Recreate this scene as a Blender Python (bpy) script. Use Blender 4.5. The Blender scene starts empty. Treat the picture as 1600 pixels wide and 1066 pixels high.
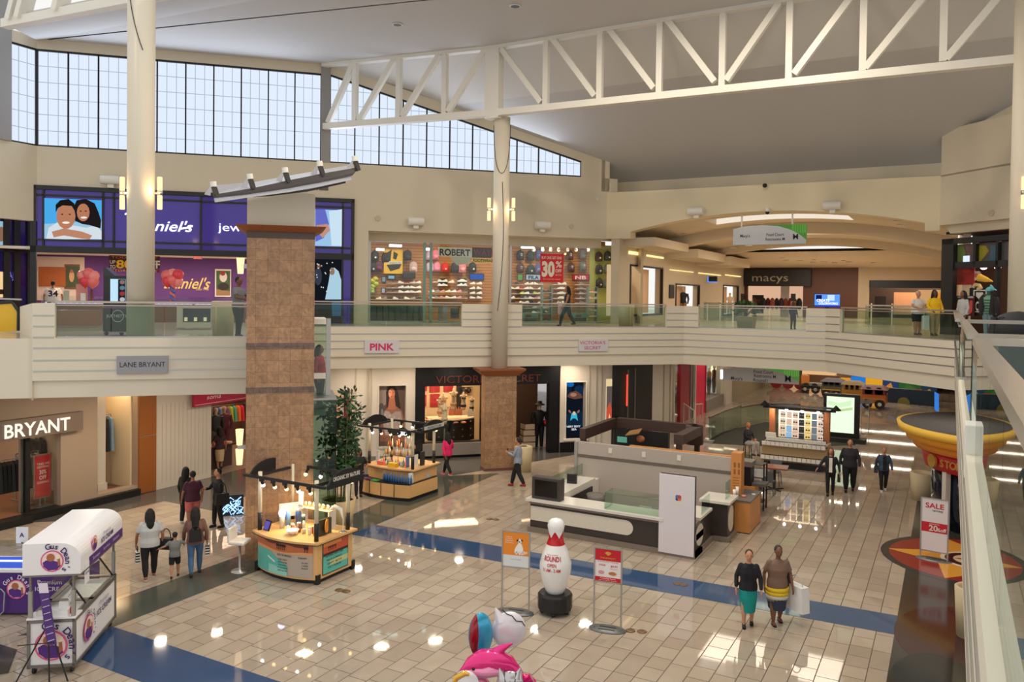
import bpy,bmesh,math,random
from mathutils import Vector,Matrix
random.seed(7)
scn=bpy.context.scene
C=scn.collection
S2=math.sqrt(.5)
# ---------- camera (calibrated from vanishing points) ----------
CF,CCX,CCY,EYE=1250.,800.,487.,6.75
_yaw=math.atan(686/1250);_pit=-math.atan(.02);_rol=.0125
_fw=Vector((-math.sin(_yaw)*math.cos(_pit),math.cos(_yaw)*math.cos(_pit),math.sin(_pit)))
_r0=Vector((math.cos(_yaw),math.sin(_yaw),0));_u0=_r0 .cross(_fw)
_rt=math.cos(_rol)*_r0+math.sin(_rol)*_u0
_up=-math.sin(_rol)*_r0+math.cos(_rol)*_u0
def ray(u,v):return _fw+(u-CCX)/CF*_rt-(v-CCY)/CF*_up
def at(u,v,z=None,y=None,x=None):
 """point of the place that the photograph shows at pixel u, v, on a known plane"""
 r=ray(u,v)
 t=(z-EYE)/r.z if z is not None else y/r.y if y is not None else x/r.x
 return Vector((r.x*t,r.y*t,EYE+r.z*t))
def depth(p):return(Vector(p)-Vector((0,0,EYE))).dot(_fw)
cam_d=bpy.data.cameras.new('camera');cam=bpy.data.objects.new('camera',cam_d);C.objects.link(cam)
cam.matrix_world=Matrix(((_rt.x,_up.x,-_fw.x,0),(_rt.y,_up.y,-_fw.y,0),(_rt.z,_up.z,-_fw.z,EYE),(0,0,0,1)))
cam_d.sensor_width=36;cam_d.lens=CF/1600*36;cam_d.shift_y=-46/1600
cam_d.clip_start=.05;cam_d.clip_end=300
scn.camera=cam
class Fr:
 """wall frame: a runs along the wall to the viewer's right, d out towards the viewer, z up"""
 def __init__(s,o,ang):
  s.o=Vector((o[0],o[1],0));a=math.radians(ang);s.ang=a
  s.t=Vector((math.cos(a),math.sin(a),0));s.n=Vector((math.sin(a),-math.cos(a),0))
 def P(s,a,d,z):return s.o+s.t*a+s.n*d+Vector((0,0,z))
 def px(s,u,v,d=0):
  r=ray(u,v);k=(s.o+s.n*d).dot(s.n)/r.dot(s.n)
  return Vector((r.x*k,r.y*k,EYE+r.z*k))
 def sz(s,u,v,d=0):
  p=s.px(u,v,d);return(p-s.o).dot(s.t),p.z
 def back(s,d):return Fr(s.o-s.n*d,math.degrees(s.ang))
def F45(n):return Fr((-n*S2,n*S2),45)
# ---------- materials ----------
def lin(c):c=c/255;return c/12.92 if c<=.04045 else((c+.055)/1.055)**2.4
def rgb(c):return tuple(lin(x) for x in c)+(1,)
_mats={}
def mat(name,c,rough=.6,metal=0,spec=.5,noise=0,nscale=8,emit=0,coat=0):
 if name in _mats:return _mats[name]
 m=bpy.data.materials.new(name);m.use_nodes=True;nt=m.node_tree
 b=nt.nodes['Principled BSDF']
 b.inputs['Base Color'].default_value=rgb(c);b.inputs['Roughness'].default_value=rough
 b.inputs['Metallic'].default_value=metal;b.inputs['Specular IOR Level'].default_value=spec
 if coat:b.inputs['Coat Weight'].default_value=coat;b.inputs['Coat Roughness'].default_value=.06
 if emit:b.inputs['Emission Color'].default_value=rgb(c);b.inputs['Emission Strength'].default_value=emit
 if noise:
  tc=nt.nodes.new('ShaderNodeTexCoord');nz=nt.nodes.new('ShaderNodeTexNoise');nz.inputs['Scale'].default_value=nscale
  nz.inputs['Detail'].default_value=5
  hs=nt.nodes.new('ShaderNodeHueSaturation');hs.inputs['Color'].default_value=rgb(c)
  mr=nt.nodes.new('ShaderNodeMapRange');mr.inputs['To Min'].default_value=1-noise;mr.inputs['To Max'].default_value=1+noise
  nt.links.new(tc.outputs['Object'],nz.inputs['Vector']);nt.links.new(nz.outputs['Fac'],mr.inputs['Value'])
  nt.links.new(mr.outputs['Result'],hs.inputs['Value']);nt.links.new(hs.outputs['Color'],b.inputs['Base Color'])
 _mats[name]=m;return m
def col(c,rough=.6,**k):
 """plain paint / fabric of that colour"""
 return mat('paint_%02x%02x%02x_%d'%(*c,int(rough*100)),c,rough,**k)
def glow(name,c,s):
 if name in _mats:return _mats[name]
 m=bpy.data.materials.new(name);m.use_nodes=True;nt=m.node_tree;nt.nodes.clear()
 e=nt.nodes.new('ShaderNodeEmission');e.inputs['Color'].default_value=rgb(c);e.inputs['Strength'].default_value=s
 o=nt.nodes.new('ShaderNodeOutputMaterial');nt.links.new(e.outputs[0],o.inputs['Surface'])
 _mats[name]=m;return m
def screen(c,s=1.):return glow('screen_%02x%02x%02x_%d'%(*c,int(s*100)),c,s)
def glass(name,tint=(225,240,232),refl=1.,rough=.01):
 if name in _mats:return _mats[name]
 m=bpy.data.materials.new(name);m.use_nodes=True;nt=m.node_tree;nt.nodes.clear()
 tr=nt.nodes.new('ShaderNodeBsdfTransparent');tr.inputs['Color'].default_value=rgb(tint)
 gl=nt.nodes.new('ShaderNodeBsdfGlossy');gl.inputs['Roughness'].default_value=rough
 ge=nt.nodes.new('ShaderNodeNewGeometry');dp=nt.nodes.new('ShaderNodeVectorMath');dp.operation='DOT_PRODUCT'
 nt.links.new(ge.outputs['Incoming'],dp.inputs[0]);nt.links.new(ge.outputs['Normal'],dp.inputs[1]);ch=dp.outputs['Value']
 for op,v in(('ABSOLUTE',None),('SUBTRACT',1),('POWER',5),('MULTIPLY_ADD',.95)):
  q=nt.nodes.new('ShaderNodeMath');q.operation=op
  nt.links.new(ch,q.inputs[1 if op=='SUBTRACT' else 0])
  if op=='SUBTRACT':q.inputs[0].default_value=v
  elif v is not None:q.inputs[1].default_value=v
  if op=='MULTIPLY_ADD':q.inputs[2].default_value=.045
  ch=q.outputs[0]
 mu=nt.nodes.new('ShaderNodeMath');mu.operation='MULTIPLY';mu.inputs[1].default_value=refl;mu.use_clamp=True
 mx=nt.nodes.new('ShaderNodeMixShader');o=nt.nodes.new('ShaderNodeOutputMaterial')
 nt.links.new(ch,mu.inputs[0]);nt.links.new(mu.outputs[0],mx.inputs[0])
 nt.links.new(tr.outputs[0],mx.inputs[1]);nt.links.new(gl.outputs[0],mx.inputs[2]);nt.links.new(mx.outputs[0],o.inputs['Surface'])
 _mats[name]=m;return m
# ---------- mesh building ----------
_root={}
def _rootm(o):
 while o.parent:o=o.parent
 return _root.get(o.name,Matrix())
class MB:
 def __init__(s):s.v=[];s.f=[];s.fm=[];s.mats=[];s.sm=[];s.cut=[]
 def _mi(s,m):
  if m is None:return 0
  if m not in s.mats:s.mats.append(m)
  return s.mats.index(m)
 def add(s,vs,fs,m=None,smooth=False):
  b=len(s.v);s.cut.append((b,len(s.f)));s.v+=[Vector(p) for p in vs];k=s._mi(m)
  for f in fs:s.f.append([b+i for i in f]);s.fm.append(k);s.sm.append(smooth)
  return s
 def poly(s,pts,m=None):return s.add(pts,[list(range(len(pts)))],m)
 def hexa(s,p,m=None):
  return s.add(p,[(3,2,1,0),(4,5,6,7),(0,1,5,4),(1,2,6,5),(2,3,7,6),(3,0,4,7)],m)
 def box(s,x0,x1,y0,y1,z0,z1,m=None):
  return s.hexa([(x0,y0,z0),(x1,y0,z0),(x1,y1,z0),(x0,y1,z0),(x0,y0,z1),(x1,y0,z1),(x1,y1,z1),(x0,y1,z1)],m)
 def cbox(s,c,sx,sy,sz,rz=0,m=None):
  R=Matrix.Rotation(rz,3,'Z');q=[R@Vector((a*sx/2,b*sy/2,0))+Vector(c) for a,b in((-1,-1),(1,-1),(1,1),(-1,1))]
  return s.hexa(q+[p+Vector((0,0,sz)) for p in q],m)
 def fbox(s,f,a0,a1,d0,d1,z0,z1,m=None):
  q=[(a0,d1),(a1,d1),(a1,d0),(a0,d0)]
  return s.hexa([f.P(a,d,z0) for a,d in q]+[f.P(a,d,z1) for a,d in q],m)
 def prism(s,pts,vec,m=None,ms=None):
  n=len(pts);vec=Vector(vec);P=[Vector(p) for p in pts];k=len(s.cut)
  s.add(P+[p+vec for p in P],[list(range(n))[::-1],[n+i for i in range(n)]],m)
  s.add(P+[p+vec for p in P],[(i,(i+1)%n,n+(i+1)%n,n+i) for i in range(n)],ms or m);del s.cut[k+1:];return s
 def fpoly(s,f,pts,d0,d1,m=None):
  return s.prism([f.P(a,d0,z) for a,z in pts],f.n*(d1-d0),m)
 def wallholes(s,f,a0,a1,z0,z1,holes,d0,d1,m=None):
  """wall slab with rectangular holes (a0,a1,z0,z1)"""
  A=sorted({a0,a1,*[h[0] for h in holes],*[h[1] for h in holes]});Z=sorted({z0,z1,*[h[2] for h in holes],*[h[3] for h in holes]})
  for i in range(len(A)-1):
   run=None
   for j in range(len(Z)-1):
    ca,cz=(A[i]+A[i+1])/2,(Z[j]+Z[j+1])/2
    solid=not any(h[0]<ca<h[1] and h[2]<cz<h[3] for h in holes)
    if solid:run=[run[0] if run else Z[j],Z[j+1]]
    if(not solid or j==len(Z)-2) and run:
     s.fbox(f,A[i],A[i+1],d0,d1,run[0],run[1],m);run=None
  return s
 def tube(s,path,r,n=8,m=None,smooth=True,flat=1.):
  c0=len(s.cut);P=[Vector(p) for p in path];k=len(P);R=r if isinstance(r,(list,tuple)) else[r]*k
  vs=[];t0=(P[1]-P[0]).normalized();u=t0 .orthogonal().normalized()
  if abs(t0 .z)<.9:u=Vector((0,0,1)).cross(t0).normalized()
  for i in range(k):
   t=(P[min(i+1,k-1)]-P[max(i-1,0)]).normalized()
   u=(u-t*u.dot(t)).normalized();w=t.cross(u)
   for j in range(n):
    a=2*math.pi*j/n;vs.append(P[i]+(u*math.cos(a)+w*math.sin(a)*flat)*R[i])
  fs=[(i*n+j,i*n+(j+1)%n,(i+1)*n+(j+1)%n,(i+1)*n+j) for i in range(k-1) for j in range(n)]
  s.add(vs,fs,m,smooth)
  s.add([vs[j] for j in range(n)]+[vs[(k-1)*n+j] for j in range(n)],[list(range(n))[::-1],[n+j for j in range(n)]],m);del s.cut[c0+1:];return s
 def bar(s,p,q,w,h,m=None):
  p,q=Vector(p),Vector(q);t=(q-p).normalized();u=t.cross(Vector((0,0,1)))
  u=Vector((1,0,0)) if u.length<1e-4 else u.normalized();v=u.cross(t)
  c=[-u*w/2-v*h/2,u*w/2-v*h/2,u*w/2+v*h/2,-u*w/2+v*h/2]
  return s.hexa([p+x for x in c]+[q+x for x in c],m)
 def lathe(s,prof,c=(0,0,0),n=20,m=None,smooth=True,sx=1,sy=1,rz=0):
  c=Vector(c);k=len(prof);ca,sa=math.cos(rz),math.sin(rz);vs=[]
  for r,z in prof:
   for j in range(n):
    x,y=r*math.cos(2*math.pi*j/n)*sx,r*math.sin(2*math.pi*j/n)*sy
    vs.append(c+Vector((x*ca-y*sa,x*sa+y*ca,z)))
  s.add(vs,[(i*n+j,i*n+(j+1)%n,(i+1)*n+(j+1)%n,(i+1)*n+j) for i in range(k-1) for j in range(n)],m,smooth)
  caps=([list(range(n))[::-1]] if prof[0][0]>1e-4 else[])+([[(k-1)*n+j for j in range(n)]] if prof[-1][0]>1e-4 else[])
  if caps:b=len(s.v)-k*n;[s.f.append([b+i for i in f]) or s.fm.append(s._mi(m)) or s.sm.append(False) for f in caps]
  return s
 def ell(s,c,r,n=14,k=9,m=None,R=None):
  c=Vector(c);vs=[]
  for i in range(k+1):
   th=math.pi*i/k
   for j in range(n):
    p=Vector((r[0]*math.sin(th)*math.cos(2*math.pi*j/n),r[1]*math.sin(th)*math.sin(2*math.pi*j/n),-r[2]*math.cos(th)))
    vs.append(c+(R@p if R else p))
  return s.add(vs,[(i*n+j,i*n+(j+1)%n,(i+1)*n+(j+1)%n,(i+1)*n+j) for i in range(k) for j in range(n)],m,True)
 def disc(s,c,r,n=24,m=None,nx=None,ny=None,ry=None):
  c=Vector(c);X=Vector(nx or(1,0,0));Y=Vector(ny or(0,1,0));ry=r if ry is None else ry
  return s.poly([c+X*r*math.cos(2*math.pi*j/n)+Y*ry*math.sin(2*math.pi*j/n) for j in range(n)],m)
 def text(s,body,o,X,Y,h,w=None,m=None,dep=.0,bold=0,cen=True,shear=0):
  """lettering: o is the centre (or left) of the baseline, X along the line, Y up, h the cap height, w squeezes to a width"""
  vs,fs,tw=glyphs(body,bold);o=Vector(o);X=Vector(X).normalized();Y=Vector(Y).normalized();N=X.cross(Y)
  k=h/.73;kx=w/tw if w else k;off=tw*kx/2 if cen else 0
  pts=[o+X*(p[0]*kx+shear*p[1]*k-off)+Y*p[1]*k for p in vs]
  if dep:return s.add([p+N*dep for p in pts],fs,m)
  return s.add(pts,fs,m)
 def obj(s,name,m=None,parent=None,smooth=None,bev=0,sep=0):
  if sep or name.endswith('lettering'):
   for k in range(len(s.cut)):
    v0,f0=s.cut[k];v1,f1=s.cut[k+1] if k+1<len(s.cut) else(len(s.v),len(s.f));q=MB()
    q.v=s.v[v0:v1];q.f=[[i-v0 for i in f] for f in s.f[f0:f1]];q.fm=s.fm[f0:f1];q.sm=s.sm[f0:f1];q.mats=s.mats;o=link_mesh(name,q,m,parent)
   return o
  o=link_mesh(name,s,m,parent);return bevel(o,bev) if bev else o
_gl={}
def glyphs(body,bold=0):
 key=(body,bold)
 if key not in _gl:
  cu=bpy.data.curves.new('t','FONT');cu.body=body;cu.resolution_u=3;cu.offset=bold
  o=bpy.data.objects.new('t',cu);C.objects.link(o)
  me=bpy.data.meshes.new_from_object(o.evaluated_get(bpy.context.evaluated_depsgraph_get()))
  vs=[v.co.copy() for v in me.vertices];x0=min((v.x for v in vs),default=0);x1=max((v.x for v in vs),default=1)
  for v in vs:v.x-=x0
  _gl[key]=(vs,[list(p.vertices) for p in me.polygons],max(x1-x0,1e-3))
  bpy.data.objects.remove(o);bpy.data.curves.remove(cu);bpy.data.meshes.remove(me)
 return _gl[key]
def link_mesh(name,mb,m=None,parent=None):
 me=bpy.data.meshes.new(name)
 inv=_rootm(parent).inverted() if parent else Matrix()
 me.from_pydata([inv@v for v in mb.v],[],mb.f)
 ms=mb.mats or[]
 if m is not None and not ms:ms=[m]
 for x in ms:me.materials.append(x)
 for p,k,q in zip(me.polygons,mb.fm,mb.sm):p.material_index=k;p.use_smooth=q
 me.validate();
 o=bpy.data.objects.new(name,me);C.objects.link(o)
 if parent:o.parent=parent
 return o
def bevel(o,w):
 b=o.modifiers.new('bevel','BEVEL');b.width=w;b.segments=2;b.limit_method='ANGLE';return o
def tag(o,label,cat,group=None,kind=None):
 o['label']=label;o['category']=cat
 if group:o['group']=group
 if kind:o['kind']=kind
 return o
def single(name,mb,m,label,cat,group=None,kind=None,bev=0):
 """a thing that is one mesh; origin at its base"""
 xs=[v.x for v in mb.v];ys=[v.y for v in mb.v];zs=[v.z for v in mb.v]
 c=Vector(((min(xs)+max(xs))/2,(min(ys)+max(ys))/2,min(zs)));mb.v=[v-c for v in mb.v]
 o=link_mesh(name,mb,m);o.location=c;_root[o.name]=Matrix.Translation(c);tag(o,label,cat,group,kind)
 return bevel(o,bev) if bev else o
def thing(name,label,cat,loc=(0,0,0),rz=0,group=None):
 o=bpy.data.objects.new(name,None);C.objects.link(o);o.empty_display_size=.1
 o.location=loc;o.rotation_euler=(0,0,rz)
 _root[o.name]=Matrix.Translation(loc)@Matrix.Rotation(rz,4,'Z');return tag(o,label,cat,group)
def struct(name,mb,m=None,label=None,cat=None,parent=None):
 if parent:return link_mesh(name,mb,m,parent)
 return single(name,mb,m,label,cat or name.split('_')[0],kind='structure')
def kids(o):return[c for c in C.objects if c.parent==o]
_kids={}
def dup(o,loc,rz=0,label=None,group=None,sc=None):
 """copy of a thing with its parts and sub-parts"""
 r=o.copy();C.objects.link(r);r.location=loc;r.rotation_euler=(0,0,rz)
 if sc:r.scale=(sc,sc,sc)
 if label:r['label']=label
 if group:r['group']=group
 if o.name not in _kids:_kids[o.name]=[(c,kids(c)) for c in kids(o)]
 for c,gs in _kids[o.name]:
  d=c.copy();C.objects.link(d);d.parent=r
  for g in gs:e=g.copy();C.objects.link(e);e.parent=d
 return r
def area(name,p,sx,sy,power,c=(255,244,225),rot=(0,0,0),spread=None):
 l=bpy.data.lights.new(name,'AREA');l.shape='RECTANGLE';l.size=sx;l.size_y=sy;l.energy=power;l.color=rgb(c)[:3]
 o=bpy.data.objects.new(name,l);C.objects.link(o);o.location=p;o.rotation_euler=rot;return o
# ---------- setting materials ----------
def floor_material():
 m=bpy.data.materials.new('stone_tile_floor');m.use_nodes=True;nt=m.node_tree;N=nt.nodes;L=nt.links
 b=N['Principled BSDF'];g=N.new('ShaderNodeNewGeometry');sp=N.new('ShaderNodeSeparateXYZ');cb=N.new('ShaderNodeCombineXYZ')
 L.new(g.outputs['Position'],sp.inputs[0]);L.new(sp.outputs['Y'],cb.inputs['X']);L.new(sp.outputs['X'],cb.inputs['Y'])
 br=N.new('ShaderNodeTexBrick');L.new(cb.outputs[0],br.inputs['Vector'])
 br.offset=.43;br.offset_frequency=2;br.squash=.58;br.squash_frequency=2
 for k,v in(('Scale',1),('Brick Width',.84),('Row Height',.4),('Mortar Size',.009),('Mortar Smooth',.2),('Bias',0)):br.inputs[k].default_value=v
 br.inputs['Color1'].default_value=rgb((190,176,158));br.inputs['Color2'].default_value=rgb((174,159,142));br.inputs['Mortar'].default_value=rgb((88,74,60))
 nz=N.new('ShaderNodeTexNoise');nz.inputs['Scale'].default_value=2.2;nz.inputs['Detail'].default_value=6;L.new(g.outputs['Position'],nz.inputs['Vector'])
 mr=N.new('ShaderNodeMapRange');mr.inputs['To Min'].default_value=.84;mr.inputs['To Max'].default_value=1.02;L.new(nz.outputs['Fac'],mr.inputs['Value'])
 hs=N.new('ShaderNodeHueSaturation');L.new(br.outputs['Color'],hs.inputs['Color']);L.new(mr.outputs['Result'],hs.inputs['Value']);L.new(hs.outputs['Color'],b.inputs['Base Color'])
 rr=N.new('ShaderNodeMapRange');rr.inputs['To Min'].default_value=.035;rr.inputs['To Max'].default_value=.55;L.new(br.outputs['Fac'],rr.inputs['Value']);L.new(rr.outputs['Result'],b.inputs['Roughness'])
 bu=N.new('ShaderNodeBump');bu.inputs['Strength'].default_value=.15;bu.inputs['Distance'].default_value=.004;bu.invert=True
 L.new(br.outputs['Fac'],bu.inputs['Height']);L.new(bu.outputs[0],b.inputs['Normal'])
 b.inputs['Specular IOR Level'].default_value=.6
 return m
def tilewall_material(name,w,h,c1,c2,mo,strip=None):
 """square stone cladding: courses by height and by the running length x - y or x + y"""
 m=bpy.data.materials.new(name);m.use_nodes=True;nt=m.node_tree;N=nt.nodes;L=nt.links;b=N['Principled BSDF']
 g=N.new('ShaderNodeNewGeometry');sp=N.new('ShaderNodeSeparateXYZ');cb=N.new('ShaderNodeCombineXYZ');ad=N.new('ShaderNodeMath');ad.operation='ADD'
 L.new(g.outputs['Position'],sp.inputs[0]);L.new(sp.outputs['X'],ad.inputs[0]);L.new(sp.outputs['Y'],ad.inputs[1])
 mu=N.new('ShaderNodeMath');mu.operation='MULTIPLY';mu.inputs[1].default_value=S2;L.new(ad.outputs[0],mu.inputs[0]);L.new(mu.outputs[0],cb.inputs['X']);L.new(sp.outputs['Z'],cb.inputs['Y'])
 br=N.new('ShaderNodeTexBrick');L.new(cb.outputs[0],br.inputs['Vector']);br.offset=0
 for k,v in(('Scale',1),('Brick Width',w),('Row Height',h),('Mortar Size',.004),('Bias',0)):br.inputs[k].default_value=v
 for k,v in(('Color1',c1),('Color2',c2),('Mortar',mo)):br.inputs[k].default_value=rgb(v)
 nz=N.new('ShaderNodeTexNoise');nz.inputs['Scale'].default_value=7;nz.inputs['Detail'].default_value=8;nz.inputs['Distortion'].default_value=1.2;L.new(g.outputs['Position'],nz.inputs['Vector'])
 mr=N.new('ShaderNodeMapRange');mr.inputs['From Min'].default_value=.3;mr.inputs['From Max'].default_value=.7;mr.inputs['To Min'].default_value=.72;mr.inputs['To Max'].default_value=1.22;L.new(nz.outputs['Fac'],mr.inputs['Value'])
 hs=N.new('ShaderNodeHueSaturation');L.new(br.outputs['Color'],hs.inputs['Color']);L.new(mr.outputs['Result'],hs.inputs['Value']);L.new(hs.outputs['Color'],b.inputs['Base Color'])
 b.inputs['Roughness'].default_value=.45;return m
FLOOR=floor_material()
BEIGE=mat('beige_wall_paint',(214,202,178),.75,noise=.02,nscale=1.5)
CREAM=mat('cream_fascia_paint',(220,211,192),.65,noise=.015,nscale=2)
CEIL=mat('ceiling_paint',(194,192,190),.85,noise=.015,nscale=.8)
WHITE=mat('white_steel_paint',(226,222,212),.5,noise=.015)
STEEL=mat('brushed_steel',(176,174,170),.32,metal=.85,noise=.05,nscale=30)
RAILM=mat('handrail_metal',(178,168,156),.3,metal=.6,noise=.06,nscale=18)
BLACKM=mat('black_metal',(22,22,24),.45)
DARK=mat('dark_stone_floor',(64,62,56),.12,noise=.14,nscale=3)
GREENST=mat('green_grey_stone',(82,86,78),.1,noise=.12,nscale=2.2)
BLUEST=mat('blue_floor_tile',(52,80,118),.06,noise=.1,nscale=2.5)
STONE=tilewall_material('travertine_cladding',.28,.28,(170,132,98),(152,116,86),(122,96,72))
BAND=tilewall_material('slate_band',.15,.3,(116,92,82),(104,84,76),(80,66,60))
COPPER=mat('copper_cap',(150,88,52),.45,metal=.3,noise=.06)
GLASS=glass('clear_glass',(232,242,236),.8)
RAILGL=glass('railing_glass',(222,234,227),1.)
SHOPGL=glass('shop_glass',(244,248,246),.8)
PANE=glow('daylit_panel',(222,234,250),.88)
PLINE=glow('panel_line',(186,197,214),.66)
WARM=glow('warm_light',(255,226,180),5.)
COOL=glow('cool_light',(250,250,255),6.)
Z2,ZF,RT=5.49,3.95,6.47
U=F45(34.3);P_=F45(30.3);L_=F45(23.2);Q_=Fr((0,33),0);R_=Fr((-4.2,33),-45);PORT=Fr((0,34.5),0);RW=Fr((-.44,34.5),-45)
NR=Fr((.2,0),90)
# ---------- floors ----------
b=MB();b.poly([(-60,-2,0),(16,-2,0),(16,90,0),(-60,90,0)],FLOOR)
struct('floor',b,label='polished beige stone tile floor of the mall atrium',cat='floor')
def inlay(name,pts,m,label,z=.004):
 return struct('floor_'+name,MB().prism([(x,y,.0005) for x,y in pts],(0,0,z),m),label=label,cat='floor inlay')
inlay('blue_band',[(-14.6,17.4),(-.87,17.8),(-.87,18.9),(-14.6,18.5)],BLUEST,'blue tile band crossing the floor between the counter kiosk and the bowling pin')
inlay('blue_band',[(-15.2,8.95),(-2,8.95),(-2,10.15),(-14.6,10.15)],BLUEST,'blue tile band at the foot of the white ice cream cart')
inlay('green_band',[(-15.8,8.95),(-14.6,10.15),(-14.6,17.4),(-14.6,18.5),(-14.9,26.3),(-16.6,24.6),(-15.85,18.6)],GREENST,'dark green stone band running past the tall tiled pillar')
inlay('dark_border',[(-.87,0),(-.87,34),(9,34),(9,0)],DARK,'dark stone floor border under the right hand balcony')
inlay('shop_border',[(-22.06,17.1),(-22.2,14.4),(-30,8),(-32,18),(-22,24.5),(-14.5,33.5),(-13.2,33),(-16.2,25),(-16.6,24.6),(-21,20.5),(-19.6,17.1)],mat('grey_stone_border',(88,86,84),.14,noise=.12,nscale=2),'grey stone floor border along the lower shop fronts',.003)
inlay('dark_corner',[(-15.2,8.6),(-14.4,8.0),(-16,5),(-20,5),(-20,8.3)],DARK,'dark stone corner of floor behind the ice cream cart')
STC=(.6,23.9)
def star(c,r0,r1,n=5,a0=math.pi):return[(c[0]+(r0 if k%2==0 else r1)*math.cos(a0+math.pi*k/n),c[1]+(r0 if k%2==0 else r1)*math.sin(a0+math.pi*k/n)) for k in range(2*n)]
b=MB();cir=lambda r,n=40:[(STC[0]+r*math.cos(2*math.pi*k/n),STC[1]+r*math.sin(2*math.pi*k/n)) for k in range(n)]
for k,(pts,c) in enumerate([(cir(2.15),(60,58,56)),(cir(1.95),(146,52,42)),(star(STC,1.95,.95),(222,160,62)),(cir(.72),(232,220,196)),(cir(.62),(84,38,34)),(cir(.42),(236,206,170)),(star(STC,.4,.16),(150,52,44))]):
 b.prism([(x,y,.003) for x,y in pts],(0,0,.004+.002*k),col(c,.15))
struct('floor_star_medallion',b,label='round red floor medallion with a yellow star',cat='floor inlay')
b=MB();c2=(.45,18.2)
b.prism([(c2[0]+1.35*math.cos(k*math.pi/18),c2[1]+1.9*math.sin(k*math.pi/18),.003) for k in range(36)],(0,0,.005),col((66,40,40),.1))
b.prism([(-.1+.75*math.cos(k*math.pi/14),15.7+1.5*math.sin(k*math.pi/14),.003) for k in range(28)],(0,0,.007),col((38,38,36),.1))
struct('floor_dark_medallion',b,label='dark maroon curved floor inlay beside the star medallion',cat='floor inlay')
LE,PS=.95,1.0
out=[L_.P(-9.3,0,0),L_.P(LE,0,0),P_.P(PS,0,0),Vector((-9.85,33,0)),Vector((-4.2,33,0)),Vector((.2,28.6,0)),Vector((.2,-1,0)),Vector((9,-1,0)),Vector((9,80,0)),Vector((-50,80,0)),Vector((-50,8,0))]
b=MB();b.prism([p+Vector((0,0,ZF)) for p in out],(0,0,Z2-ZF),mat('walkway_tile',(196,180,158),.18,noise=.05,nscale=2),CREAM)
struct('floor_upper',b,label='upper walkway floor slab around the atrium',cat='floor')
# ---------- balcony fascias and railings ----------
def fascia(name,f,a0,a1,zs,label,solid=(),zb=4.4,d=.08,strip=STEEL):
 b=MB();b.fbox(f,a0,a1,0,d,zb,Z2+.01,CREAM)
 for s0,s1 in solid:b.fbox(f,s0,s1,-.12,d,Z2,6.4,CREAM)
 o=struct(name,b,label=label,cat='balcony wall')
 t=MB()
 for z in zs:t.fbox(f,a0+.02,a1-.02,d,d+.012,z-.018,z+.018,strip)
 for s0,s1 in solid:
  for z in(6.09,5.81,5.53):t.fbox(f,s0+.02,s1-.02,d,d+.012,z-.018,z+.018,strip)
 struct('trim',t,parent=o)
 return o
def railing(label,f,a0,a1,n,z0=Z2,posts=True,inner=(),hw=.14,cap=True):
 t=thing('glass_railing',label,'railing',f.P((a0+a1)/2,-.04,z0),0,'glass railings around the atrium')
 MB().fbox(f,a0-.02,a1+.02,-.04-hw/2,-.04+hw/2,RT-.05,RT,RAILM).obj('handrail',None,t)
 MB().fbox(f,a0,a1,-.06,-.02,RT-.13,RT-.1,RAILM).obj('lower_rail',None,t)
 MB().fbox(f,a0,a1,-.07,-.01,z0,z0+.05,STEEL).obj('base_shoe',None,t)
 w=(a1-a0)/n
 for k in range(n):
  MB().fbox(f,a0+k*w+.012,a0+(k+1)*w-.012,-.046,-.034,z0+.05,RT-.12,RAILGL).obj('glass_panel',None,t)
 return t
sa=lambda f,u,v=490,d=0:f.sz(u,v,d)[0]
fascia('balcony_wall',L_,-6.07,LE,(5.25,4.93,4.65),'cream balcony front carrying the grey shop sign with thin dark lettering',[(-6.07,sa(L_,87))])
railing('glass railing in front of the purple jewellery shop',L_,sa(L_,87),LE,5)
fascia('balcony_wall',P_,PS,(-9.85+33)*S2+.0,(5.25,4.98,4.70),'cream balcony front carrying the small pink lettered sign',[(sa(P_,721),sa(P_,815)),(sa(P_,1040),16.37)])
railing('glass railing between the tiled pillar and the round column',P_,PS,sa(P_,721),4)
railing('glass railing below the sneaker shop window with the red poster',P_,sa(P_,815),sa(P_,1040),4)
fascia('balcony_wall',Q_,-9.85,-4.2,(5.25,4.98,4.70),'cream balcony front facing straight out below the arch',[(-9.85,sa(Q_,1092)),(sa(Q_,1260),-4.2)])
railing('glass railing below the big arch',Q_,sa(Q_,1092),sa(Q_,1260),3)
fascia('balcony_wall',R_,0,6.22,(5.25,4.98,4.70),'cream balcony front running down to the near right walkway',[(0,sa(R_,1315))])
railing('glass railing in front of the two women in white and yellow tops',R_,sa(R_,1315),6.1,4)
b=MB();e0=L_.P(-6.07,.08,0);e1=at(31,520,z=Z2);e1=Vector((e1 .x,e1 .y,0));e2=e1+Vector((-.25,-5.5,0));
b.prism([e0+Vector((0,0,3.9)),e1+Vector((0,0,3.75)),e1+Vector((-.6,.4,3.75)),e0+Vector((-.6,.6,3.9))],(0,0,2.5),CREAM)
struct('balcony_wall',b,label='short angled cream wall beside the escalator',cat='balcony wall')
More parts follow.
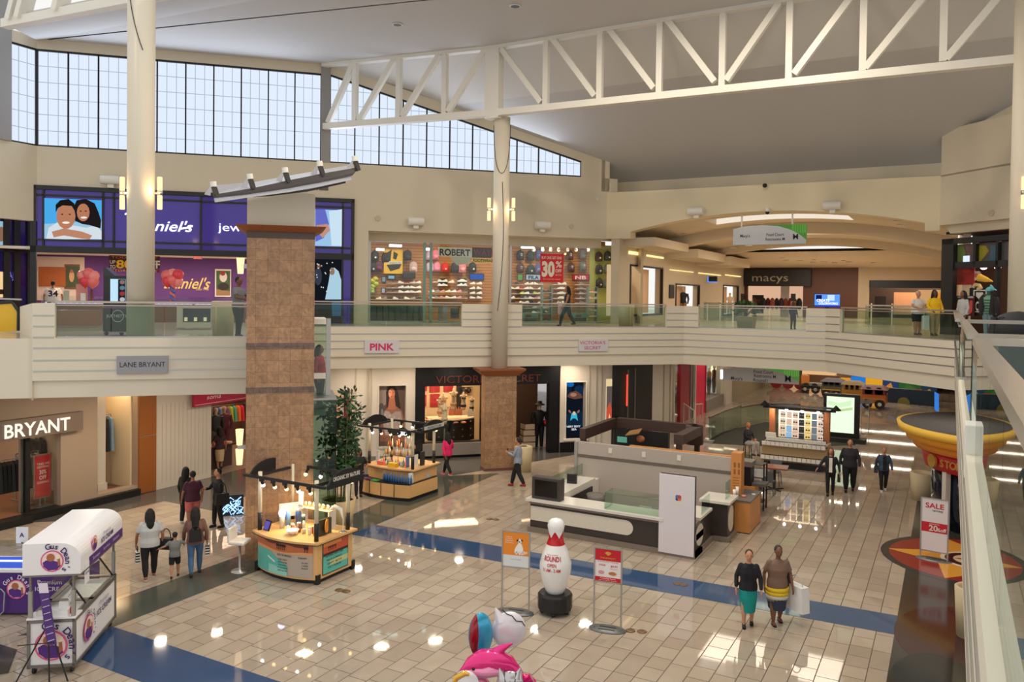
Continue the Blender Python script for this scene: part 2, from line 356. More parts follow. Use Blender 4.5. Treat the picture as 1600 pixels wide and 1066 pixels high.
# ---------- upper wall and clerestory ----------
ZC0,ZC1=12.2,15.87
b=MB()
b.wallholes(U,-9.06,14.37,5.49,ZC0,[(-9.06,3.0,5.4,10.72),(3.62,15,5.4,9.42)],-.4,0,BEIGE)
b.fbox(U,1.62,2.0,-.3,.05,ZC0,16.4,mat('grey_post',(150,148,146),.6))
b.fpoly(U,[(-8.85,ZC1),(1.62,ZC1),(1.62,16.3),(-8.85,16.3)],-.3,0,BEIGE)
top=lambda a:15.87+(a-1.99)*(12.93-15.87)/(13.2-1.99)
b.fpoly(U,[(2.0,top(2.0)),(13.2,top(13.2)),(13.2,ZC0),(14.37,ZC0),(14.37,13.1),(2.0,16.3)],-.3,0,BEIGE)
struct('wall_back',b,label='beige upper wall above the sneaker shop and the purple jewellery shop',cat='wall')
b=MB();b.fbox(U,3.6,14.6,-1.2,-.9,9.05,9.42,BEIGE);b.fbox(U,3.6,14.9,-1.1,-.38,9.4,9.46,BEIGE);b.fbox(U,3.02,3.62,-.5,-.1,5.49,9.42,BEIGE)
struct('trim_shop_head',b,label='beige recessed lintel over the sneaker shop windows',cat='trim')
nwin=0
def bay(f,a0,a1,z0,t0,t1,d=-.12):
 """one window bay: translucent panel with thin lines and a black frame, sloping head t0..t1"""
 global nwin;nwin+=1
 b=MB();b.poly([f.P(a0,d,z0),f.P(a1,d,z0),f.P(a1,d,t1),f.P(a0,d,t0)],BLACKM)
 fr=MB();w=.05
 fr.fpoly(f,[(a0-w/2,z0),(a0+w/2,z0),(a0+w/2,t0),(a0-w/2,t0)],d,d+.1,BLACKM)
 fr.fpoly(f,[(a1-w/2,z0),(a1+w/2,z0),(a1+w/2,t1),(a1-w/2,t1)],d,d+.1,BLACKM)
 fr.fpoly(f,[(a0,t0-.07),(a1,t1-.07),(a1,t1+.01),(a0,t0+.01)],d,d+.1,BLACKM)
 fr.fbox(f,a0,a1,d,d+.1,z0-.02,z0+.06,BLACKM)
 o=struct('window_%d'%nwin,fr,label=f'translucent clerestory window bay {nwin} from the far end of the wall',cat='window')
 p=MB();p.poly([f.P(a0,d+.02,z0),f.P(a1,d+.02,z0),f.P(a1,d+.02,t1),f.P(a0,d+.02,t0)],PANE)
 for k in(1,2):
  a=a0+(a1-a0)*k/3;t=t0+(t1-t0)*k/3;p.fpoly(f,[(a-.012,z0),(a+.012,z0),(a+.012,t),(a-.012,t)],d+.02,d+.035,PLINE)
 z=z0+.61
 while z<max(t0,t1)-.05:
  A,B=a0,a1
  if z>t1:B=a0+(a1-a0)*(t0-z)/(t0-t1)
  if B-A>.05:p.fbox(f,A,B,d+.02,d+.035,z-.012,z+.012,PLINE)
  z+=.61
 struct('pane',p,parent=o)
 return o
for k in range(10):bay(U,-8.85+k*1.047,-8.85+(k+1)*1.047,ZC0,ZC1,ZC1)
for k in range(11):bay(U,2.0+k*1.0182,2.0+(k+1)*1.0182,ZC0,top(2.0+k*1.0182),top(2.0+(k+1)*1.0182))
w0=at(18,221,z=ZC0);w1=Vector((*U.P(-8.85,0,0).xy,0));w0 .z=0
ang=math.degrees(math.atan2(w1 .y-w0 .y,w1 .x-w0 .x));W=Fr(w0,ang);WL=(w1-w0).length
bay(W,0,WL,ZC0,15.87,15.87)
b=MB();b.fpoly(W,[(-9,9.35),(WL,9.35),(WL,ZC0),(-9,ZC0)],-.3,0,BEIGE);b.fpoly(W,[(0,ZC1),(WL,ZC1),(WL,16.3),(0,16.3)],-.3,0,BEIGE)
b.fbox(W,-.75,-.05,-.3,.1,ZC0,17.3,mat('grey_post',(150,148,146),.6))
struct('wall_left',b,label='beige angled wall at the left end above the dark shop panels',cat='wall')
bay(W,-4,-.8,ZC0,17.5,17.5)
# ---------- ceiling ----------
TY=26.2;CZ=16.25
cr0=at(60,64,z=CZ);cr1=at(400,0,z=CZ);dr=(cr1-cr0).normalized()
ca=U.P(1.7,-.2,CZ);cb_=U.P(-8.9,-.2,CZ)
b=MB();b.prism([ca,cb_,cr0,cr0+dr*60,Vector((9,26.4,CZ)),Vector((-15.5,26.5,CZ))],(0,0,.3),CEIL)
struct('ceiling',b,label='flat grey ceiling panel over the atrium',cat='ceiling')
ch0=at(8,38,z=14.9);ch1=at(206,0,z=14.9);dc=(ch1-ch0).normalized()
b=MB();b.prism([cr0,cr0+dr*60,ch0+dc*55,ch0],(0,0,.25),CEIL)
struct('ceiling_soffit',b,label='pale sloping ceiling soffit beside the skylight truss',cat='ceiling')
rs=lambda y:16.25-.372*(y-25.7)
yc=29.2
b=MB();b.prism([(-24.4,25.2,16.28),(-15.5,26.5,16.28),(9,26.4,16.28),(9,yc,rs(yc)),(-24,yc,rs(yc))],(0,0,.3),mat('ceiling_paint_lit',(208,205,200),.85))  # lighter shading of this strip is put into its ceiling colour
struct('ceiling_strip',b,label='lighter ceiling strip behind the roof truss',cat='ceiling')
b=MB();b.prism([(-25,yc,rs(yc)),(9,yc,rs(yc)),(9,37.5,rs(37.5)),(-25,37.5,rs(37.5))],(0,0,.3),CEIL)
struct('ceiling_slope',b,label='sloping grey ceiling behind the truss falling towards the arch',cat='ceiling')
TL=Fr((-15.5,26.55),8.8);TR=Fr((-15.5,26.55),-.3)
def T(u,v):return(TL if u<768 else TR).px(u,v)
t=thing('roof_truss','long white steel roof truss spanning over the atrium','truss',(-10,TY,13.6))
MB().bar(T(507,198),T(767,177),.3,.24,WHITE).obj('bottom_chord',None,t);MB().bar(T(768,177.5),T(1600,92.5)+Vector((.6,0,0)),.3,.24,WHITE).obj('bottom_chord',None,t)
MB().bar((-23,25.4,16.22),(-15.5,26.55,16.22),.3,.2,WHITE).obj('top_chord',None,t);MB().bar((-15.5,26.55,16.22),(3,26.45,16.22),.3,.2,WHITE).obj('top_chord',None,t)
for u in(555,623.5,695,853,937,1030,1128,1232,1347,1472):
 p=T(u,150);MB().bar((p.x,p.y,13.7),(p.x,p.y,16.2),.2,.2,WHITE).obj('vertical_strut',None,t)
for p,q in(((513,192),(551,103)),((561,189),(617,92)),((628,182),(688,84)),((700,175),(760,75)),((779,70),(846,160)),((862,58),(930,150)),((950,43),(1022,138)),((1042,30),(1117,128)),((1135,126),(1212,14)),((1241,116),(1327,0)),((1352,107),(1440,0)),((1478,93),(1557,0))):
 p,q=T(*p),T(*q)
 if q.z>16.2 or p.z>16.2:
  hi,lo=(q,p) if q.z>p.z else(p,q);k=(16.2-lo.z)/(hi.z-lo.z);hi=lo+(hi-lo)*k;p,q=lo,hi
 elif max(p.z,q.z)>15:
  hi,lo=(q,p) if q.z>p.z else(p,q);k=(16.15-lo.z)/(hi.z-lo.z);p,q=lo,lo+(hi-lo)*k
 MB().bar(p,q,.2,.2,WHITE).obj('diagonal_strut',None,t)
MB().fbox(Fr((-15.5,26.6),0),-.3,.3,-.2,.2,13.5,16.25,WHITE).obj('post_box',None,t)
t=thing('skylight_truss','white truss chord with slanted struts in front of the blue skylight','truss',ch0)
MB().bar(ch0,ch0+dc*40,.3,.26,WHITE).obj('bottom_chord',None,t)
for u0,u1 in((20,40),(34,58),(92,112)):
 p=at(u0,36-.19*u0,z=14.95);q=p+dc*1.1+Vector((0,-.0,2.6));MB().bar(p,q,.42,.2,WHITE).obj('diagonal_strut',None,t)
b=MB();n0=ch0+Vector((-6,-4,3));b.prism([ch0+dc*-3+Vector((0,-.3,1.9)),ch0+dc*26+Vector((0,-.3,1.9)),ch0+dc*26+Vector((0,-.3,6)),ch0+dc*-3+Vector((0,-.3,6))],(0,-.1,0),glow('skylight_blue',(150,190,240),.9))
struct('window_skylight',b,label='blue sky seen through the skylight above the truss',cat='window')
# ---------- arch portal ----------
b=MB();n=24
x0,x1=sa(PORT,985,362),sa(PORT,1445,350);xl,xr=-14.12,-.44
pts=[]
for k in range(n+1):
 x=x0+(x1-x0)*k/n;q=2*k/n-1;pts.append((x,9.73+(10.42-9.73)*(1-q*q)))
outer=[(xl,9.42),(x0,9.42)]+pts+[(x1,9.42),(xr,9.42),(xr,11.5),(xl,11.55)]
b.fpoly(PORT,outer,-.7,0,mat('arch_wall_paint',(222,208,176),.75,noise=.02))
struct('wall_arch',b,label='cream wall with a broad shallow arch over the corridor',cat='wall')
b=MB();b.box(-14.3,.4,36.4,36.7,10.5,12.45,BEIGE);b.box(-14.2,.2,34.7,36.5,11.4,11.5,BEIGE)
b.fbox(U,14.2,14.6,-2,0,11.6,13.3,BEIGE)
struct('wall_above_arch',b,label='narrow beige wall strip above the arch under the ceiling',cat='wall')
b=MB();f=RW;aw0,aw1=sa(f,1553,200),sa(f,1600,200)+2
b.wallholes(f,0,4.2,9.62,13.2,[],-.3,0,BEIGE)
b.fpoly(f,[(0,11.5),(7.5,11.5),(7.5,16.3),(4.4,15.9),(0,13.05)],-.6,-.35,BEIGE);b.fbox(f,0,7,-.4,-.0,11.45,11.52,BEIGE)
b.fbox(f,4.2,8,-.3,0,9.62,11.5,BEIGE)
a=sa(f,1518,240,-.35);b.fbox(f,a-.12,a+.12,-.35,-.1,11.5,14.2,BEIGE)
b.fpoly(f,[(0,9.62),(8,9.62),(8,9.3),(.25,9.3)],-.5,-.25,BEIGE)
struct('wall_right',b,label='beige angled wall above the dark fashion shop window',cat='wall')
s0,s1=f.sz(1553,239,-.35),f.sz(1584,234,-.35);hd=f.sz(1553,219,-.35)[1];he=f.sz(1584,186,-.35)[1]
bay(f,s0[0],s1[0]+.6,min(s0[1],s1[1]),hd,he+.3,-.34)
# ---------- columns ----------
def roundcol(c,r,z0,z1,name,label,cap=False):
 b=MB();b.lathe([(r,z0),(r,z1)],(c[0],c[1],0),32,CREAM);return single(name,b,None,label,'column',kind='structure')
CM=F45(29.88).P(8.22,0,0);roundcol(CM,.31,3.94,13.6,'column','tall round cream column standing on the short tiled pier')
CL=F45(23.75).P(-3.62,0,0);roundcol(CL,.35,Z2,17,'column','round cream column in front of the purple jewellery shop')
cr_=T(1596,200);CR=Vector((1.72,TY+.2,0));roundcol(CR,.34,Z2,16.3,'column','round cream column at the right edge carrying the truss')
f=F45(29.88)
t=thing('tiled_pier','short square stone tiled pier with a copper cap under the round column','pier',f.P(8.22,0,0));t['kind']='structure'
MB().fbox(f,8.22-.62,8.22+.62,-.31,.31,0,3.7,STONE).obj('pier_shaft',None,t)
MB().fbox(f,8.22-.64,8.22+.64,-.33,.33,0,.1,mat('maroon_base',(110,70,62),.4)).obj('base_course',None,t)
b=MB();q=lambda w,d,z:[f.P(8.22-w,d,z),f.P(8.22+w,d,z),f.P(8.22+w,-d,z),f.P(8.22-w,-d,z)]
b.hexa(q(.66,.35,3.66)+q(.93,.52,3.88),COPPER);b.hexa(q(.93,.52,3.88)+q(.93,.52,3.94),COPPER);b.obj('copper_cap',None,t)
f=F45(20.95);a0,a1=sa(f,384.5,600),sa(f,490.5,600);ac=(a0+a1)/2;pd=-1.5
zt=lambda y:f.sz(437,y)[1]
t=thing('tiled_pillar','tall square stone tiled pillar with dark bands and a cream top','pillar',f.P(ac,pd/2,0));t['kind']='structure'
MB().fbox(f,a0,a1,pd,0,0,zt(365),STONE).obj('pillar_shaft',None,t)
for y0,y1 in((545,536),(614,605)):MB().fbox(f,a0-.01,a1+.01,pd-.01,.01,zt(y0),zt(y1),BAND).obj('slate_band',None,t)
MB().fbox(f,a0-.005,a1+.005,pd-.005,.005,zt(373),zt(361),mat('slate_dark',(84,66,60),.5,noise=.1)).obj('slate_band',None,t)
b=MB();q=lambda w,z:[f.P(a0-w,w,z),f.P(a1+w,w,z),f.P(a1+w,pd-w,z),f.P(a0-w,pd-w,z)]
b.hexa(q(.06,zt(362.5))+q(.27,zt(353.5)),COPPER);b.obj('copper_cap',None,t)
MB().fbox(f,a0,a1,pd,0,zt(354),zt(300.5),CREAM).obj('cream_top',None,t)
PILZ=zt(300.5);PILF=f;PIL=(a0,a1,pd)
# ---------- helpers for shop fronts ----------
def quadpx(f,d,u0,v0,u1,v1):
 """rectangle on a wall plane from two photo corners: a0,a1,z0,z1"""
 a0,z1=f.sz(u0,v0,d);a1,z0=f.sz(u1,v1,d);return a0,a1,min(z0,z1),max(z0,z1)
def panel(b,f,d,u0,v0,u1,v1,m,th=.02):
 a0,a1,z0,z1=quadpx(f,d,u0,v0,u1,v1);return b.fbox(f,a0,a1,d,d+th,z0,z1,m)
def flat(b,f,d,pts,m):
 """flat printed shape on a wall plane, outlined by photo points"""
 return b.poly([f.px(u,v,d) for u,v in pts][::-1],m)
def blob(b,f,d,u,v,ru,rv,m,n=14,rot=0):
 c,s=math.cos(rot),math.sin(rot)
 return flat(b,f,d,[(u+ru*math.cos(t)*c-rv*math.sin(t)*s,v+ru*math.cos(t)*s+rv*math.sin(t)*c) for t in(2*math.pi*k/n for k in range(n))],m)
def ftext(b,f,d,body,u,v,h,w,m,bold=0,shear=0,dep=0,cen=True):
 """text on a wall plane: u,v baseline point, h cap height and w width in photo pixels"""
 o=f.px(u,v,d);a=f.px(u+w/2,v,d);c=f.px(u-w/2,v,d);hh=(f.px(u,v-h,d)-o).length
 W=abs((a-c).dot(f.t));return b.text(body,o,f.t,(0,0,1),hh,W,m,dep,bold,cen,shear)
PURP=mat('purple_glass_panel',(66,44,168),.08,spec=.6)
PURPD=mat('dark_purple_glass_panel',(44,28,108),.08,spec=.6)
WHITEL=glow('white_sign_light',(236,240,255),1.3)
SKIN=[(196,140,108),(160,108,80),(120,80,58),(92,62,46)]
# ---------- purple jewellery shop ----------
t=thing('jewellery_shop_front','purple jewellery shop front with a black grid frame and white script sign','shop front',U.P(-3,0,Z2));T1=t
b=MB();A0,A1=-9.06,3.02
zt_,zb_=10.72,8.42
def hz(v,u=120):return U.sz(u,v)[1]
hs_=[hz(306,100),hz(375.5,100)]
vs_=[sa(U,x,340) for x in(68,161,178,314,440,535.5)]
b.fbox(U,A0,A1,-.02,.1,zt_-.16,zt_,BLACKM);b.fbox(U,A0,A0+.2,-.02,.1,Z2,zt_,BLACKM);b.fbox(U,A1-.12,A1,-.02,.1,Z2,zt_,BLACKM);b.fbox(U,A0,A1,-.02,.1,zb_-.25,zb_,BLACKM)
for z in hs_:b.fbox(U,A0,A1,0,.07,z-.035,z+.035,BLACKM)
for a in vs_:b.fbox(U,a-.035,a+.035,0,.07,zb_,zt_,BLACKM)
b.fbox(U,vs_[5]-.04,vs_[5]+.04,0,.07,Z2,zb_,BLACKM);b.fbox(U,1.2,1.3,0,.07,Z2,zb_,BLACKM)
b.obj('frame',None,t)
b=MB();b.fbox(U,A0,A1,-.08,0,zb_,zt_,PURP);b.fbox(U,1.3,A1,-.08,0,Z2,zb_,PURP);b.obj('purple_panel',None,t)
b=MB();ftext(b,U,.03,"Daniel's",253,361,17,92,WHITEL,.012,.35);flat(b,U,.03,[(195,333),(202,332),(202,335),(195,336)],WHITEL);flat(b,U,.03,[(281,356),(299,354),(299,356.5),(281,359)],WHITEL)
ftext(b,U,.03,'jewelers',384,362,13,86,WHITEL,.004);b.obj('sign_lettering',None,t,sep=1)
p=MB();d=.02
panel(p,U,d-.015,69,309.5,160,374.5,screen((70,160,220),.95),.012)
flat(p,U,d,[(69,350),(160,345),(160,374),(69,374)],screen((150,190,215),.9))
flat(p,U,d+.003,[(72,374),(76,356),(92,346),(112,352),(135,356),(150,352),(159,362),(159,374)],screen((205,215,222),.9))
flat(p,U,d+.006,[(117,345),(114,325),(120,313),(134,311),(148,318),(154,332),(158,345),(157,357),(140,352),(128,350)],screen((30,24,26),.9))
blob(p,U,d+.009,130,332,10,14,screen((176,118,88),.9));blob(p,U,d+.009,103,338,15,20,screen((178,120,90),.9))
flat(p,U,d+.012,[(87,332),(87,320),(94,313),(107,311),(116,318),(117,330),(112,322),(98,321),(91,325)],screen((26,22,22),.9))
flat(p,U,d+.012,[(81,362),(100,357),(128,362),(144,368),(140,374),(128,373),(100,368),(84,371)],screen((182,128,100),.9))
for u,v in((97,335),(109,335),(126,330),(134,330)):blob(p,U,d+.014,u,v,1.8,.9,screen((40,24,20),.9))
blob(p,U,d+.014,103,348,6,1.8,screen((235,225,215),.95));blob(p,U,d+.014,131,340,5,1.6,screen((235,225,215),.95))
p.obj('couple_poster',None,t)['label']='lit poster of a smiling couple on a beach'
p=MB();panel(p,U,.005,492,327,535,385.5,screen((150,190,225),.9),.012);flat(p,U,.02,[(493,327),(508,327),(514,350),(506,372),(493,378)],screen((96,104,190),.9))
flat(p,U,.022,[(494,352),(512,350),(516,360),(504,372),(496,362)],screen((190,140,122),.9));flat(p,U,.022,[(514,330),(535,327),(535,384),(518,384)],screen((196,220,236),.9));p.obj('bridal_poster',None,t)
p=MB();panel(p,U,.005,492,405,535,505,screen((22,26,32),.7),.012);flat(p,U,.02,[(508,468),(514,438),(516,424),(522,418),(529,424),(534,440),(534.5,468)],screen((170,205,222),.85))
blob(p,U,.022,519,424,4,6,screen((150,120,104),.8));blob(p,U,.021,497,432,6,14,screen((60,66,78),.7));blob(p,U,.022,498,416,3,4,screen((130,96,80),.7))
for k in range(14):blob(p,U,.024,494+random.random()*26,408+random.random()*50,1,1,screen((220,225,230),.9),6)
flat(p,U,.02,[(518,470),(534.5,470),(534.5,494),(519,494)],screen((60,110,150),.6));p.obj('wedding_poster',None,t)
J=U.back(5.2)
b=MB();b.fbox(J,-13.5,4,-.1,0,Z2,9,mat('purple_wall',(96,58,128),.7));panel(b,J,.005,40,400,132,470,mat('shop_white_wall',(222,204,190),.7),.03)
for a in(-13.5,1.25):b.fbox(U,a,a+.12,-5.2,0,Z2,8.3,mat('shop_side_wall',(206,190,178),.7))
b.fbox(U,-13.4,3,-5.2,-.09,8.3,8.4,mat('shop_ceiling',(232,222,206),.8));struct('wall_jewellery_shop',b,label='purple and white back wall inside the jewellery shop',cat='wall')
for k in range(5):area('jewellery_shop_lamp',U.P(-8.6+2.3*k,-2.8,8.2),.35,.35,56,(255,230,208))
b=MB();b.text("Daniel's",J.px(291,451,.03),J.t,(0,0,1),.52,1.9,glow('gold_sign',(240,190,110),1.0),.01,.012,True,.35);b.text('since 1948',J.px(316,454,.03),J.t,(0,0,1),.12,.55,glow('gold_sign',(240,190,110),1.0),.01)
single('shop_sign',b,None,'gold script lettering on the purple back wall of the jewellery shop','sign')
b=MB();panel(b,J,.06,61,417,103,448,col((176,96,44),.5),.03);single('wall_board',b,None,'orange brown board on the white wall of the jewellery shop','board')
t=thing('painting','framed painting of a figure in green beside the orange board','painting',J.px(113,450,.06))
b=MB();panel(b,J,.03,101,413,125,452,col((120,92,60),.4),.04);b.obj('frame',None,t)
b=MB();panel(b,J,.072,103,416,123,449,col((70,84,52),.5),.004);blob(b,J,.08,112,432,4,9,col((214,170,120)));blob(b,J,.081,112,424,2.4,3,col((180,110,70)));b.obj('canvas',None,t)
t=thing('framed_picture','framed sports photo on the purple wall beside the gold lettering','picture',J.px(348,460,.06))
b=MB();panel(b,J,.03,336,420.5,361,464,col((226,222,216),.4),.03);b.obj('frame',None,t)
b=MB();panel(b,J,.062,338,423,359.5,462,col((64,96,52)),.004);blob(b,J,.068,349,433,6,8,col((220,214,210)));blob(b,J,.068,349,448,9,6,col((44,40,42)));blob(b,J,.069,348,427,4,4,col((150,50,50)));flat(b,J,.067,[(338,452),(359,455),(359,462),(338,462)],col((150,120,80)));b.obj('photo_print',None,t)
t=thing('sale_banner','dark red hanging banner reading up to 80 percent off in yellow','banner',U.px(208,424,-2));f=U.back(2)
b=MB();panel(b,f,0,170.5,399,250,420,col((58,26,16)),.02);panel(b,f,0,170.5,420,250,426,col((140,30,24)),.022);b.obj('banner_cloth',None,t)
b=MB();Y1=col((250,196,40));ftext(b,f,.03,'TODAY ONLY',210,404.5,4,72,col((206,120,40)));ftext(b,f,.03,'UP',176,412,5.5,9,col((236,230,220)),.02);ftext(b,f,.03,'TO',176,419.5,5.5,9,col((236,230,220)),.02)
ftext(b,f,.03,'80',194,419,13,25,Y1,.03);ftext(b,f,.03,'%',215,419,13,14,Y1,.03);ftext(b,f,.03,'OFF',237,419,12,26,col((236,230,220)),.03);ftext(b,f,.032,'STOREWIDE SALE',210,425,3.4,70,col((240,210,190)));b.obj('lettering',None,t)
def case(label,f,u0,u1,d):
 a0,a1=sa(f,u0,470),sa(f,u1,470);t=thing('jewellery_case',label,'display case',f.P((a0+a1)/2,0,Z2),0,'glass jewellery cases')
 MB().fbox(f,a0,a1,-.6,0,Z2,Z2+.72,mat('case_wood',(128,78,50),.4)).obj('cabinet',None,t)
 MB().fbox(f,a0,a1,-.6,0,Z2+.73,Z2+1.02,SHOPGL).obj('glass_top',None,t)
 b=MB();
 for k in range(int((a1-a0)/.22)):b.ell(f.P(a0+.12+k*.22,-.2,Z2+.77),(.05,.05,.03),8,4,col(((230,225,240),(210,180,120),(180,200,230))[k%3],.2))
 b.fbox(f,a0+.02,a1-.02,-.58,-.02,Z2+.72,Z2+.735,glow('case_light',(226,226,255),.9));b.obj('jewellery_tray',None,t)
f=U.back(.9);case('glass jewellery case with wooden base at the left of the purple shop',f,64,160,0);case('glass jewellery case in the middle of the purple shop',f,214,300,0);case('glass jewellery case below the framed sports photo',f,303,383,0)
def balloon(label,p,r,c,group):
 b=MB();b.lathe([(.002,-1.22*r),(.09*r,-1.2*r),(.05*r,-1.1*r),(.35*r,-.9*r),(.75*r,-.5*r),(.98*r,0),(.9*r,.45*r),(.55*r,.85*r),(.02,r)],p,14,col(c,.3));return single('balloon',b,None,label,'balloon',group)
PK=[((240,120,120),'coral'),((226,70,84),'red'),((246,150,150),'light pink')]
def bunch(pts,f,where):
 cnt={}
 for u,v,k in pts:cnt[k]=cnt.get(k,0)+1
 for u,v,k in pts:
  lab=f'{PK[k][1]} balloon in the bunch {where}'
  balloon(lab,f.px(u,v,random.uniform(-.12,.12)),.235,PK[k][0],'balloons '+where if cnt[k]>1 else None)
f=U.back(.5);bunch([(130,431,2),(138,428,0),(146,432,2),(133,440,1),(145,441,0),(139,437,2)],f,'over the jewellery case beside the painting')
bunch([(261,431,0),(270,429,2),(278,430,1),(262,440,1),(277,440,2),(269,438,0)],f,'in front of the gold script lettering')
t=thing('balloon_column','twisted blue and pink stand under the balloon bunch','balloon stand',f.px(270,470))
for k,c in enumerate(((96,110,190),(222,120,140))):
 MB().tube([f.px(269.5,470-i*1.9)+f.t*.07*math.cos(i*.9+k*math.pi)+f.n*.07*math.sin(i*.9+k*math.pi) for i in range(14)],.055,7,col(c,.35)).obj('twisted_balloon',None,t)
for i,(u,v,w,h,c,l) in enumerate(((128,470,18,26,(226,160,150),'pink poster stand on the jewellery case under the balloons'),(104,470,9,16,(180,190,170),'pale leaflet holder on the jewellery case'),(130,470,8,12,(230,230,226),'small white price card in front of the pink poster'),(143,470,4,18,(120,60,40),'brown bottle shaped display beside the price card'))):
 f=U.back(.95-.05*i);b=MB();panel(b,f,0,u-w/2,v-h,u+w/2,v,col(c),.03);single('counter_display',b,None,l,'display')
t=thing('exit_sign','red lit exit sign on the ceiling of the jewellery shop','exit sign',U.px(308,405,-1.2));f=U.back(1.2)
MB().fbox(f,sa(f,302,402),sa(f,316,402),-.04,0,f.sz(309,405)[1],f.sz(309,399.5)[1],col((214,196,190))).obj('housing',None,t);b=MB();ftext(b,f,.005,'EXIT',309,404.2,3.2,11,glow('exit_red',(255,70,60),2));b.obj('lettering',None,t)
b=MB();f=Fr(U.P(-9.06,0,0)-Vector((0,0,0)),45);f=Fr((W.P(WL,-1.1,0).x,W.P(WL,-1.1,0).y),math.degrees(W.ang)-0)
t=thing('purple_wing_panels','dark purple glass panels in black frames left of the jewellery shop','shop front',f.P(-1.5,0,Z2))
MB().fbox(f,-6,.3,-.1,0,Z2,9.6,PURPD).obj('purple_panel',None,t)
b=MB()
for u in(9,25,46):a=sa(f,u,400);b.fbox(f,a-.12,a+.12,0,.08,Z2,9.5,BLACKM)
for v in(341,388,391):z=f.sz(25,v)[1];b.fbox(f,-6,.3,0,.08,z-.08,z+.08,BLACKM)
b.obj('frame',None,t);b=MB();panel(b,f,.01,-20,344,8,387,screen((150,190,210),.8),.01);blob(b,f,.03,2,366,5,12,screen((150,110,90),.7));panel(b,f,.01,-20,424,8,465,screen((240,200,150),.9),.01);panel(b,f,.022,-20,452,8,460,screen((60,40,30),.6),.01);b.obj('side_poster',None,t,sep=1)
b=MB();ftext(b,f,.02,'AJ',17,435,11,9,glow('violet_letters',(130,120,220),.8));b.obj('lettering',None,t)
# ---------- kiosk and things on the walkway by the left railing ----------
f=F45(24.3)
t=thing('photo_kiosk','black upright photo kiosk with a lit screen behind the left railing','kiosk',f.px(187,528))
a0,a1=sa(f,161.5,490),sa(f,214,490);zk0,zk1=Z2+.12,f.sz(187,431)[1]
MB().fbox(f,a0,a1,-.75,0,f.sz(187,480)[1],zk1,col((26,26,28),.35)).obj('upper_cabinet',None,t)
b=MB();b.hexa([f.P(a0,0,zk1),f.P(a0+.28,0,zk1),f.P(a0+.28,-.7,zk1),f.P(a0,-.7,zk1),f.P(a0,0,zk1+.22),f.P(a0+.06,0,zk1+.22),f.P(a0+.06,-.7,zk1+.22),f.P(a0,-.7,zk1+.22)],col((40,40,44),.3));b.obj('top_wedge',None,t)
b=MB();panel(b,f,.003,172.5,436,196,474,screen((190,225,245),.9),.01);panel(b,f,.014,184.5,436.5,195.5,474,screen((40,44,52),.6),.004)
for k,c in enumerate(((150,120,110),(110,130,150),(170,60,60),(200,200,210))):blob(b,f,.022,191,441+k*9,4,3.4,screen(c,.7))
b.obj('screen',None,t)
b=MB();panel(b,f,.0,161.5,481.5,206.5,518,col((34,36,40),.4),.06);b.obj('front_panel',None,t)
b=MB();WH=col((226,228,230),.5);ftext(b,f,.065,'JUST4STYLE',184,496,4.6,36,WH);
ring=[(184+9*math.cos(k*math.pi/16),494+9*math.sin(k*math.pi/16)) for k in range(33)];b.tube([f.px(u,v,.066) for u,v in ring],.008,5,WH);b.obj('lettering',None,t)
b=MB();
for u in(166,190,206):b.ell(f.px(u,521,-.1),(.06,.06,.06),10,6,BLACKM)
b.fbox(f,a0+.1,a1-.1,-.6,-.05,Z2+.1,Z2+.2,STEEL);b.obj('wheel_base',None,t)
f=F45(24.6);c=f.px(348.5,528);r=17.5*depth(c)/CF
t=thing('waste_bin','round cream waste bin behind the left railing beside the leaning person','bin',f.P(sa(f,348.5,520),0,Z2));MB().lathe([(r*.86,0),(r,.98),(r*.9,1.0),(r*.9,.8)],f.P(sa(f,348.5,520),0,Z2),28,mat('bin_cream',(206,188,150),.5)).obj('bin_body',None,t)
b=MB();b.lathe([(r*.89,.84),(r*.3,.84)],f.P(sa(f,348.5,520),0,Z2),24,BLACKM);b.obj('bin_opening',None,t)
f=F45(28);b=MB();panel(b,f,0,84,484,160,508,mat('counter_wood',(150,98,66),.4),.6);b.fbox(f,sa(f,84,500),sa(f,160,500),0,.62,f.sz(100,508)[1]-.03,f.sz(100,508)[1],STEEL);b.fbox(f,sa(f,84,500),sa(f,160,500),0,.6,Z2,f.sz(100,509)[1],col((170,150,134),.4))
single('service_counter',b,None,'low brown wooden counter seen through the left railing','counter')
f=F45(29);t=thing('walkway_showcase','low showcase of small boxes seen through the left railing','display case',f.px(303,528));b=MB();panel(b,f,-.02,279,479,331,511,col((196,186,170)),.5);b.obj('cabinet',None,t);b=MB();panel(b,f,.49,286,482,329,503,col((44,50,56),.2),.01)
for k in range(3):panel(b,f,.505,288+k*15,496,293+k*15,502,glow('box_glow',(255,226,190),.8),.01)
b.obj('glass_front',None,t)
# ---------- lamps on columns and wall lights ----------
def sconce(label,p,face):
 """pair of frosted tubes on a steel bracket"""
 t=thing('column_sconce',label,'lamp',p,0,None)
 for s in(1,-1):MB().lathe([(.06,0),(.068,.02),(.068,.36),(.06,.38)],Vector(p)+Vector((0,0,.06 if s>0 else-.44)),16,glow('sconce_glass',(255,214,160),1.35)).obj('glass_tube',None,t)
 MB().lathe([(.075,-.06),(.075,.06)],p,16,STEEL).obj('collar',None,t)
 b=MB();b.bar(p,Vector(p)+Vector(face),.05,.05,STEEL);b.obj('bracket',None,t)
 l=bpy.data.lights.new('sconce_lamp','POINT');l.energy=9;l.color=rgb((255,205,140))[:3];l.shadow_soft_size=.1;o=bpy.data.objects.new('sconce_lamp',l);C.objects.link(o);o.location=Vector(p)+Vector((_rt*.0))-_fw*.22
side=lambda c,s,r:Vector((c.x,c.y,0))+Vector((_r0 .x,_r0 .y,0))*s*r
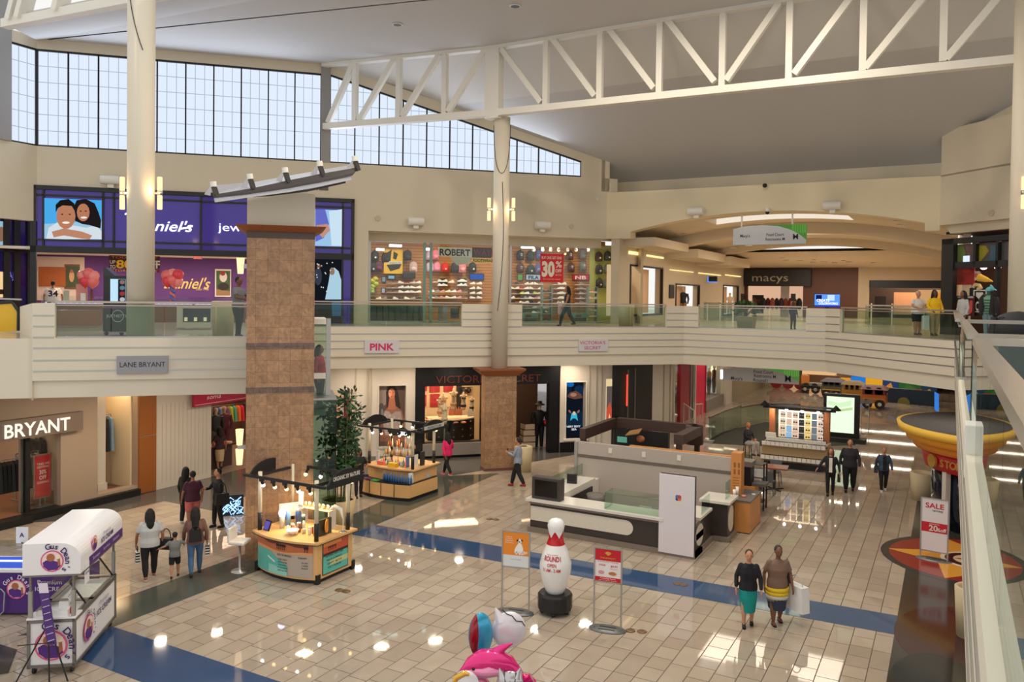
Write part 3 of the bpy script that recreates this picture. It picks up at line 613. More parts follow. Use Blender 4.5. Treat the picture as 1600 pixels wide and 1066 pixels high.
for c,r,u,v,l in((CL,.35,(195,246.5),302,'left column by the purple shop'),(CM,.31,(748,787.5),328,'column above the short tiled pier')):
 for k,s in((0,-1),(1,1)):
  q=at(u[k],v,y=side(c,s,r+.1).y);p=side(c,s,r+.16);p.z=q.z
  sconce(f'frosted tube lamp on the {"left" if s < 0 else "right"} side of the {l}',p,side(c,s,r-.03)-side(c,s,r+.16))
p=side(CR,-.35,.1)+Vector((0,-.36,0));p.z=at(1599,300,y=p.y).z;p=at(1600,301,y=CR.y-.42);sconce('frosted tube lamp on the column at the right edge',p,(0,.15,0))
def walllight(label,f,u,v,d=.0):
 p=f.px(u,v,d+.22);t=thing('wall_floodlight',label,'light',p,0,None)
 MB().tube([p-f.t*.33,p+f.t*.33],.17,16,WHITE).obj('drum',None,t);b=MB();b.fbox(f,(p-f.o).dot(f.t)-.1,(p-f.o).dot(f.t)+.12,d,d+.2,p.z-.3,p.z-.08,WHITE);b.obj('bracket',None,t)
for l,f,u,v in(('white drum floodlight on the wall above the purple shop',U,172,281),('white drum floodlight above the sneaker shop beside the round column',U,650,346),('white drum floodlight above the red sale poster window',U,848,352),('white drum floodlight on the arch wall, the one nearer the sneaker shop',PORT,1087,330),('white drum floodlight on the arch wall right of the hanging sign',PORT,1300,321)):walllight(l,f,u,v)
t=thing('dome_camera','small dome camera on the underside of the arch beside the hanging sign','camera',PORT.px(1199,333,.2));MB().lathe([(.1,0),(.13,.1),(.08,.18)],PORT.px(1199,331,.2),16,WHITE).obj('housing',None,t);MB().ell(PORT.px(1199,331.5,.2),(.09,.09,.1),12,8,BLACKM).obj('lens_dome',None,t);b=MB();b.fbox(PORT,sa(PORT,1199,331)-.03,sa(PORT,1199,331)+.03,0,.2,PORT.sz(1199,327)[1],PORT.sz(1199,325)[1],WHITE);b.obj('arm',None,t)
b=MB();b.ell(at(1195,290,y=34.3),(.1,.1,.09),10,6,BLACKM);single('spot_lamp',b,None,'small black spot lamp on the ledge above the arch','light')
for u,v,l in((933,311,'small white square sensor on the wall above the sneaker shop'),):b=MB();panel(b,U,.0,u-2,v-2,u+2,v+2,WHITE,.04);single('wall_sensor',b,None,l,'sensor')
for k,(f,u,v,l) in enumerate(((U,893,354,'round beige wall speaker above the sale poster window'),(U,590,341,'round beige wall speaker left of the round column'),(RW,1550,333,'round beige wall speaker above the dark fashion shop'))):p=f.px(u,v);b=MB();b.tube([p,p+f.n*.06],.11,18,mat('speaker_beige',(196,184,160),.7));single('wall_speaker',b,None,l,'speaker')
b=MB();panel(b,U,0,484,281,497,297,col((110,108,98)),.02);panel(b,U,0,498.5,282,513,298,col((104,96,84)),.02);single('wall_vent',b,None,'pair of dark square vents in the wall above the tiled pillar','vent')
def cable(pts,label):b=MB();b.tube(pts,.012,5,col((52,48,44)));single('hanging_cable',b,None,label,'cable')
def oncol(c,r,k):a=math.atan2(-c.y,-c.x)+k;return(c.x+r*math.cos(a),c.y+r*math.sin(a))
cable([Vector((*oncol(CM,.325,-1.45+.29*i),13.3-2.1*math.sin(math.pi*i/10)**.7*.9)) for i in range(11)],'thin dark cable draped round the middle column')
cable([Vector((*oncol(CM,.325,.1-.5*i/10+.4*math.sin(i/3)),11.1-.55*i)) for i in range(10)],'thin loose cable running down the middle column')
cable([Vector((*oncol(CL,.365,-1.5+.2*i),15.9-.5*i+.02*i*i)) for i in range(9)],'dark cable slanting across the top of the left column')
# ---------- silver fin sculpture on the pillar ----------
f=F45(20.2);t=thing('fin_sculpture','silver tilted roof fin sculpture on top of the tiled pillar','sculpture',f.P(sa(f,437,300),0,PILZ))
def fp(u,v,d):return f.px(u,v,d)
def slab(name,top,bot,d0,d1,m):
 b=MB();n=len(top);A=[fp(u,v,d0) for u,v in top];B=[fp(u,v,d1) for u,v in bot]
 for i in range(n-1):b.poly([B[i],B[i+1],A[i+1],A[i]],m);b.poly([A[i]-Vector((0,0,.05)),A[i+1]-Vector((0,0,.05)),B[i+1]-Vector((0,0,.05)),B[i]-Vector((0,0,.05))],m);b.poly([B[i]-Vector((0,0,.05)),B[i+1]-Vector((0,0,.05)),B[i+1],B[i]],m)
 b.obj(name,None,t)
SIL=mat('silver_fin',(186,186,190),.4,metal=.5,noise=.05);DK=mat('dark_fin',(70,64,62),.4,metal=.3)
slab('upper_fin',[(330,290),(400,284),(455,274),(500,266),(545,258)],[(334,304),(395,294),(455,281),(505,271),(551,261)],-.5,.25,SIL)
slab('dark_edge',[(334,304),(395,294),(455,281),(505,271),(559,261.5)],[(334,306),(392,300.5),(452,291),(505,281),(551,271)],.26,.3,DK)
slab('lower_fin',[(334,307),(388,301),(452,292),(505,282),(550,272)],[(336,313),(392,305),(452,297),(502,288),(549,278)],.0,.5,SIL)
slab('bottom_edge',[(395,303),(430,300.5),(480,294),(520,286)],[(395,305),(420,303.5),(480,296.5),(540,283)],.1,.4,DK)
for u,v in((333,284),(390,272),(445,262),(499,252),(554,244)):
 b=MB();b.tube([fp(u,v,.3),fp(u+1,v+8,.3)],.07,8,WHITE);b.bar(fp(u+1,v+7,.3),fp(u+6,v+23,.25),.08,.1,DK);b.prism([fp(u-2,v+4,.26),fp(u-14,v+20,.0),fp(u-4,v+22,.2)],f.n*.03,SIL);b.obj('bracket',None,t)
b=MB();b.fbox(f,sa(f,450,300),sa(f,461,300),-.3,0,PILZ-.05,fp(455,290,0).z,BLACKM);b.obj('post',None,t)
# ---------- sneaker shop ----------
G=U.back(.95);S=U.back(4.2)
GRN=mat('glass_edge_green',(120,156,146),.2)
b=MB();slat=mat('slatwall_wood',(186,128,74),.6);b.fbox(S,2.4,16.2,-.1,0,Z2,9.6,slat)
z=Z2+.1
while z<9.4:b.fbox(S,2.4,16.2,0,.006,z,z+.02,mat('slat_groove',(120,76,40),.7));z+=.14
panel(b,S,.008,921,383,958,508,mat('lime_wall',(176,178,84),.6),.03)
struct('wall_sneaker_shop',b,label='orange wood slatwall and lime panel inside the sneaker shop',cat='wall')
b=MB()
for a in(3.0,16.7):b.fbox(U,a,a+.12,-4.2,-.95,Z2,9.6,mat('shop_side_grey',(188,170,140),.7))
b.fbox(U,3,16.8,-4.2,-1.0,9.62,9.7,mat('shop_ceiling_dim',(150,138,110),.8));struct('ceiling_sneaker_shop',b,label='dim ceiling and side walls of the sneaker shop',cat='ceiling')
for k in range(5):area('sneaker_shop_lamp',U.P(4.6+2.5*k,-2.2,9.4),.5,.5,62,(255,238,212))
for l,u0,u1,ms in(('glass shop window of the sneaker shop with the hanging black and red name plate',577,790,(663,673)),('glass shop window of the sneaker shop with the red sale poster',797,960,())):
 a0,a1=sa(G,u0,440),sa(G,u1,440);t=thing('shop_window',l,'shop window',G.P((a0+a1)/2,0,Z2))
 MB().fbox(G,a0,a1,-.01,.01,Z2+.06,9.05,SHOPGL).obj('pane',None,t)
 b=MB();b.fbox(G,a0,a1,-.04,.04,9.02,9.1,STEEL);b.fbox(G,a0,a1,-.04,.04,Z2,Z2+.08,STEEL)
 for a in(a0,a1):b.fbox(G,a-.05,a+.05,-.05,.05,Z2,9.06,STEEL)
 for u in ms:a=sa(G,u,440);b.fbox(G,a-.06,a+.06,-.04,.04,Z2,9.05,GRN)
 b.obj('frame',None,t)
def shoe_proto(c,sole=(235,232,228)):
 t=thing('sneaker','s','shoe');L=.29;M=col(c,.55)
 b=MB();sec=[(-.14,.045,.05),(-.1,.048,.11),(-.05,.046,.115),(0,.044,.085),(.06,.046,.06),(.11,.042,.045),(.145,.02,.03)]
 vs=[];
 for x,w,h in sec:vs+=[(x,-w,.022),(x,-w*.8,.022+h*.75),(x,0,.022+h),(x,w*.8,.022+h*.75),(x,w,.022)]
 n=len(sec);b.add(vs,[(i*5+j,i*5+j+1,(i+1)*5+j+1,(i+1)*5+j) for i in range(n-1) for j in range(4)]+[(4,3,2,1,0),tuple((n-1)*5+j for j in range(5))],M,True);b.obj('upper',None,t)
 b=MB();b.prism([(x,-w*1.06,0) for x,w,h in sec]+[(x,w*1.06,0) for x,w,h in sec[::-1]],(0,0,.024),col(sole,.6));b.obj('sole',None,t)
 return t
SHC={'white':(236,234,230),'black':(38,36,38),'brown':(120,78,52),'grey':(150,146,144),'red':(196,44,44),'lime':(196,224,60),'pink':(226,150,150),'navy':(44,50,78)}
PRO={}
def put_shoe(p,ang,c,lab,grp):
 if c not in PRO:PRO[c]=o=shoe_proto(SHC[c]);o.location=p;o.rotation_euler=(0,0,ang);o['label']=lab;o['group']=grp;return
 dup(PRO[c],p,ang,lab,grp)
WSH=col((146,104,66),.5)
def shelfrow(f,d,u0,u1,v,n,cols,where,shelf=True):
 for k in range(n):
  u=u0+(u1-u0)*(k+.5)/n;c=cols[k%len(cols)] if isinstance(cols,(list,tuple)) else cols;p=f.px(u,v,d)
  put_shoe(p,math.radians(45)+random.choice((0,math.pi))+random.uniform(-.15,.15),c,f'{c} sneaker on {where}',f'{c} sneakers on {where}')
 if shelf:
  b=MB();a0,a1=sa(f,u0,v,d),sa(f,u1,v,d);z=f.sz((u0+u1)/2,v,d)[1];b.fbox(f,a0,a1,d-.09,d+.09,z-.02,z-.002,WSH);return single('shoe_shelf',b,None,'thin shelf carrying sneakers on '+where,'shelf','shelves on '+where)
d=.2
for k,v in enumerate((443,450.5,457.5)):shelfrow(S,d,604,658,v,6,['brown','brown','white','red' if k==0 else 'white','white','white'],'the slatwall left of the green glass edge')
shelfrow(S,.5,578,658,468,9,['black','white','grey','black','white'],'the low table at the left window of the sneaker shop')
for v,n in((457,7),(466.5,7)):shelfrow(S,d,670,730,v,n,['white','grey','pink','white','white','pink','brown'],'the wooden wall shelf under the name plate')
for k,v in enumerate((444.5,452,459.5,466.5)):shelfrow(S,d,733,754,v,2,'white','the slatwall just left of the round column')
for v,c in((445,['brown','black','brown','white','white','white','grey']),(452,['white','white','red','white','white','brown','white']),(459.5,['brown','black','lime','white','black','lime','white']),(467,['white','brown','black','grey','white','pink','white']),(474,['black','brown','white','white'])):
 shelfrow(S,d,797,848,v,7,c,'the slatwall left of the sale poster edge')
 shelfrow(S,d,864,884,v,3,['brown','white','white'],'the slatwall below the sale poster')
 shelfrow(S,d,898,920,v,3,['brown','grey','brown'],'the slatwall beside the lime wall panel')
for v in(482,489.5):shelfrow(S,d,816,862,v,6,['black','brown','white','grey','white','pink'],'the lowest slatwall shelves of the sneaker shop')
def backpack(f,d,u,v,c,lab,logo=None,w=.36):
 p=f.px(u,v,d);t=thing('backpack',lab,'backpack',p);M=col(c,.7);h=w*1.18
 b=MB();secs=[(-.5,.42,.36),(-.42,.49,.44),(0,.5,.46),(.25,.47,.44),(.42,.34,.36),(.5,.1,.2)];n=14;vs=[]
 for z,rx,ry in secs:
  for j in range(n):
   q=2*math.pi*j/n;x,y=math.cos(q),math.sin(q);k=1/max(abs(x),abs(y))**.55
   vs.append(p+f.t*(x*k*rx*w*.92)+f.n*(y*k*ry*w*.55)+Vector((0,0,z*h)))
 m=len(secs);b.add(vs,[(i*n+j,i*n+(j+1)%n,(i+1)*n+(j+1)%n,(i+1)*n+j) for i in range(m-1) for j in range(n)]+[list(range(n))[::-1],[(m-1)*n+j for j in range(n)]],M,True);b.obj('bag_body',None,t)
 b=MB();b.ell(p+f.n*w*.24+Vector((0,0,-.2*h)),(w*.3,w*.3,h*.2),12,7,col(tuple(min(255,int(x*1.15+6)) for x in c),.7));b.obj('front_pocket',None,t)
 b=MB();b.tube([p+f.t*.05+Vector((0,0,.47*h)),p+Vector((0,0,.6*h)),p-f.t*.05+Vector((0,0,.47*h))],.012,5,M);b.obj('top_loop',None,t)
 if logo:
  b=MB();
  if logo=='leaf':
   for r in(-.8,0,.8):b.poly([p+f.n*w*.545+(f.t*x+Vector((0,0,z)))*w for x,z in[(0,0)]+[(math.sin(r)*.22+math.cos(r)*.06*s,math.cos(r)*.22+0*s) for s in(-1,0,1)]][::-1],WHITE)
   b.fbox(Fr(p.xy,45),-.12*w,.12*w,w*.53,w*.545,p.z-.08*w,p.z-.04*w,WHITE)
  else:b.disc(p+f.n*w*.55+Vector((0,0,-.16*h)),w*.1,12,WHITE,f.t,(0,0,1))
  b.obj('logo_print',None,t)
 return t
NAVY,MAR,GRY,DG,BLU=(34,40,56),(72,40,50),(96,98,100),(40,58,58),(92,104,156)
d=.25
for u,v,c,lab,lg in((813,399,NAVY,'navy backpack with white leaf mark, first in the top row left of the poster','leaf'),(829.5,399,(46,54,60),'plain slate backpack, second in the top row left of the sale poster',None),(843,397,BLU,'blue backpack half behind the top of the sale poster',None),(890,399,MAR,'dark maroon backpack with white leaf mark in the top row right of the poster','leaf'),(911,397,GRY,'patterned grey backpack in the top row beside the lime wall panel',None),(813,419,MAR,'maroon backpack with a white leaf mark below the navy one','leaf'),(829,421,DG,'dark green backpack with a white dot below the slate one','dot'),(842,419,BLU,'blue backpack half behind the middle of the sale poster',None),(892,418,MAR,'maroon backpack with white leaf mark in the lower row right of the poster','leaf'),(911,416,GRY,'grey backpack with a leaf mark in the lower row beside the lime wall panel','leaf'),(935.5,401,(58,34,40),'dark maroon backpack at the top left of the lime wall panel','dot'),(949.5,400,(34,38,36),'black green backpack at the top right of the lime wall panel','dot'),(936,421,(36,38,52),'dark navy backpack in the middle left of the lime wall panel','dot'),(949.5,420,(80,80,84),'grey backpack in the middle right of the lime wall panel','dot'),(936.5,442.5,(28,28,34),'black backpack at the bottom left of the lime wall panel','dot'),(948.5,442.5,(92,92,96),'grey backpack at the bottom right of the lime wall panel','dot'),(671,399,(190,160,190),'lilac backpack in the top row left of the name plate',None),(680.5,398,(232,120,150),'bright pink backpack in the top row touching the name plate',None),(672,417,(190,176,206),'pale lilac backpack below the name plate',None),(683,417,(226,130,160),'pink and dark backpack beside the red one',None),(695.5,418,(208,36,40),'bright red backpack under the name plate','dot'),(710.5,418,(36,36,44),'black backpack between the red one and the pink one',None),(722.5,418,(228,140,150),'dusty pink backpack under the white triangle',None),(738.5,418,(34,34,40),'black backpack with an orange patch beside the round column','dot'),(646,417,(196,168,172),'pale flowered backpack left of the green glass edge',None),(592,416,(92,40,64),'maroon backpack at the left end of the shop window',None),(583,418,(40,38,52),'dark navy backpack nearest the left window frame','dot'),(586,400,(40,40,42),'large black bag at the upper left of the sneaker shop','dot'),(637,399,(46,46,46),'large charcoal bag beside the yellow poster',None),(603,402,(36,36,40),'black bag half behind the yellow poster',None)):
 backpack(S,d,u,v,c,lab,lg,.42 if u>700 or u<660 else.38)
b=MB();panel(b,S,.12,628,425,648,436,col((34,34,36)),.3);single('duffel_bag',b,None,'black duffel bag on the slatwall under the charcoal bag','bag',bev=.05)
f=U.back(1.5);t=thing('name_plate_sign','hanging white and black name plate of the sneaker shop','sign',f.px(718,414))
b=MB();panel(b,f,0,685,386,737,402,col((236,234,224),.4),.05);flat(b,f,.02,[(702,402),(737,402),(733,412),(714,414.5)],col((200,204,190),.4));b.obj('white_plate',None,t)
MB().fbox(f,sa(f,737.5,394),sa(f,768,394),0,.05,f.sz(740,402.5)[1],f.sz(740,387)[1],col((30,24,26),.4)).obj('black_plate',None,t)
b=MB();ftext(b,f,.055,'ROBERT',711,399.5,10.5,48,col((20,18,20)),.03);ftext(b,f,.055,'WAYNE',761,399.5,10,42,col((150,40,56)),.02);b.obj('lettering',None,t)
b=MB();panel(b,f,.03,738,404,768,410.5,col((232,200,40)),.03);ftext(b,f,.066,'FOOTWEAR',755,409.5,4.6,32,col((40,36,24)),.02);b.obj('yellow_plate',None,t)
t=thing('sale_poster','red poster in the sneaker shop window reading buy one get one 30% off','poster',G.px(862,441,.05));b=MB();panel(b,G,.03,844.5,396,880,441.5,col((214,24,34),.4),.015);b.obj('sheet',None,t)
b=MB();WT=col((240,230,218));ftext(b,G,.05,'BUY ONE GET ONE',862,405,4.4,31,WT,.01);ftext(b,G,.05,'30',856.5,431,22.5,20,WT,.05);ftext(b,G,.05,'%',873,418,10,9.5,WT,.02);ftext(b,G,.05,'OFF',872.6,426,5.5,9.5,WT,.02);ftext(b,G,.05,'SELECT STYLES',872.5,431,2.4,9.5,WT);ftext(b,G,.05,'See store for details',862,437,1.6,27,WT);b.obj('lettering',None,t)
t=thing('yellow_poster','yellow and black sports poster on the slatwall left of the green glass edge','poster',S.px(615,428,.3));f=S;b=MB();panel(b,f,.3,600,390,629,428,col((222,176,44)),.02)
for q in([(603,396),(612,390),(610,410),(604,404)],[(615,393),(622,397),(619,406),(614,404)],[(604,414),(628,412),(624,420),(610,424)]):flat(b,f,.325,q,col((36,32,30)))
panel(b,f,.325,606,408,628,413,col((200,196,190)),.004);b.obj('print',None,t);b=MB();ftext(b,f,.335,'TOUGH AS YOU',617,412,2.8,20,col((60,50,50)));b.obj('lettering',None,t)
def wallsign(l,u0,v0,u1,v1,c,txt,tc):
 t=thing('brand_sign',l,'sign',S.px((u0+u1)/2,v1,.1));b=MB();panel(b,S,.02,u0,v0,u1,v1,col((40,40,44)),.06);b.obj('frame',None,t);b=MB();panel(b,S,.082,u0+.8,v0+.8,u1-.8,v1-.8,screen(c,.7),.006);b.obj('sign_face',None,t)
 if txt:b=MB();ftext(b,S,.092,txt,(u0+u1)/2,v1-2.2,(v1-v0)*.55,(u1-u0)*.66,col(tc),.03);b.obj('lettering',None,t)
wallsign('white sign with dark letters left of the sale poster',821.5,428.5,846,438.5,(190,200,220),'FILA',(30,36,60))
wallsign('red sign with white letters right of the sale poster',894,428.5,920.5,438.5,(200,36,60),'NB',(240,226,226))
wallsign('blue sign with a white leaf mark beside the round column',734,427.5,756,438,(36,96,190),None,None);b=MB()
wallsign('small green framed picture left of the white sign',808.5,428,817,438.5,(120,170,90),None,None)
wallsign('small pale blue framed picture at the left window',606,430,617,436.5,(150,190,220),None,None);wallsign('small dark framed price card on the slatwall',596.5,432,603,441,(150,160,175),None,None);wallsign('small white price card low on the slatwall',596,450,602,458.5,(190,190,195),None,None)
for u0,l in((684,'dark framed shoe box display with white sneakers, left one'),(714.5,'dark framed shoe box display with white sneakers, right one')):
 t=thing('shoe_display_box',l,'display box',S.px(u0+7,447,.1));b=MB();panel(b,S,.02,u0,434,u0+15,448.5,col((150,104,60)),.05);b.obj('frame',None,t);b=MB();panel(b,S,.072,u0+1,435,u0+14,447.5,col((30,34,48)),.004);b.obj('back_panel',None,t)
 for v in(440.5,447):shelfrow(S,.2,u0+1,u0+14,v,2,'white','the dark framed display boxes',False)
for u,v in((680,441),(704,442)):shelfrow(S,.2,u-3,u+5,v,1,'brown' if u<690 else 'white','a small single bracket beside a display box',False)
def tubelight(l,u,v,w):
 f=U.back(2.2);b=MB();a0,a1=sa(f,u-w/2,v),sa(f,u+w/2,v);z=f.sz(u,v)[1];b.fbox(f,a0,a1,-.1,.1,z-.05,z+.05,glow('tube_light',(240,246,255),4));single('tube_light',b,None,l,'light')
tubelight('white tube light in the sneaker shop above the yellow poster',618,384,19);tubelight('white tube light at the left window edge of the sneaker shop',594,390,12);tubelight('white tube light beside the green glass edge',669,389.5,12);tubelight('white tube light at the top left of the sale poster window',824,386.5,18)
for i,u in enumerate((834,848,860.5,873,887,900,919)):
 f=U.back(2.6);t=thing('track_spotlight','brightest track spotlight in the sale poster window' if i==3 else 'small track spotlight in the row above the sale poster window','light',f.px(u,391),0,None if i==3 else 'track spotlights');MB().lathe([(.05,.1),(.09,-.06)],f.px(u,390),12,WHITE).obj('lamp_housing',None,t);MB().ell(f.px(u,391.5),(.07,.07,.05),10,6,glow('spot_bulb',(255,240,214),6 if i==3 else 2.4) if i!=3 else glow('spot_bulb_hot',(255,244,225),7)).obj('bulb',None,t)
def rack(l,f,d,u0,v0,u1,v1,n,cols):
 t=thing('shoe_rack',l,'rack',f.px((u0+u1)/2,v1,d));a0,a1,z0,z1=quadpx(f,d,u0,v0,u1,v1);b=MB();M=col((120,140,136),.4)
 for a in(a0,a1):b.fbox(f,a-.02,a+.02,d-.3,d,z0,z1,M)
 b.obj('side_frame',None,t);b=MB()
 for k in range(n+1):z=z0+(z1-z0)*k/n;b.fbox(f,a0,a1,d-.3,d,z,z+.03,M)
 b.obj('rack_shelf',None,t)
 for k in range(n):
  v=v1+(v0-v1)*k/n-.4;shelfrow(f,d-.12,u0+.5,u1-.5,v,max(1,int((u1-u0)/6)),cols,l.split(',')[0].replace(' standing',''),False)
rack('tall grey rack of sneakers standing under the sale poster',S,.9,848,447,862,502,5,['black','black','lime']);rack('tall grey rack of sneakers standing beside the lime wall panel',S,.9,920,449,933,505,6,['pink','grey','black'])
for i,(u0,u1,l) in enumerate(((815,836,'grey shoe box table with a red card near the round column'),(893,912,'grey shoe box table with a red card near the lime wall panel'))):
 f=S;t=thing('display_table',l,'table',f.px(u0+9,507,1.6));b=MB();panel(b,f,1.6,u0,489,u1,497,col((112,150,144),.4),.5);b.obj('tabletop',None,t);b=MB();panel(b,f,1.65,u0+1,497,u1-1,506.5,col((60,74,76),.4),.4)
 for k in range(3):blob(b,f,2.06,u0+4+k*6,503.5,2.2,1.2,col((190,200,200)))
 b.obj('box_stack',None,t);b=MB();panel(b,f,2.11,u0+7,492,u0+15,495.5,col((150,36,40)),.01);b.obj('price_card',None,t)
t=thing('clothes_display','folded grey trousers and dark shirts low in the window under the name plate','clothes',S.px(705,508,1));b=MB();panel(b,S,.9,685,480,690,506,col((96,100,108)),.1);panel(b,S,.9,692,480,698,506,col((130,132,140)),.1);b.obj('hanging_trousers',None,t);b=MB();panel(b,S,.9,704,482,716,497,col((36,48,74)),.15);b.obj('shirt_stack',None,t)
b=MB()
for k in range(9):panel(b,S,1.3,579+k*9.4,478,586.5+k*9.4,506,col((40+4*(k%3),58,60),.4),.3)
b.fbox(S,sa(S,578,490,1.3),sa(S,663,490,1.3),1.25,1.3,Z2,S.sz(600,478,1.3)[1],col((34,48,50)))
single('clothes_rack',b,None,'row of dark hanging jackets low behind the left shop window','clothes rack')
for k in range(6):blob_=MB();p=S.px(582+random.uniform(-2,6),436+k*4,.4);blob_.ell(p,(.16,.14,.13),8,5,col((196-8*k,192,60+6*k),.6));single('balloon',blob_,None,'yellow green bundle of small caps on a stand at the left window','cap','caps on the stand')
# ---------- upper corridor behind the arch ----------
CW=Fr((-13.4,0),90);WARMW=mat('corridor_beige',(200,186,162),.75,noise=.02)
b=MB();h1=quadpx(CW,0,985,413,1034,492);h2=quadpx(CW,0,1056,443,1092,492);h3=quadpx(CW,0,1130,445,1153,492);h0=quadpx(CW,0,972,390,1044,404)
b.wallholes(CW,34.6,61,Z2,10.6,[h1,h2,h3],-.4,0,WARMW);struct('wall_corridor_left',b,label='beige left wall of the upper corridor with lit shop windows',cat='wall')
for i,(h,l) in enumerate(((h1,'lit shop window with a red jacket on the left of the upper corridor'),(h2,'lit shop window with a dark dressed mannequin in the upper corridor'),(h3,'small far lit shop window in the upper corridor'))):
 t=thing('corridor_shop_window',l,'shop window',CW.P(h[0],0,h[2]));y0,y1,z0,z1=h
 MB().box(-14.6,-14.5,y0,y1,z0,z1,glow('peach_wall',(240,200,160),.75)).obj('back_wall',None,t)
 b=MB();w=.06
 for y in(y0,y1):b.box(-13.5,-13.36,y-w,y+w,z0,z1,BLACKM)
 b.box(-13.5,-13.36,y0,y1,z1-.08,z1,BLACKM);b.box(-13.5,-13.36,y0,y1,z0,z0+.08,BLACKM);b.obj('frame',None,t)
 b=MB();
 if i==0:b.box(-14.2,-14.1,y0+(y1-y0)*.47,y1-.15,z0+.1,z1-.1,mat('peach_panel',(236,196,160),.7))
 else:b.box(-14.2,-14.1,y0+(y1-y0)*.5,y1-.5,z0+.1,z1-.1,mat('peach_panel',(236,196,160),.7))
 b.obj('display_panel',None,t)
def bust(name,label,p,h,c,skin=(226,190,160),rz=0,group=None,head=True,low=None):
 """shop mannequin: torso, optional head, trousers"""
 t=thing(name,label,'mannequin',p,0,group);p=Vector(p);M=col(c,.6)
 b=MB();b.lathe([(.13*h,.48*h),(.1*h,.6*h),(.125*h,.72*h),(.13*h,.8*h),(.04*h,.85*h)],p,14,M,True,1,.62,rz);b.obj('torso',None,t)
 if head:b=MB();b.lathe([(.035*h,.84*h),(.035*h,.88*h),(.055*h,.92*h),(.06*h,.95*h),(.045*h,.99*h),(.002,h)],p,12,col(skin,.5),True,.85,1,rz);b.obj('head',None,t)
 b=MB();X=Vector((math.cos(rz),math.sin(rz),0))
 for s in(1,-1):b.tube([p+X*s*.135*h+Vector((0,0,.8*h)),p+X*s*.18*h+Vector((0,0,.62*h)),p+X*s*.165*h+Vector((0,-.04,.46*h))],[.042*h,.035*h,.025*h],7,M)
 b.obj('arms',None,t)
 b=MB()
 for s in(1,-1):b.tube([p+X*s*.06*h+Vector((0,0,.5*h)),p+X*s*.06*h+Vector((0,0,.26*h)),p+X*s*.06*h],[.075*h,.055*h,.035*h],8,col(low or c,.6))
 b.obj('legs',None,t);return t
def at_wall(u,v,y=None,x=None):return at(u,v,x=x) if x is not None else at(u,v,y=y)
p=at(991,490,x=-13.95);bust('mannequin','headless red jacket mannequin in the first lit window of the upper corridor',(p.x,p.y,Z2+.15),1.75,(196,36,34),head=False,low=(60,44,40))
p=at(1067,488,x=-13.95);bust('mannequin','mannequin in a dark dress in the second lit window of the upper corridor',(p.x,p.y,Z2+.1),1.75,(40,38,46),low=(150,110,80))
p=at(1140,488,x=-13.95);bust('mannequin','small pale mannequin in the far lit window of the upper corridor',(p.x,p.y,Z2+.05),1.6,(236,216,190))
b=MB();
for u0,v0,u1,v1 in((982,390,1000,396),(1010,396,1036,401)):panel(b,CW,.01,u0,v0+2,u1,v1+3.5,glow('cove_light',(255,222,150),1.4),.04)
panel(b,CW,.01,1046,421,1083,426,glow('cove_light',(255,222,150),1.4),.04);panel(b,CW,.01,1091,426,1126,431,glow('cove_light',(255,222,150),1.4),.04);panel(b,CW,.01,1133,429,1157,433,glow('cove_light',(255,222,150),1.4),.04)
b2=MB();single('cove_lamp',b,None,'row of glowing cove lights along the left wall of the upper corridor','light')
for u0,v0,u1,v1,l in((1045,445,1052,466,'black wall notice beside the second corridor window'),(1158,459,1162,472,'small black wall notice beside the big department store'),):b=MB();panel(b,CW,.0,u0,v0,u1,v1,BLACKM,.06);single('wall_notice',b,None,l,'sign')
t=thing('blade_sign','small blue lit screen hanging in the upper corridor','screen',at(1113,441,y=50));f=Fr((0,50),0);b=MB();panel(b,f,0,1105,432,1121,441,col((16,20,34)),.2);b.obj('housing',None,t);b=MB();panel(b,f,.205,1105,432,1107,441,screen((90,140,255),1),.01);panel(b,f,.205,1107,440,1121,441.5,screen((90,140,255),1),.01);b.obj('screen',None,t)
CMAT=mat('vault_paint',(206,192,168),.8,noise=.015)
xc=(x0+x1)/2;hw=(x1-x0)/2
def arcz(x,base,rise):q=(x-xc)/(hw+.3);return base+rise*(1-q*q)
def vault(y0,y1,base,rise,slot,name,label):
 b=MB();n=20;X=[-13.4+(13.6)*k/n for k in range(n+1)];sy0,sy1=slot
 for k in range(n):
  a,c=X[k],X[k+1];za,zc=arcz(a,base,rise),arcz(c,base,rise)
  inside=xc-hw*.55<(a+c)/2<xc+hw*.55
  for(q0,q1) in(((y0,sy0),(sy1,y1)) if inside else((y0,y1),)):
   b.hexa([(a,q0,za),(c,q0,zc),(c,q1,zc),(a,q1,za),(a,q0,za+.15),(c,q0,zc+.15),(c,q1,zc+.15),(a,q1,za+.15)],CMAT)
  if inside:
   zz=za+.9;b.poly([(a,sy0,zz),(a,sy1+.2,zz),(c,sy1+.2,zc+.9),(c,sy0,zc+.9)],glow('slot_daylight_glow',(255,240,218),.75))
   b.poly([(a,sy1-.01,za),(c,sy1-.01,zc),(c,sy1-.01,zc+.9),(a,sy1-.01,za+.9)],glow('slot_daylight_glow',(255,240,218),.75))  # far wall of the slot glows in place of daylight falling on it
 struct(name,b,label=label,cat='ceiling')
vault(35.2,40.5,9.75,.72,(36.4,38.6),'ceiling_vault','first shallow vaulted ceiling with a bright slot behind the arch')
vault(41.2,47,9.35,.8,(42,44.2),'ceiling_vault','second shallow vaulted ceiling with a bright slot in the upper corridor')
b=MB()
for y,base in((40.5,9.15),(47,8.95)):
 pts=[(-13.4+13.6*k/20,arcz(-13.4+13.6*k/20,base,.8)) for k in range(21)];b.prism([(x,y,z) for x,z in pts]+[(.2,y,10.8),(-13.4,y,10.8)],(0,.7,0),CMAT)
struct('beam_arch',b,label='curved cross beams of the corridor ceiling',cat='beam')
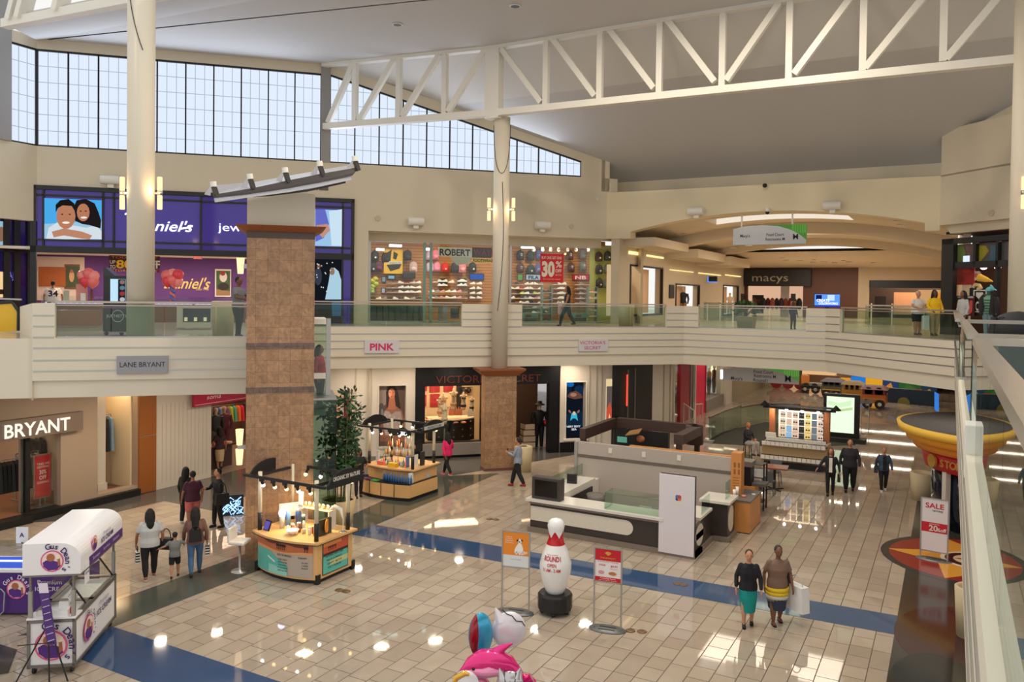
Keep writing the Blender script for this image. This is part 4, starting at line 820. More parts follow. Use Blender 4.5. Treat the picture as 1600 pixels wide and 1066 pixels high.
b=MB();b.box(-13.4,-11.9,35.2,40.5,9.1,9.5,CMAT);b.box(-13.4,-11.6,41.2,47,8.85,9.3,CMAT);b.box(-13.4,-11.3,47,52,8.7,9.2,CMAT);struct('beam_bulkhead',b,label='stepped bulkhead along the left side of the corridor ceiling',cat='beam')
b=MB();b.poly([(-14,47.7,9.45),(1,47.7,9.45),(1,61,8.95),(-14,61,8.95)][::-1],CMAT);b.poly([(-14,47.7,9.6),(1,47.7,9.6),(1,61,9.1),(-14,61,9.1)],CMAT);struct('ceiling_corridor',b,label='flat far ceiling of the upper corridor',cat='ceiling')
def downlight(p,r,label,g,s=3.,c=(255,226,180)):
 b=MB();b.lathe([(r,0),(r*.8,.012),(r*.8,.03)],p,12,WHITE);b.disc(Vector(p)+Vector((0,0,.004)),r*.78,12,glow('downlight_%d'%int(s*10),c,s));return single('downlight',b,None,label,'light',g)
for u,v in((1045,360),(1069,365),(1087,369)):downlight((at(u,v,z=10.0).x,at(u,v,z=10).y,arcz(at(u,v,z=10).x,9.75,.72)-.035),.16,'recessed downlight at the left side of the first vault','downlights left in the first vault')
for u,v in((1401,350),(1406,356),(1410,361)):downlight((at(u,v,z=9.9).x,at(u,v,z=9.9).y,arcz(at(u,v,z=9.9).x,9.75,.72)-.035),.16,'recessed downlight at the right side of the first vault','downlights right in the first vault')
cz=lambda y:9.45-(y-47.7)*.0376-.035
for u,v in((1222,405.5),(1271,407),(1318,407.5),(1364,409)):p=at(u,v,z=9.2);downlight((p.x,p.y,cz(p.y)),.16,'small bright downlight in the row on the flat corridor ceiling','downlights in a row on the corridor ceiling',5)
for u,v in((1228,410),(1250,410.5),(1270,411.5),(1287,411),(1304,411.5),(1326,411),(1160,396),(1170,398),(1145,400)):p=at(u,v,z=9.1);downlight((p.x,p.y,cz(p.y)),.22,'faint flat light patch panel on the corridor ceiling','flat light panels on the corridor ceiling',1.5)
area('corridor_lamp',(-7,38,9.9),6,3,230,(255,238,214));area('corridor_lamp',(-7,44,9.4),6,3,230,(255,236,210));area('corridor_lamp',(-7,54,9.0),6,6,360,(255,234,206))
E=Fr((0,60),0)
b=MB();mh=quadpx(E,0,1168,447,1254,492);mh=(mh[0],mh[1],Z2,mh[3]);dh=quadpx(E,0,1358,438,1480,500);dh=(dh[0],dh[1],Z2,dh[3])
b.wallholes(E,-13.4,-9.0,Z2,9.2,[mh],-.3,0,mat('brown_wood_wall',(92,52,36),.45,noise=.06));b.wallholes(E,-9.0,sa(E,1341,440),Z2,9.2,[],-.3,-.0,mat('brown_wood_wall',(92,52,36),.45,noise=.06));b.wallholes(E,sa(E,1341,440),2,Z2,9.2,[dh],-.3,0,WARMW)
struct('wall_corridor_end',b,label='brown wood end wall of the upper corridor',cat='wall')
t=thing('department_store_entrance','black fascia with large grey store lettering over a peach lit entrance','shop front',E.P((mh[0]+mh[1])/2,0,Z2))
b=MB();panel(b,E,0,1165,422,1268,447.5,col((26,24,28),.4),.4);b.obj('fascia',None,t);b=MB();ftext(b,E,.42,'macys',1203,439.5,12.5,56,col((176,168,158),.4),.0);b.obj('lettering',None,t)
b=MB();b.fbox(E,mh[0]-1,mh[1]+1,-3,-2.9,Z2,9,glow('peach_lit',(236,190,156),.7));b.fbox(E,mh[0]+2,mh[0]+2.6,-2.2,-2,Z2,8.2,col((230,226,220)));b.fbox(E,mh[0]-.6,mh[1]+.6,-2.9,-.3,8.0,8.1,WHITE);b.obj('inner_wall',None,t)
b=MB();panel(b,E,-1.8,1177,461,1193,490,col((30,24,26)),.3);ftext(b,E,-1.47,'NYC',1185,474,6,9,col((120,110,106)));b.obj('dark_stand',None,t)
b=MB()
for k in range(16):a=mh[0]+.3+k*(mh[1]-mh[0]-.5)/16;b.ell(E.P(a,-1.2-.5*(k%3),Z2+.9),(.2,.15,.45),8,5,col(((120,40,40),(60,44,40),(160,80,60),(40,36,40))[k%4]))
single('clothing_rail',b,None,'row of red and brown clothes inside the department store entrance','clothes',kind='stuff')
b=MB();panel(b,E,.1,1236,459,1243,478,BLACKM,.06);panel(b,E,.1,1236,471,1243,478,col((226,150,60)),.08);single('poster_stand',b,None,'small black and orange poster stand beside the department store entrance','sign')
f=Fr((0,56),0);t=thing('video_screen','lit blue video screen reading create in front of the brown wall','screen',f.px(1294,478));b=MB();panel(b,f,0,1272,459,1313,478.5,BLACKM,.15);b.fbox(f,sa(f,1289,470),sa(f,1297,470),.02,.12,Z2,6.4,BLACKM);b.obj('cabinet',None,t);b=MB();panel(b,f,.155,1273,460,1312,477.5,screen((90,150,250),1),.01);panel(b,f,.166,1293,461,1304,470,screen((190,215,255),1),.01);panel(b,f,.166,1275,461,1284,468,screen((20,30,90),.8),.01);panel(b,f,.166,1274,477,1312,480,screen((50,60,190),.8),.01);b.obj('display',None,t);b=MB();ftext(b,f,.18,'CREATE',1286,471.5,4.2,20,screen((250,250,255),1.2),.02);ftext(b,f,.18,'COLORWORKS',1294,476,3.6,30,screen((250,250,255),1.2),.02);b.obj('lettering',None,t)
b=MB();b.fbox(E,dh[0]-.3,dh[1]+.5,-4,-3.9,Z2,9,mat('dark_shop_wall',(80,64,54),.7));b.fbox(E,dh[0],dh[1],-.4,-.3,E.sz(1400,450)[1],dh[3],col((14,14,22),.3));struct('wall_dark_shop',b,label='dark fascia band over the wide shop opening behind the woman in white',cat='wall')
b=MB();panel(b,E,-3.2,1397,457,1432,492,col((196,150,118)),.1);single('wood_board',b,None,'tan wood panel in the wide shop behind the woman in white','panel');b=MB();panel(b,E,-3.2,1435,453,1475,490,glow('amber_panel',(236,180,120),.6),.1);panel(b,E,-3.0,1462,458,1472,475,screen((226,140,50),.8),.1);single('lit_poster',b,None,'amber lit panel in the wide shop behind the woman in yellow','panel');b=MB();panel(b,E,-3.2,1367,463,1384,492,col((22,20,20)),.1);single('shop_door',b,None,'dark door in the wide shop beside the brown wall','door')
area('far_shop_lamp',(-2,62,8.6),4,2,160,(255,214,170))
for x0_,n_ in((-13.4,-1),):pass
b=MB();CR_=Fr((.35,0),-90);b.box(.35,.6,34.6,61,Z2,10.6,WARMW);struct('wall_corridor_right',b,label='right wall of the upper corridor',cat='wall')
f=Fr((0,45),0);
for u0,u1,v,l in((1352,1450,493,'far glass balustrade behind the woman in white'),(1100,1160,478,'far balustrade of the corridor opening left of the black lettering')):
 t=thing('balustrade',l,'railing',f.px((u0+u1)/2,505));b=MB();a0,a1=sa(f,u0,v),sa(f,u1,v);b.fbox(f,a0,a1,0,.08,Z2+.95,Z2+1.02,RAILM);b.obj('handrail',None,t);b=MB();b.fbox(f,a0,a1,.03,.05,Z2,Z2+.95,RAILGL);b.obj('glass_panel',None,t)
 for k in range(3):a=a0+(a1-a0)*(k+.3)/3;MB().fbox(f,a-.03,a+.03,.02,.08,Z2,Z2+1.1,WHITE).obj('post',None,t)
def wayfinder(f,u0,v0,u1,v1,label,lines,rods,rodv,w=.12):
 a0,a1,z0,z1=quadpx(f,0,u0,v0,u1,v1);t=thing('hanging_sign',label,'sign',f.P((a0+a1)/2,0,z0));H=z1-z0;n=16
 b=MB();b.fpoly(f,[(a0,z0),(a1,z0),(a1,z1),(a0+(a1-a0)*.62,z1),(a0+.3*(a1-a0),z1),(a0,z1-.16*H)],-w/2,w/2,screen((96,150,70),.5));b.obj('green_back',None,t)
 pts=[(a0+(a1-a0)*p,z0+H*q) for p,q in[(0,0),(1,0),(1,.2),(.91,.48),(.78,.74),(.62,.93),(.4,1),(.18,.97),(0,.84)]]
 b=MB();b.fpoly(f,pts,w/2,w/2+.02,mat('sign_grey',(206,208,212),.5));b.obj('grey_face',None,t)
 b=MB()
 for k in range(9):a=a1-.02-(a1-a0)*.2*k/9;b.fbox(f,a-.02,a,w/2,w/2+.006,z0+H*.55,z1,screen((120,190,80),.6))
 b.obj('green_stripe',None,t);b=MB();K=col((50,52,54))
 for txt,u,v,h,wd in lines:ftext(b,f,w/2+.026,txt,u,v,h,wd,K,.008)
 b.obj('lettering',None,t,sep=1);b=MB()
 for u in rods:a=sa(f,u,v0);b.fbox(f,a-.03,a+.03,-.03,.03,z1-.1,rodv,WHITE)
 b.obj('hanging_rod',None,t,sep=1)
f=Fr((0,34.9),0)
wayfinder(f,1146.5,353.5,1260,381,'hanging grey direction sign under the upper arch',[('Macy\'s',1164,371,5,15),('Food Court',1211,369,5,27),('Restrooms M',1211,376,5,30),('M',1243,374,9,8)],(1159,1238),10.35)
f=Fr((0,34.2),0);t=thing('planter_box','square tan planter with green bushy plant behind the railing below the arch','planter',f.px(1162,515));a0,a1=sa(f,1153,500),sa(f,1180,500)
b=MB();b.hexa([f.P(a0+.06,.3,Z2),f.P(a1-.06,.3,Z2),f.P(a1-.06,-.3,Z2),f.P(a0+.06,-.3,Z2),f.P(a0,.36,Z2+.5),f.P(a1,.36,Z2+.5),f.P(a1,-.36,Z2+.5),f.P(a0,-.36,Z2+.5)],mat('planter_tan',(176,156,118),.6));b.obj('pot',None,t)
def leaves(b,c,R,n,L,m,up=.3,rnd=random):
 c=Vector(c)
 for k in range(n):
  d=Vector((rnd.uniform(-1,1),rnd.uniform(-1,1),rnd.uniform(-.6,1)+up)).normalized();p=c+Vector((d.x*R[0],d.y*R[1],d.z*R[2]))*rnd.uniform(.3,1)
  t_=(d+Vector((rnd.uniform(-.6,.6),rnd.uniform(-.6,.6),rnd.uniform(-.3,.5)))).normalized();s_=t_.orthogonal().normalized()*L*.22
  b.add([p,p+t_*L*.5+s_,p+t_*L,p+t_*L*.5-s_],[(0,1,2,3)],m)
LEAF=[mat('leaf_green',(58,96,52),.5),mat('leaf_dark',(36,66,38),.5),mat('leaf_light',(92,128,72),.5)]
b=MB();c=f.P((a0+a1)/2,0,Z2+.75)
for m in LEAF:leaves(b,c,(.5,.4,.35),90,.2,m)
b.obj('foliage',None,t)
# ---------- dark fashion shop at the right ----------
f=RW;d=-.28;t=thing('fashion_shop_front','black framed fashion shop front with coloured upper glass at the right','shop front',f.P(2.5,d,Z2))
a0=sa(f,1477,430,d);b=MB();zt=f.sz(1520,371,d)[1]
b.fbox(f,a0,a0+.55,d,d+.2,Z2,zt,BLACKM);b.fbox(f,a0,7,d,d+.2,zt-.2,zt,BLACKM);zm=f.sz(1500,415,d)[1];b.fbox(f,a0,7,d,d+.16,zm-.12,zm+.12,BLACKM)
for u in(1527,1562):a=sa(f,u,430,d);b.fbox(f,a-.05,a+.05,d,d+.16,zm if u<1550 else Z2,zt,BLACKM)
b.obj('frame',None,t)
b=MB();cs=[(112,128,70),(120,90,84),(168,156,52),(70,110,130),(120,70,84)];panel(b,f,d-.03,1493,383,1576,412,col((90,84,84),.3),.02)
for(q,c) in(([(1496,384),(1505,384),(1509,394),(1504,410),(1494,410)],cs[0]),([(1508,384),(1522,384),(1516,398),(1520,411),(1506,411),(1511,398)],cs[1]),([(1530,384),(1540,384),(1545,392),(1536,404),(1531,411),(1529,411)],cs[2]),([(1548,384),(1566,384),(1562,400),(1568,411),(1541,411),(1548,398)],cs[3])):flat(b,f,d-.005,q,col(c,.2))
panel(b,f,d+.004,1505,400,1515,409,screen((210,225,255),1),.004);b.obj('coloured_glass',None,t)
B=f.back(2.6);b=MB();b.fbox(B,-1,8,-.1,0,Z2,9.5,mat('dark_shop_wall',(80,64,54),.7));b.fbox(f,-.2,8,-2.6,-.5,9.3,9.4,BLACKM);struct('wall_fashion_shop',b,label='dim brown back wall inside the fashion shop',cat='wall')
area('fashion_shop_lamp',f.P(3,-1.5,9.0),2.5,1,70,(255,214,180),(0,0,math.radians(-45)))
h=f.back(.6);b=MB();panel(b,h,0,1494,418,1523,445,col((170,40,34)),.03);blob(b,h,.035,1510,424,7,3,col((200,60,44)));blob(b,h,.035,1502,436,5,5,col((140,30,28)));single('red_poster',b,None,'red poster inside the dark fashion shop window','poster')
t=thing('flower_sign','white flower shaped sign with a red centre in the fashion shop window','sign',h.px(1524,438));b=MB()
for k in range(6):q=k*math.pi/3;blob(b,h,.02,1525.5+5.5*math.cos(q),431+4.5*math.sin(q),4.4,3.6,col((240,222,208)))
b.obj('petal',None,t);b=MB();blob(b,h,.03,1525.5,431,3.6,3.4,col((214,110,96)));b.obj('centre_mark',None,t)
b=MB();p0,p1=h.px(1530,434,.1),h.px(1551,440,.1);b.tube([p0,(p0+p1)/2,p1],[.14,.1,.02],10,col((244,196,70),.5));single('yellow_cone',b,None,'yellow cone shaped ornament beside the flower sign','ornament')
b=MB();b.tube([h.px(1521,449,.05),h.px(1524,445,.05),h.px(1530,446,.05),h.px(1533,450,.05),h.px(1528,452,.05)],.07,8,col((226,200,150),.5));single('curled_ornament',b,None,'cream curled ornament under the flower sign','ornament')
t=thing('black_poster','black poster with large white letters behind the mannequin with the teal scarf','poster',h.px(1528,495));b=MB();panel(b,h,0,1516,450,1548,494,col((18,18,20)),.03);b.obj('sheet',None,t);b=MB();panel(b,h,.032,1521,453,1541,488.5,col((226,222,214)),.003);panel(b,h,.037,1523,455,1539,486.5,col((18,18,20)),.003);ftext(b,h,.044,'OL',1530,485,14,13,col((226,222,214)),.03);flat(b,h,.044,[(1525,457),(1536,457),(1536,466),(1530,468),(1525,463)],col((226,222,214)));b.obj('lettering',None,t)
b=MB();panel(b,h,.1,1494,462,1523,494,col((72,30,34)),.03);ftext(b,h,.14,'U',1512,490,20,14,col((214,80,84)),.06);panel(b,h,.14,1496,463,1521,466,col((190,180,176)),.004);single('red_letter_poster',b,None,'dark red poster with a large letter low in the fashion shop window','poster')
p=h.px(1545,497,.45);t=bust('mannequin','mannequin with a teal head scarf, striped green shirt and black jacket',(p.x,p.y,Z2),1.75,(120,176,150),(60,110,120),math.radians(-45),None,True,(110,140,150))
b=MB();q=Vector((p.x,p.y,Z2))
for k in range(5):z=.52+.055*k;b.lathe([(.142*1.75,z*1.75),(.142*1.75,z*1.75+.03)],q,14,col((52,80,72)),True,.95,.62,math.radians(-45))
b.obj('shirt_stripes',None,t)
b=MB();b.lathe([(.075*1.75,.93*1.75),(.075*1.75,.96*1.75),(.05*1.75,1.0*1.75),(.002,1.02*1.75)],q,12,col((110,200,206)));b.prism([h.px(1549,445,.5),h.px(1558,454,.5),h.px(1549,452,.5)],h.n*.06,col((110,200,206)));b.obj('head_scarf',None,t)
b=MB()
for s in(1,-1):X=Vector((math.cos(math.radians(-45)),math.sin(math.radians(-45)),0));b.tube([q+X*s*.15+Vector((0,0,1.48)),q+X*s*.27+Vector((0,0,1.35)),q+X*s*.31+Vector((0,0,1.0)),q+X*s*.27+Vector((0,0,.75))],[.1,.12,.11,.08],9,col((28,28,32),.7));b.tube([q+X*s*.2+h.n*.06+Vector((0,0,1.45)),q+X*s*.2+h.n*.08+Vector((0,0,.8))],[.07,.1],8,col((28,28,32),.7))
b.obj('jacket',None,t)
for u,v in((1537,417.5),(1559,417)):
 b=MB();b.ell(f.px(u,v,-1.0),(.12,.12,.1),10,6,glow('pink_bulb',(255,190,190),5));single('ceiling_bulb',b,None,'glowing pink bulb over the mannequin in the fashion shop, '+('left one' if u<1550 else 'right one'),'light')
# ---------- lower shops: left wall ----------
LB=Fr((-23.5,0),90);TAN=mat('tan_shop_wall',(164,144,124),.7,noise=.03,nscale=2);OFFW=mat('offwhite_shop_wall',(202,194,182),.7,noise=.015);SOF=3.95
A=lambda u,v=700:LB.sz(u,v)[0]
o1=(9,A(95),.0,LB.sz(95,690)[1]+.25);o2=(A(152),A(215),.3,3.75)
b=MB();b.wallholes(LB,9,A(243),0,SOF,[o1,o2],-.35,0,TAN);b.wallholes(LB,A(243),A(330),0,SOF,[],-.35,0,OFFW)
struct('wall_lower_left',b,label='tan and off white lower wall of the women clothing shop',cat='wall')
b=MB()
for k in range(12):a=A(243)+.25+k*(A(330)-A(243)-.3)/12;b.fbox(LB,a,a+.015,0,.01,.2,2.9,mat('groove_grey',(188,180,168),.7))
b.fbox(LB,A(243),A(330),0,.02,2.92,2.95,OFFW);struct('trim_panel_lines',b,label='thin vertical panel lines on the off white wall',cat='trim')
b=MB();b.fbox(LB,A(215.5),A(242.5),0,.06,.02,SOF,mat('amber_wood',(146,86,36),.4,noise=.08));
for z in(1.9,3.25):b.fbox(LB,A(215.5),A(242.5),.06,.07,z,z+.02,STEEL)
single('wood_board',b,None,'tall narrow amber wood panel on the wall right of the lit side window','panel')
b=MB();b.fbox(LB,8,13.55,-3,.35,.0,.2,BLACKM);b.fbox(LB,13.5,A(215),-.35,.18,0,.22,BLACKM);struct('trim_shop_step',b,label='black step along the foot of the women clothing shop',cat='trim')
b=MB();b.box(-31,-23.6,8,A(243),.0,.215,mat('brown_shop_floor',(128,88,62),.35,noise=.1,nscale=3));b.box(-31,-23.6,A(243),27,0,.02,mat('shop_floor_beige',(150,128,112),.2));struct('floor_shop',b,label='brown wood floor inside the women clothing shop',cat='floor')
b=MB();b.box(-30.2,-30,6,30,0,SOF,mat('shop_back_tan',(150,118,92),.7));b.box(-30,-23.7,A(160)-.35,A(160)-.25,0,SOF,TAN);b.box(-25.2,-25.1,A(152),A(215),.2,SOF,mat('cream_inner',(226,208,174),.7));b.box(-25.1,-23.8,A(213),A(215),.2,SOF,mat('cream_inner',(226,208,174),.7));struct('wall_shop_inner',b,label='inner walls of the women clothing shop',cat='wall')
b=MB();b.fbox(LB,A(169),A(182),-1.0,-.55,.3,3.6,OFFW);b.fbox(LB,A(168),A(183),-1.05,-.5,.22,.5,OFFW);struct('column_shop_window',b,label='square off white column inside the lit side window',cat='column')
area('women_shop_lamp',(-26.5,12,3.85),4,5,150,(255,214,170));area('side_window_lamp',(-24.2,A(190),3.7),.8,1.6,26,(255,222,176))
f=LB;ds=.22
t=thing('shop_sign','grey brown shop sign with large white letters above the women clothing shop','sign',LB.P(A(60),ds,3));s1=f.sz(130,643,ds);s0=f.sz(130,671.5,ds)
MB().fbox(f,8,s1[0],.02,ds,s0[1],s1[1],mat('sign_taupe',(120,104,92),.5)).obj('sign_band',None,t)
lh=s1[1]-s0[1];b=MB();ae,a0=f.sz(108,660,ds)[0],f.sz(5,670,ds)[0];b.text('BRYANT',f.P((a0+ae)/2,ds+.03,s0[1]+lh*.14),f.t,(0,0,1),lh*.7,ae-a0,glow('letter_white',(255,240,222),1.0),.03,.02);b.text('LANE',f.P(a0-.5-(ae-a0)*.33,ds+.03,s0[1]+lh*.14),f.t,(0,0,1),lh*.7,(ae-a0)*.66,glow('letter_white',(255,240,222),1.0),.03,.02);b.obj('lettering',None,t)
t=thing('shop_window','tall clear window between black posts beside the red clearance sign','shop window',LB.P(14,-.1,.2));b=MB();b.fbox(LB,13.5,A(95),-.2,-.18,.22,o1[3],SHOPGL);b.obj('pane',None,t);b=MB();b.fbox(LB,A(47)-.06,A(47)+.06,-.25,-.1,.2,o1[3],BLACKM);b.fbox(LB,A(40)-.03,A(40)+.05,-.3,-.2,.2,o1[3],STEEL);b.obj('frame',None,t)
f=Fr((-23.95,0),90);t=thing('clearance_sign','red floor sign reading 30% off clearance in the women clothing shop','sign',f.px(66,785));a0,a1,z0,z1=quadpx(f,0,52,712,80,775)
MB().fbox(f,a0,a1,-.02,.02,z0,z1,STEEL).obj('frame',None,t);b=MB();b.fbox(f,a0+.03,a1-.03,.02,.026,z0+.03,z1-.03,col((196,34,44),.5));b.obj('red_sheet',None,t);b=MB();b.fbox(f,(a0+a1)/2-.09,(a0+a1)/2-.06,-.02,.02,.22,z0,STEEL);b.fbox(f,(a0+a1)/2+.06,(a0+a1)/2+.09,-.02,.02,.22,z0,STEEL);b.fbox(f,(a0+a1)/2-.25,(a0+a1)/2+.25,-.2,.2,.215,.235,STEEL);b.obj('stand',None,t)
b=MB();am=(a0+a1)/2;w=(a1-a0)*.66;WT=col((250,226,220));H=z1-z0
for txt,k,h in(('TAKE AN',.76,.05),('ADDITIONAL',.69,.05),('30%',.55,.1),('OFF',.43,.09),('CLEARANCE',.34,.05)):b.text(txt,f.P(am-.0,.03,z0+H*k),f.t,(0,0,1),H*h,w*(.6 if 'O' in txt and len(txt)<4 or '3' in txt else 1),WT,0,.01)
b.obj('lettering',None,t)
def garment_rack(label,p,L,n,cols,rz=0,h=1.45,hang=.95):
 t=thing('garment_rack',label,'clothes rack',p,0);p=Vector(p);X=Vector((math.cos(rz),math.sin(rz),0));Y=Vector((-X.y,X.x,0))
 b=MB();
 for s in(-.5,.5):b.tube([p+X*L*s,p+X*L*s+Vector((0,0,h))],.02,6,STEEL);b.tube([p+X*L*s-Y*.25+Vector((0,0,.03)),p+X*L*s+Y*.25+Vector((0,0,.03))],.02,6,STEEL)
 b.tube([p-X*L/2+Vector((0,0,h)),p+X*L/2+Vector((0,0,h))],.018,6,STEEL);b.obj('rail_frame',None,t)
 for k in range(n):
  c=p+X*(L*(k+.5)/n-L/2);m=col(cols[k%len(cols)],.8);b=MB();q=[]
  for z,w,d in((h-.06,.06,.02),(h-.14,.2,.05),(h-.4,.22,.06),(h-hang,.25,.07)):q.append((c,z,w,d))
  vs=[]
  for c_,z,w,d in q:vs+=[c_+Y*w*sx+X*d*sy*.8+Vector((0,0,z)) for sx,sy in((-1,-1),(1,-1),(1,1),(-1,1))]
  b.add(vs,[(i*4+j,i*4+(j+1)%4,i*4+4+(j+1)%4,i*4+4+j) for i in range(3) for j in range(4)]+[(3,2,1,0),(12,13,14,15)],m);b.obj('garment',None,t)
 return t
p=at(15,775,x=-24.6);garment_rack('metal rack of black garments left of the red clearance sign',(p.x,p.y,.215),1.1,9,[(24,24,28),(34,36,40),(20,22,26)],math.radians(90));p=at(42,770,x=-25.2);garment_rack('metal rack of grey patterned tops behind the black post',(p.x,p.y,.215),.7,6,[(150,146,140),(90,92,98),(180,170,160)],math.radians(90))
p=at(84,760,x=-26);garment_rack('rack of dark dresses deep in the women clothing shop',(p.x,p.y,.215),1.8,12,[(30,28,32),(46,42,46),(70,66,72)],math.radians(80),1.75,1.3);p=at(162,730,x=-24.6);garment_rack('rack with a mustard top and dark trousers in the lit side window',(p.x,p.y,.215),.5,3,[(196,130,30),(30,30,34),(120,150,176)],math.radians(90),2.4,1.2)
b=MB();b.box(-26.2,-25.6,A(60),A(90),2.3,2.34,WHITE);single('wall_shelf',b,None,'high white shelf in the women clothing shop','shelf')
for k in range(5):
 b=MB();b.ell((-25.9,A(62)+.12+k*.2,2.42),(.12,.09,.09),8,5,col(((150,90,70),(190,150,120),(110,70,60))[k%3]));single('folded_shirt',b,None,'folded brown top on the high white shelf','clothes','folded tops on the high white shelf')
t=thing('shop_sign','magenta shop sign with pale script above the sportswear shop','sign',LB.P(21,.3,3.2));f=LB;q=[f.sz(u,v,.3) for u,v in((303,637),(390,623.5))];b=MB();b.fpoly(f,[q[0],q[1],(q[1][0],SOF),(q[0][0],SOF)],.2,.3,mat('magenta_sign',(168,24,66),.4));b.obj('sign_band',None,t);b=MB();b.fpoly(f,[(q[0][0]+.06,q[0][1]+.06),(q[1][0]-.06,q[1][1]+.06),(q[1][0]-.06,q[1][1]+.075),(q[0][0]+.06,q[0][1]+.075)],.3,.31,col((240,200,210)));ftext(b,f,.315,'soma',334,623,7,22,col((244,214,220)),.0,.3);b.obj('lettering',None,t)
b=MB();b.box(-30,-29.9,20,30,0,SOF,mat('boutique_back',(160,120,104),.7));b.box(-29.9,-23.4,27.5,27.6,0,SOF,mat('boutique_back',(160,120,104),.7));struct('wall_boutique',b,label='brown back walls of the sportswear shop',cat='wall');area('boutique_lamp',(-26.5,23.5,3.85),4,3,130,(255,214,180))
CL6=[(214,50,70),(236,120,60),(90,170,140),(170,190,60),(120,70,120),(240,180,190),(60,110,150),(30,34,40)]
p=at(366,672,x=-28.2);garment_rack('upper rack of bright tops at the back of the sportswear shop',(p.x,p.y,1.9),2.6,14,CL6,math.radians(80),1.3,.7);garment_rack('lower rack of red and green tops at the back of the sportswear shop',(p.x+.3,p.y,.4),2.6,14,CL6[::-1],math.radians(80),1.35,.75)
p=at(337,690,x=-24.9);bust('mannequin','left mannequin with dark top and grey leggings in the sportswear shop',(p.x,p.y,.5),1.75,(40,42,44),(216,190,150),math.radians(70),None,True,(90,84,84));p=at(350,690,x=-25.0);bust('mannequin','right mannequin with maroon leggings in the sportswear shop',(p.x,p.y,.5),1.75,(96,30,46),(216,190,150),math.radians(70),None,True,(90,34,50))
p=at(335,700,x=-24.6);t=thing('display_table','dark display table under the two mannequins in the sportswear shop','table',(p.x,p.y,.02));MB().cbox((p.x-.2,p.y+.1,.82),1.0,1.4,.06,.1,col((50,34,34),.4)).obj('tabletop',None,t);b=MB();b.cbox((p.x-.2,p.y+.1,.02),.8,1.2,.8,.1,col((60,44,44)));b.obj('base',None,t)
for k in range(4):b=MB();b.cbox((p.x+.1,p.y-.35+k*.3,.885),.3,.22,.07,.2*k,col(((236,130,120),(226,170,150),(200,60,80),(240,190,170))[k]));single('folded_shirt',b,None,f'{("coral", "peach", "red", "pale pink")[k]} folded top on the dark display table in the sportswear shop','clothes')
f=Fr((-20.6,19.8),45);q=at(363,806,z=0);f=Fr((q.x,q.y),50);t=thing('neon_sign','small blue white glowing scribble sign on the floor by the person in black','sign',q);b=MB();NE=glow('neon_blue',(150,200,255),2.2)
random.seed(3)
for k in range(9):
 cx,cz=-.22+.055*k,.16+.09*(k%4);b.tube([f.P(cx+.1*math.sin(i*1.9+k),.0,max(.02,cz+.13*math.cos(i*1.3+k*2))) for i in range(7)],.011,5,NE)
b.obj('glowing_tube',None,t);b=MB();b.fbox(f,-.3,.32,-.05,-.02,0,.62,col((40,46,58),.3));b.obj('backing',None,t)
# ---------- lower shops: back diagonal wall ----------
V=F45(32.5);VA=lambda u,v=640:V.sz(u,v)[0]
w1=(VA(519),VA(550),*sorted((V.sz(530,686)[1],V.sz(530,611)[1])));p1=(VA(592),VA(634),*sorted((V.sz(610,699)[1],V.sz(610,603)[1])))
b=MB();b.wallholes(V,0.4,VA(648.5),0,SOF,[w1,p1],-.35,0,OFFW)
for u in(555.5,574,579):b.fbox(V,VA(u)-.03,VA(u)+.03,0,.05,.15,SOF,mat('wall_edge_grey',(176,164,148),.7))
b.fbox(V,.4,VA(648),0,.03,0,.18,mat('base_grey',(120,118,112),.5));b.fbox(V,.4,12,-4.2,-4.1,0,SOF,mat('shop_back_tan',(150,118,92),.7));struct('wall_lower_back',b,label='off white panelled lower wall behind the two carts',cat='wall')
b=MB();b.fbox(V,w1[0],w1[1],-.5,-.4,w1[2],w1[3],glow('peach_niche',(232,190,150),.62));
b.fbox(V,VA(538),VA(547.5),-.38,-.34,w1[2],w1[3],col((120,34,44),.6));flat(b,V,-.33,[(519,630),(529,628),(531,650),(529,680),(519,684)],col((222,150,120)));single('niche_poster',b,None,'peach lit niche with a dark red strip right of the glass lift','poster')
t=thing('wall_poster','tall dark poster of a long haired woman in a pale lace top','poster',V.P((p1[0]+p1[1])/2,0,p1[2]));b=MB();d=-.28
b.fbox(V,p1[0],p1[1],d-.02,d,p1[2],p1[3],col((92,70,62),.5));flat(b,V,d+.004,[(592,604),(604,604),(603,632),(592,640)],col((150,132,124)));flat(b,V,d+.006,[(604,636),(603,612),(608,603),(616,603),(622,612),(626,640),(620,650),(606,648)],col((42,28,26)))
flat(b,V,d+.008,[(594,668),(600,644),(608,634),(618,634),(628,642),(633,660),(633,690),(594,690)],col((150,98,78)));blob(b,V,d+.01,612,615,5.2,8,col((206,124,92)));blob(b,V,d+.012,609.5,615,2.6,6,col((236,160,124)))
flat(b,V,d+.012,[(601,642),(607,643),(612,648),(618,643),(626,643),(630,662),(629,680),(602,680),(598,660)],col((170,152,146)))
for k in range(16):blob(b,V,d+.015,602+(k*7)%26,648+k*1.9,1.2,1,col((206,190,184)),6)
blob(b,V,d+.014,596,636,4,6,col((90,84,86)));blob(b,V,d+.015,597,647,2.2,8,col((130,146,152)))
for u in(609.5,615):blob(b,V,d+.016,u,613,1,.6,col((40,24,22)),8)
blob(b,V,d+.016,612,620,1.6,.7,col((150,50,44)),8);flat(b,V,d+.0095,[(608.5,620),(616.5,620),(619,640),(606,640)],col((176,108,82)));b.obj('print',None,t);b=MB()
for a_,c_ in((p1[0]-.04,p1[0]),(p1[1],p1[1]+.04)):b.fbox(V,a_,c_,-.02,.03,p1[2],p1[3],OFFW)
b.fbox(V,p1[0],p1[1],-.02,.03,p1[3],p1[3]+.05,OFFW);b.fbox(V,p1[0],p1[1],-.02,.03,p1[2]-.05,p1[2],OFFW);b.obj('frame',None,t)
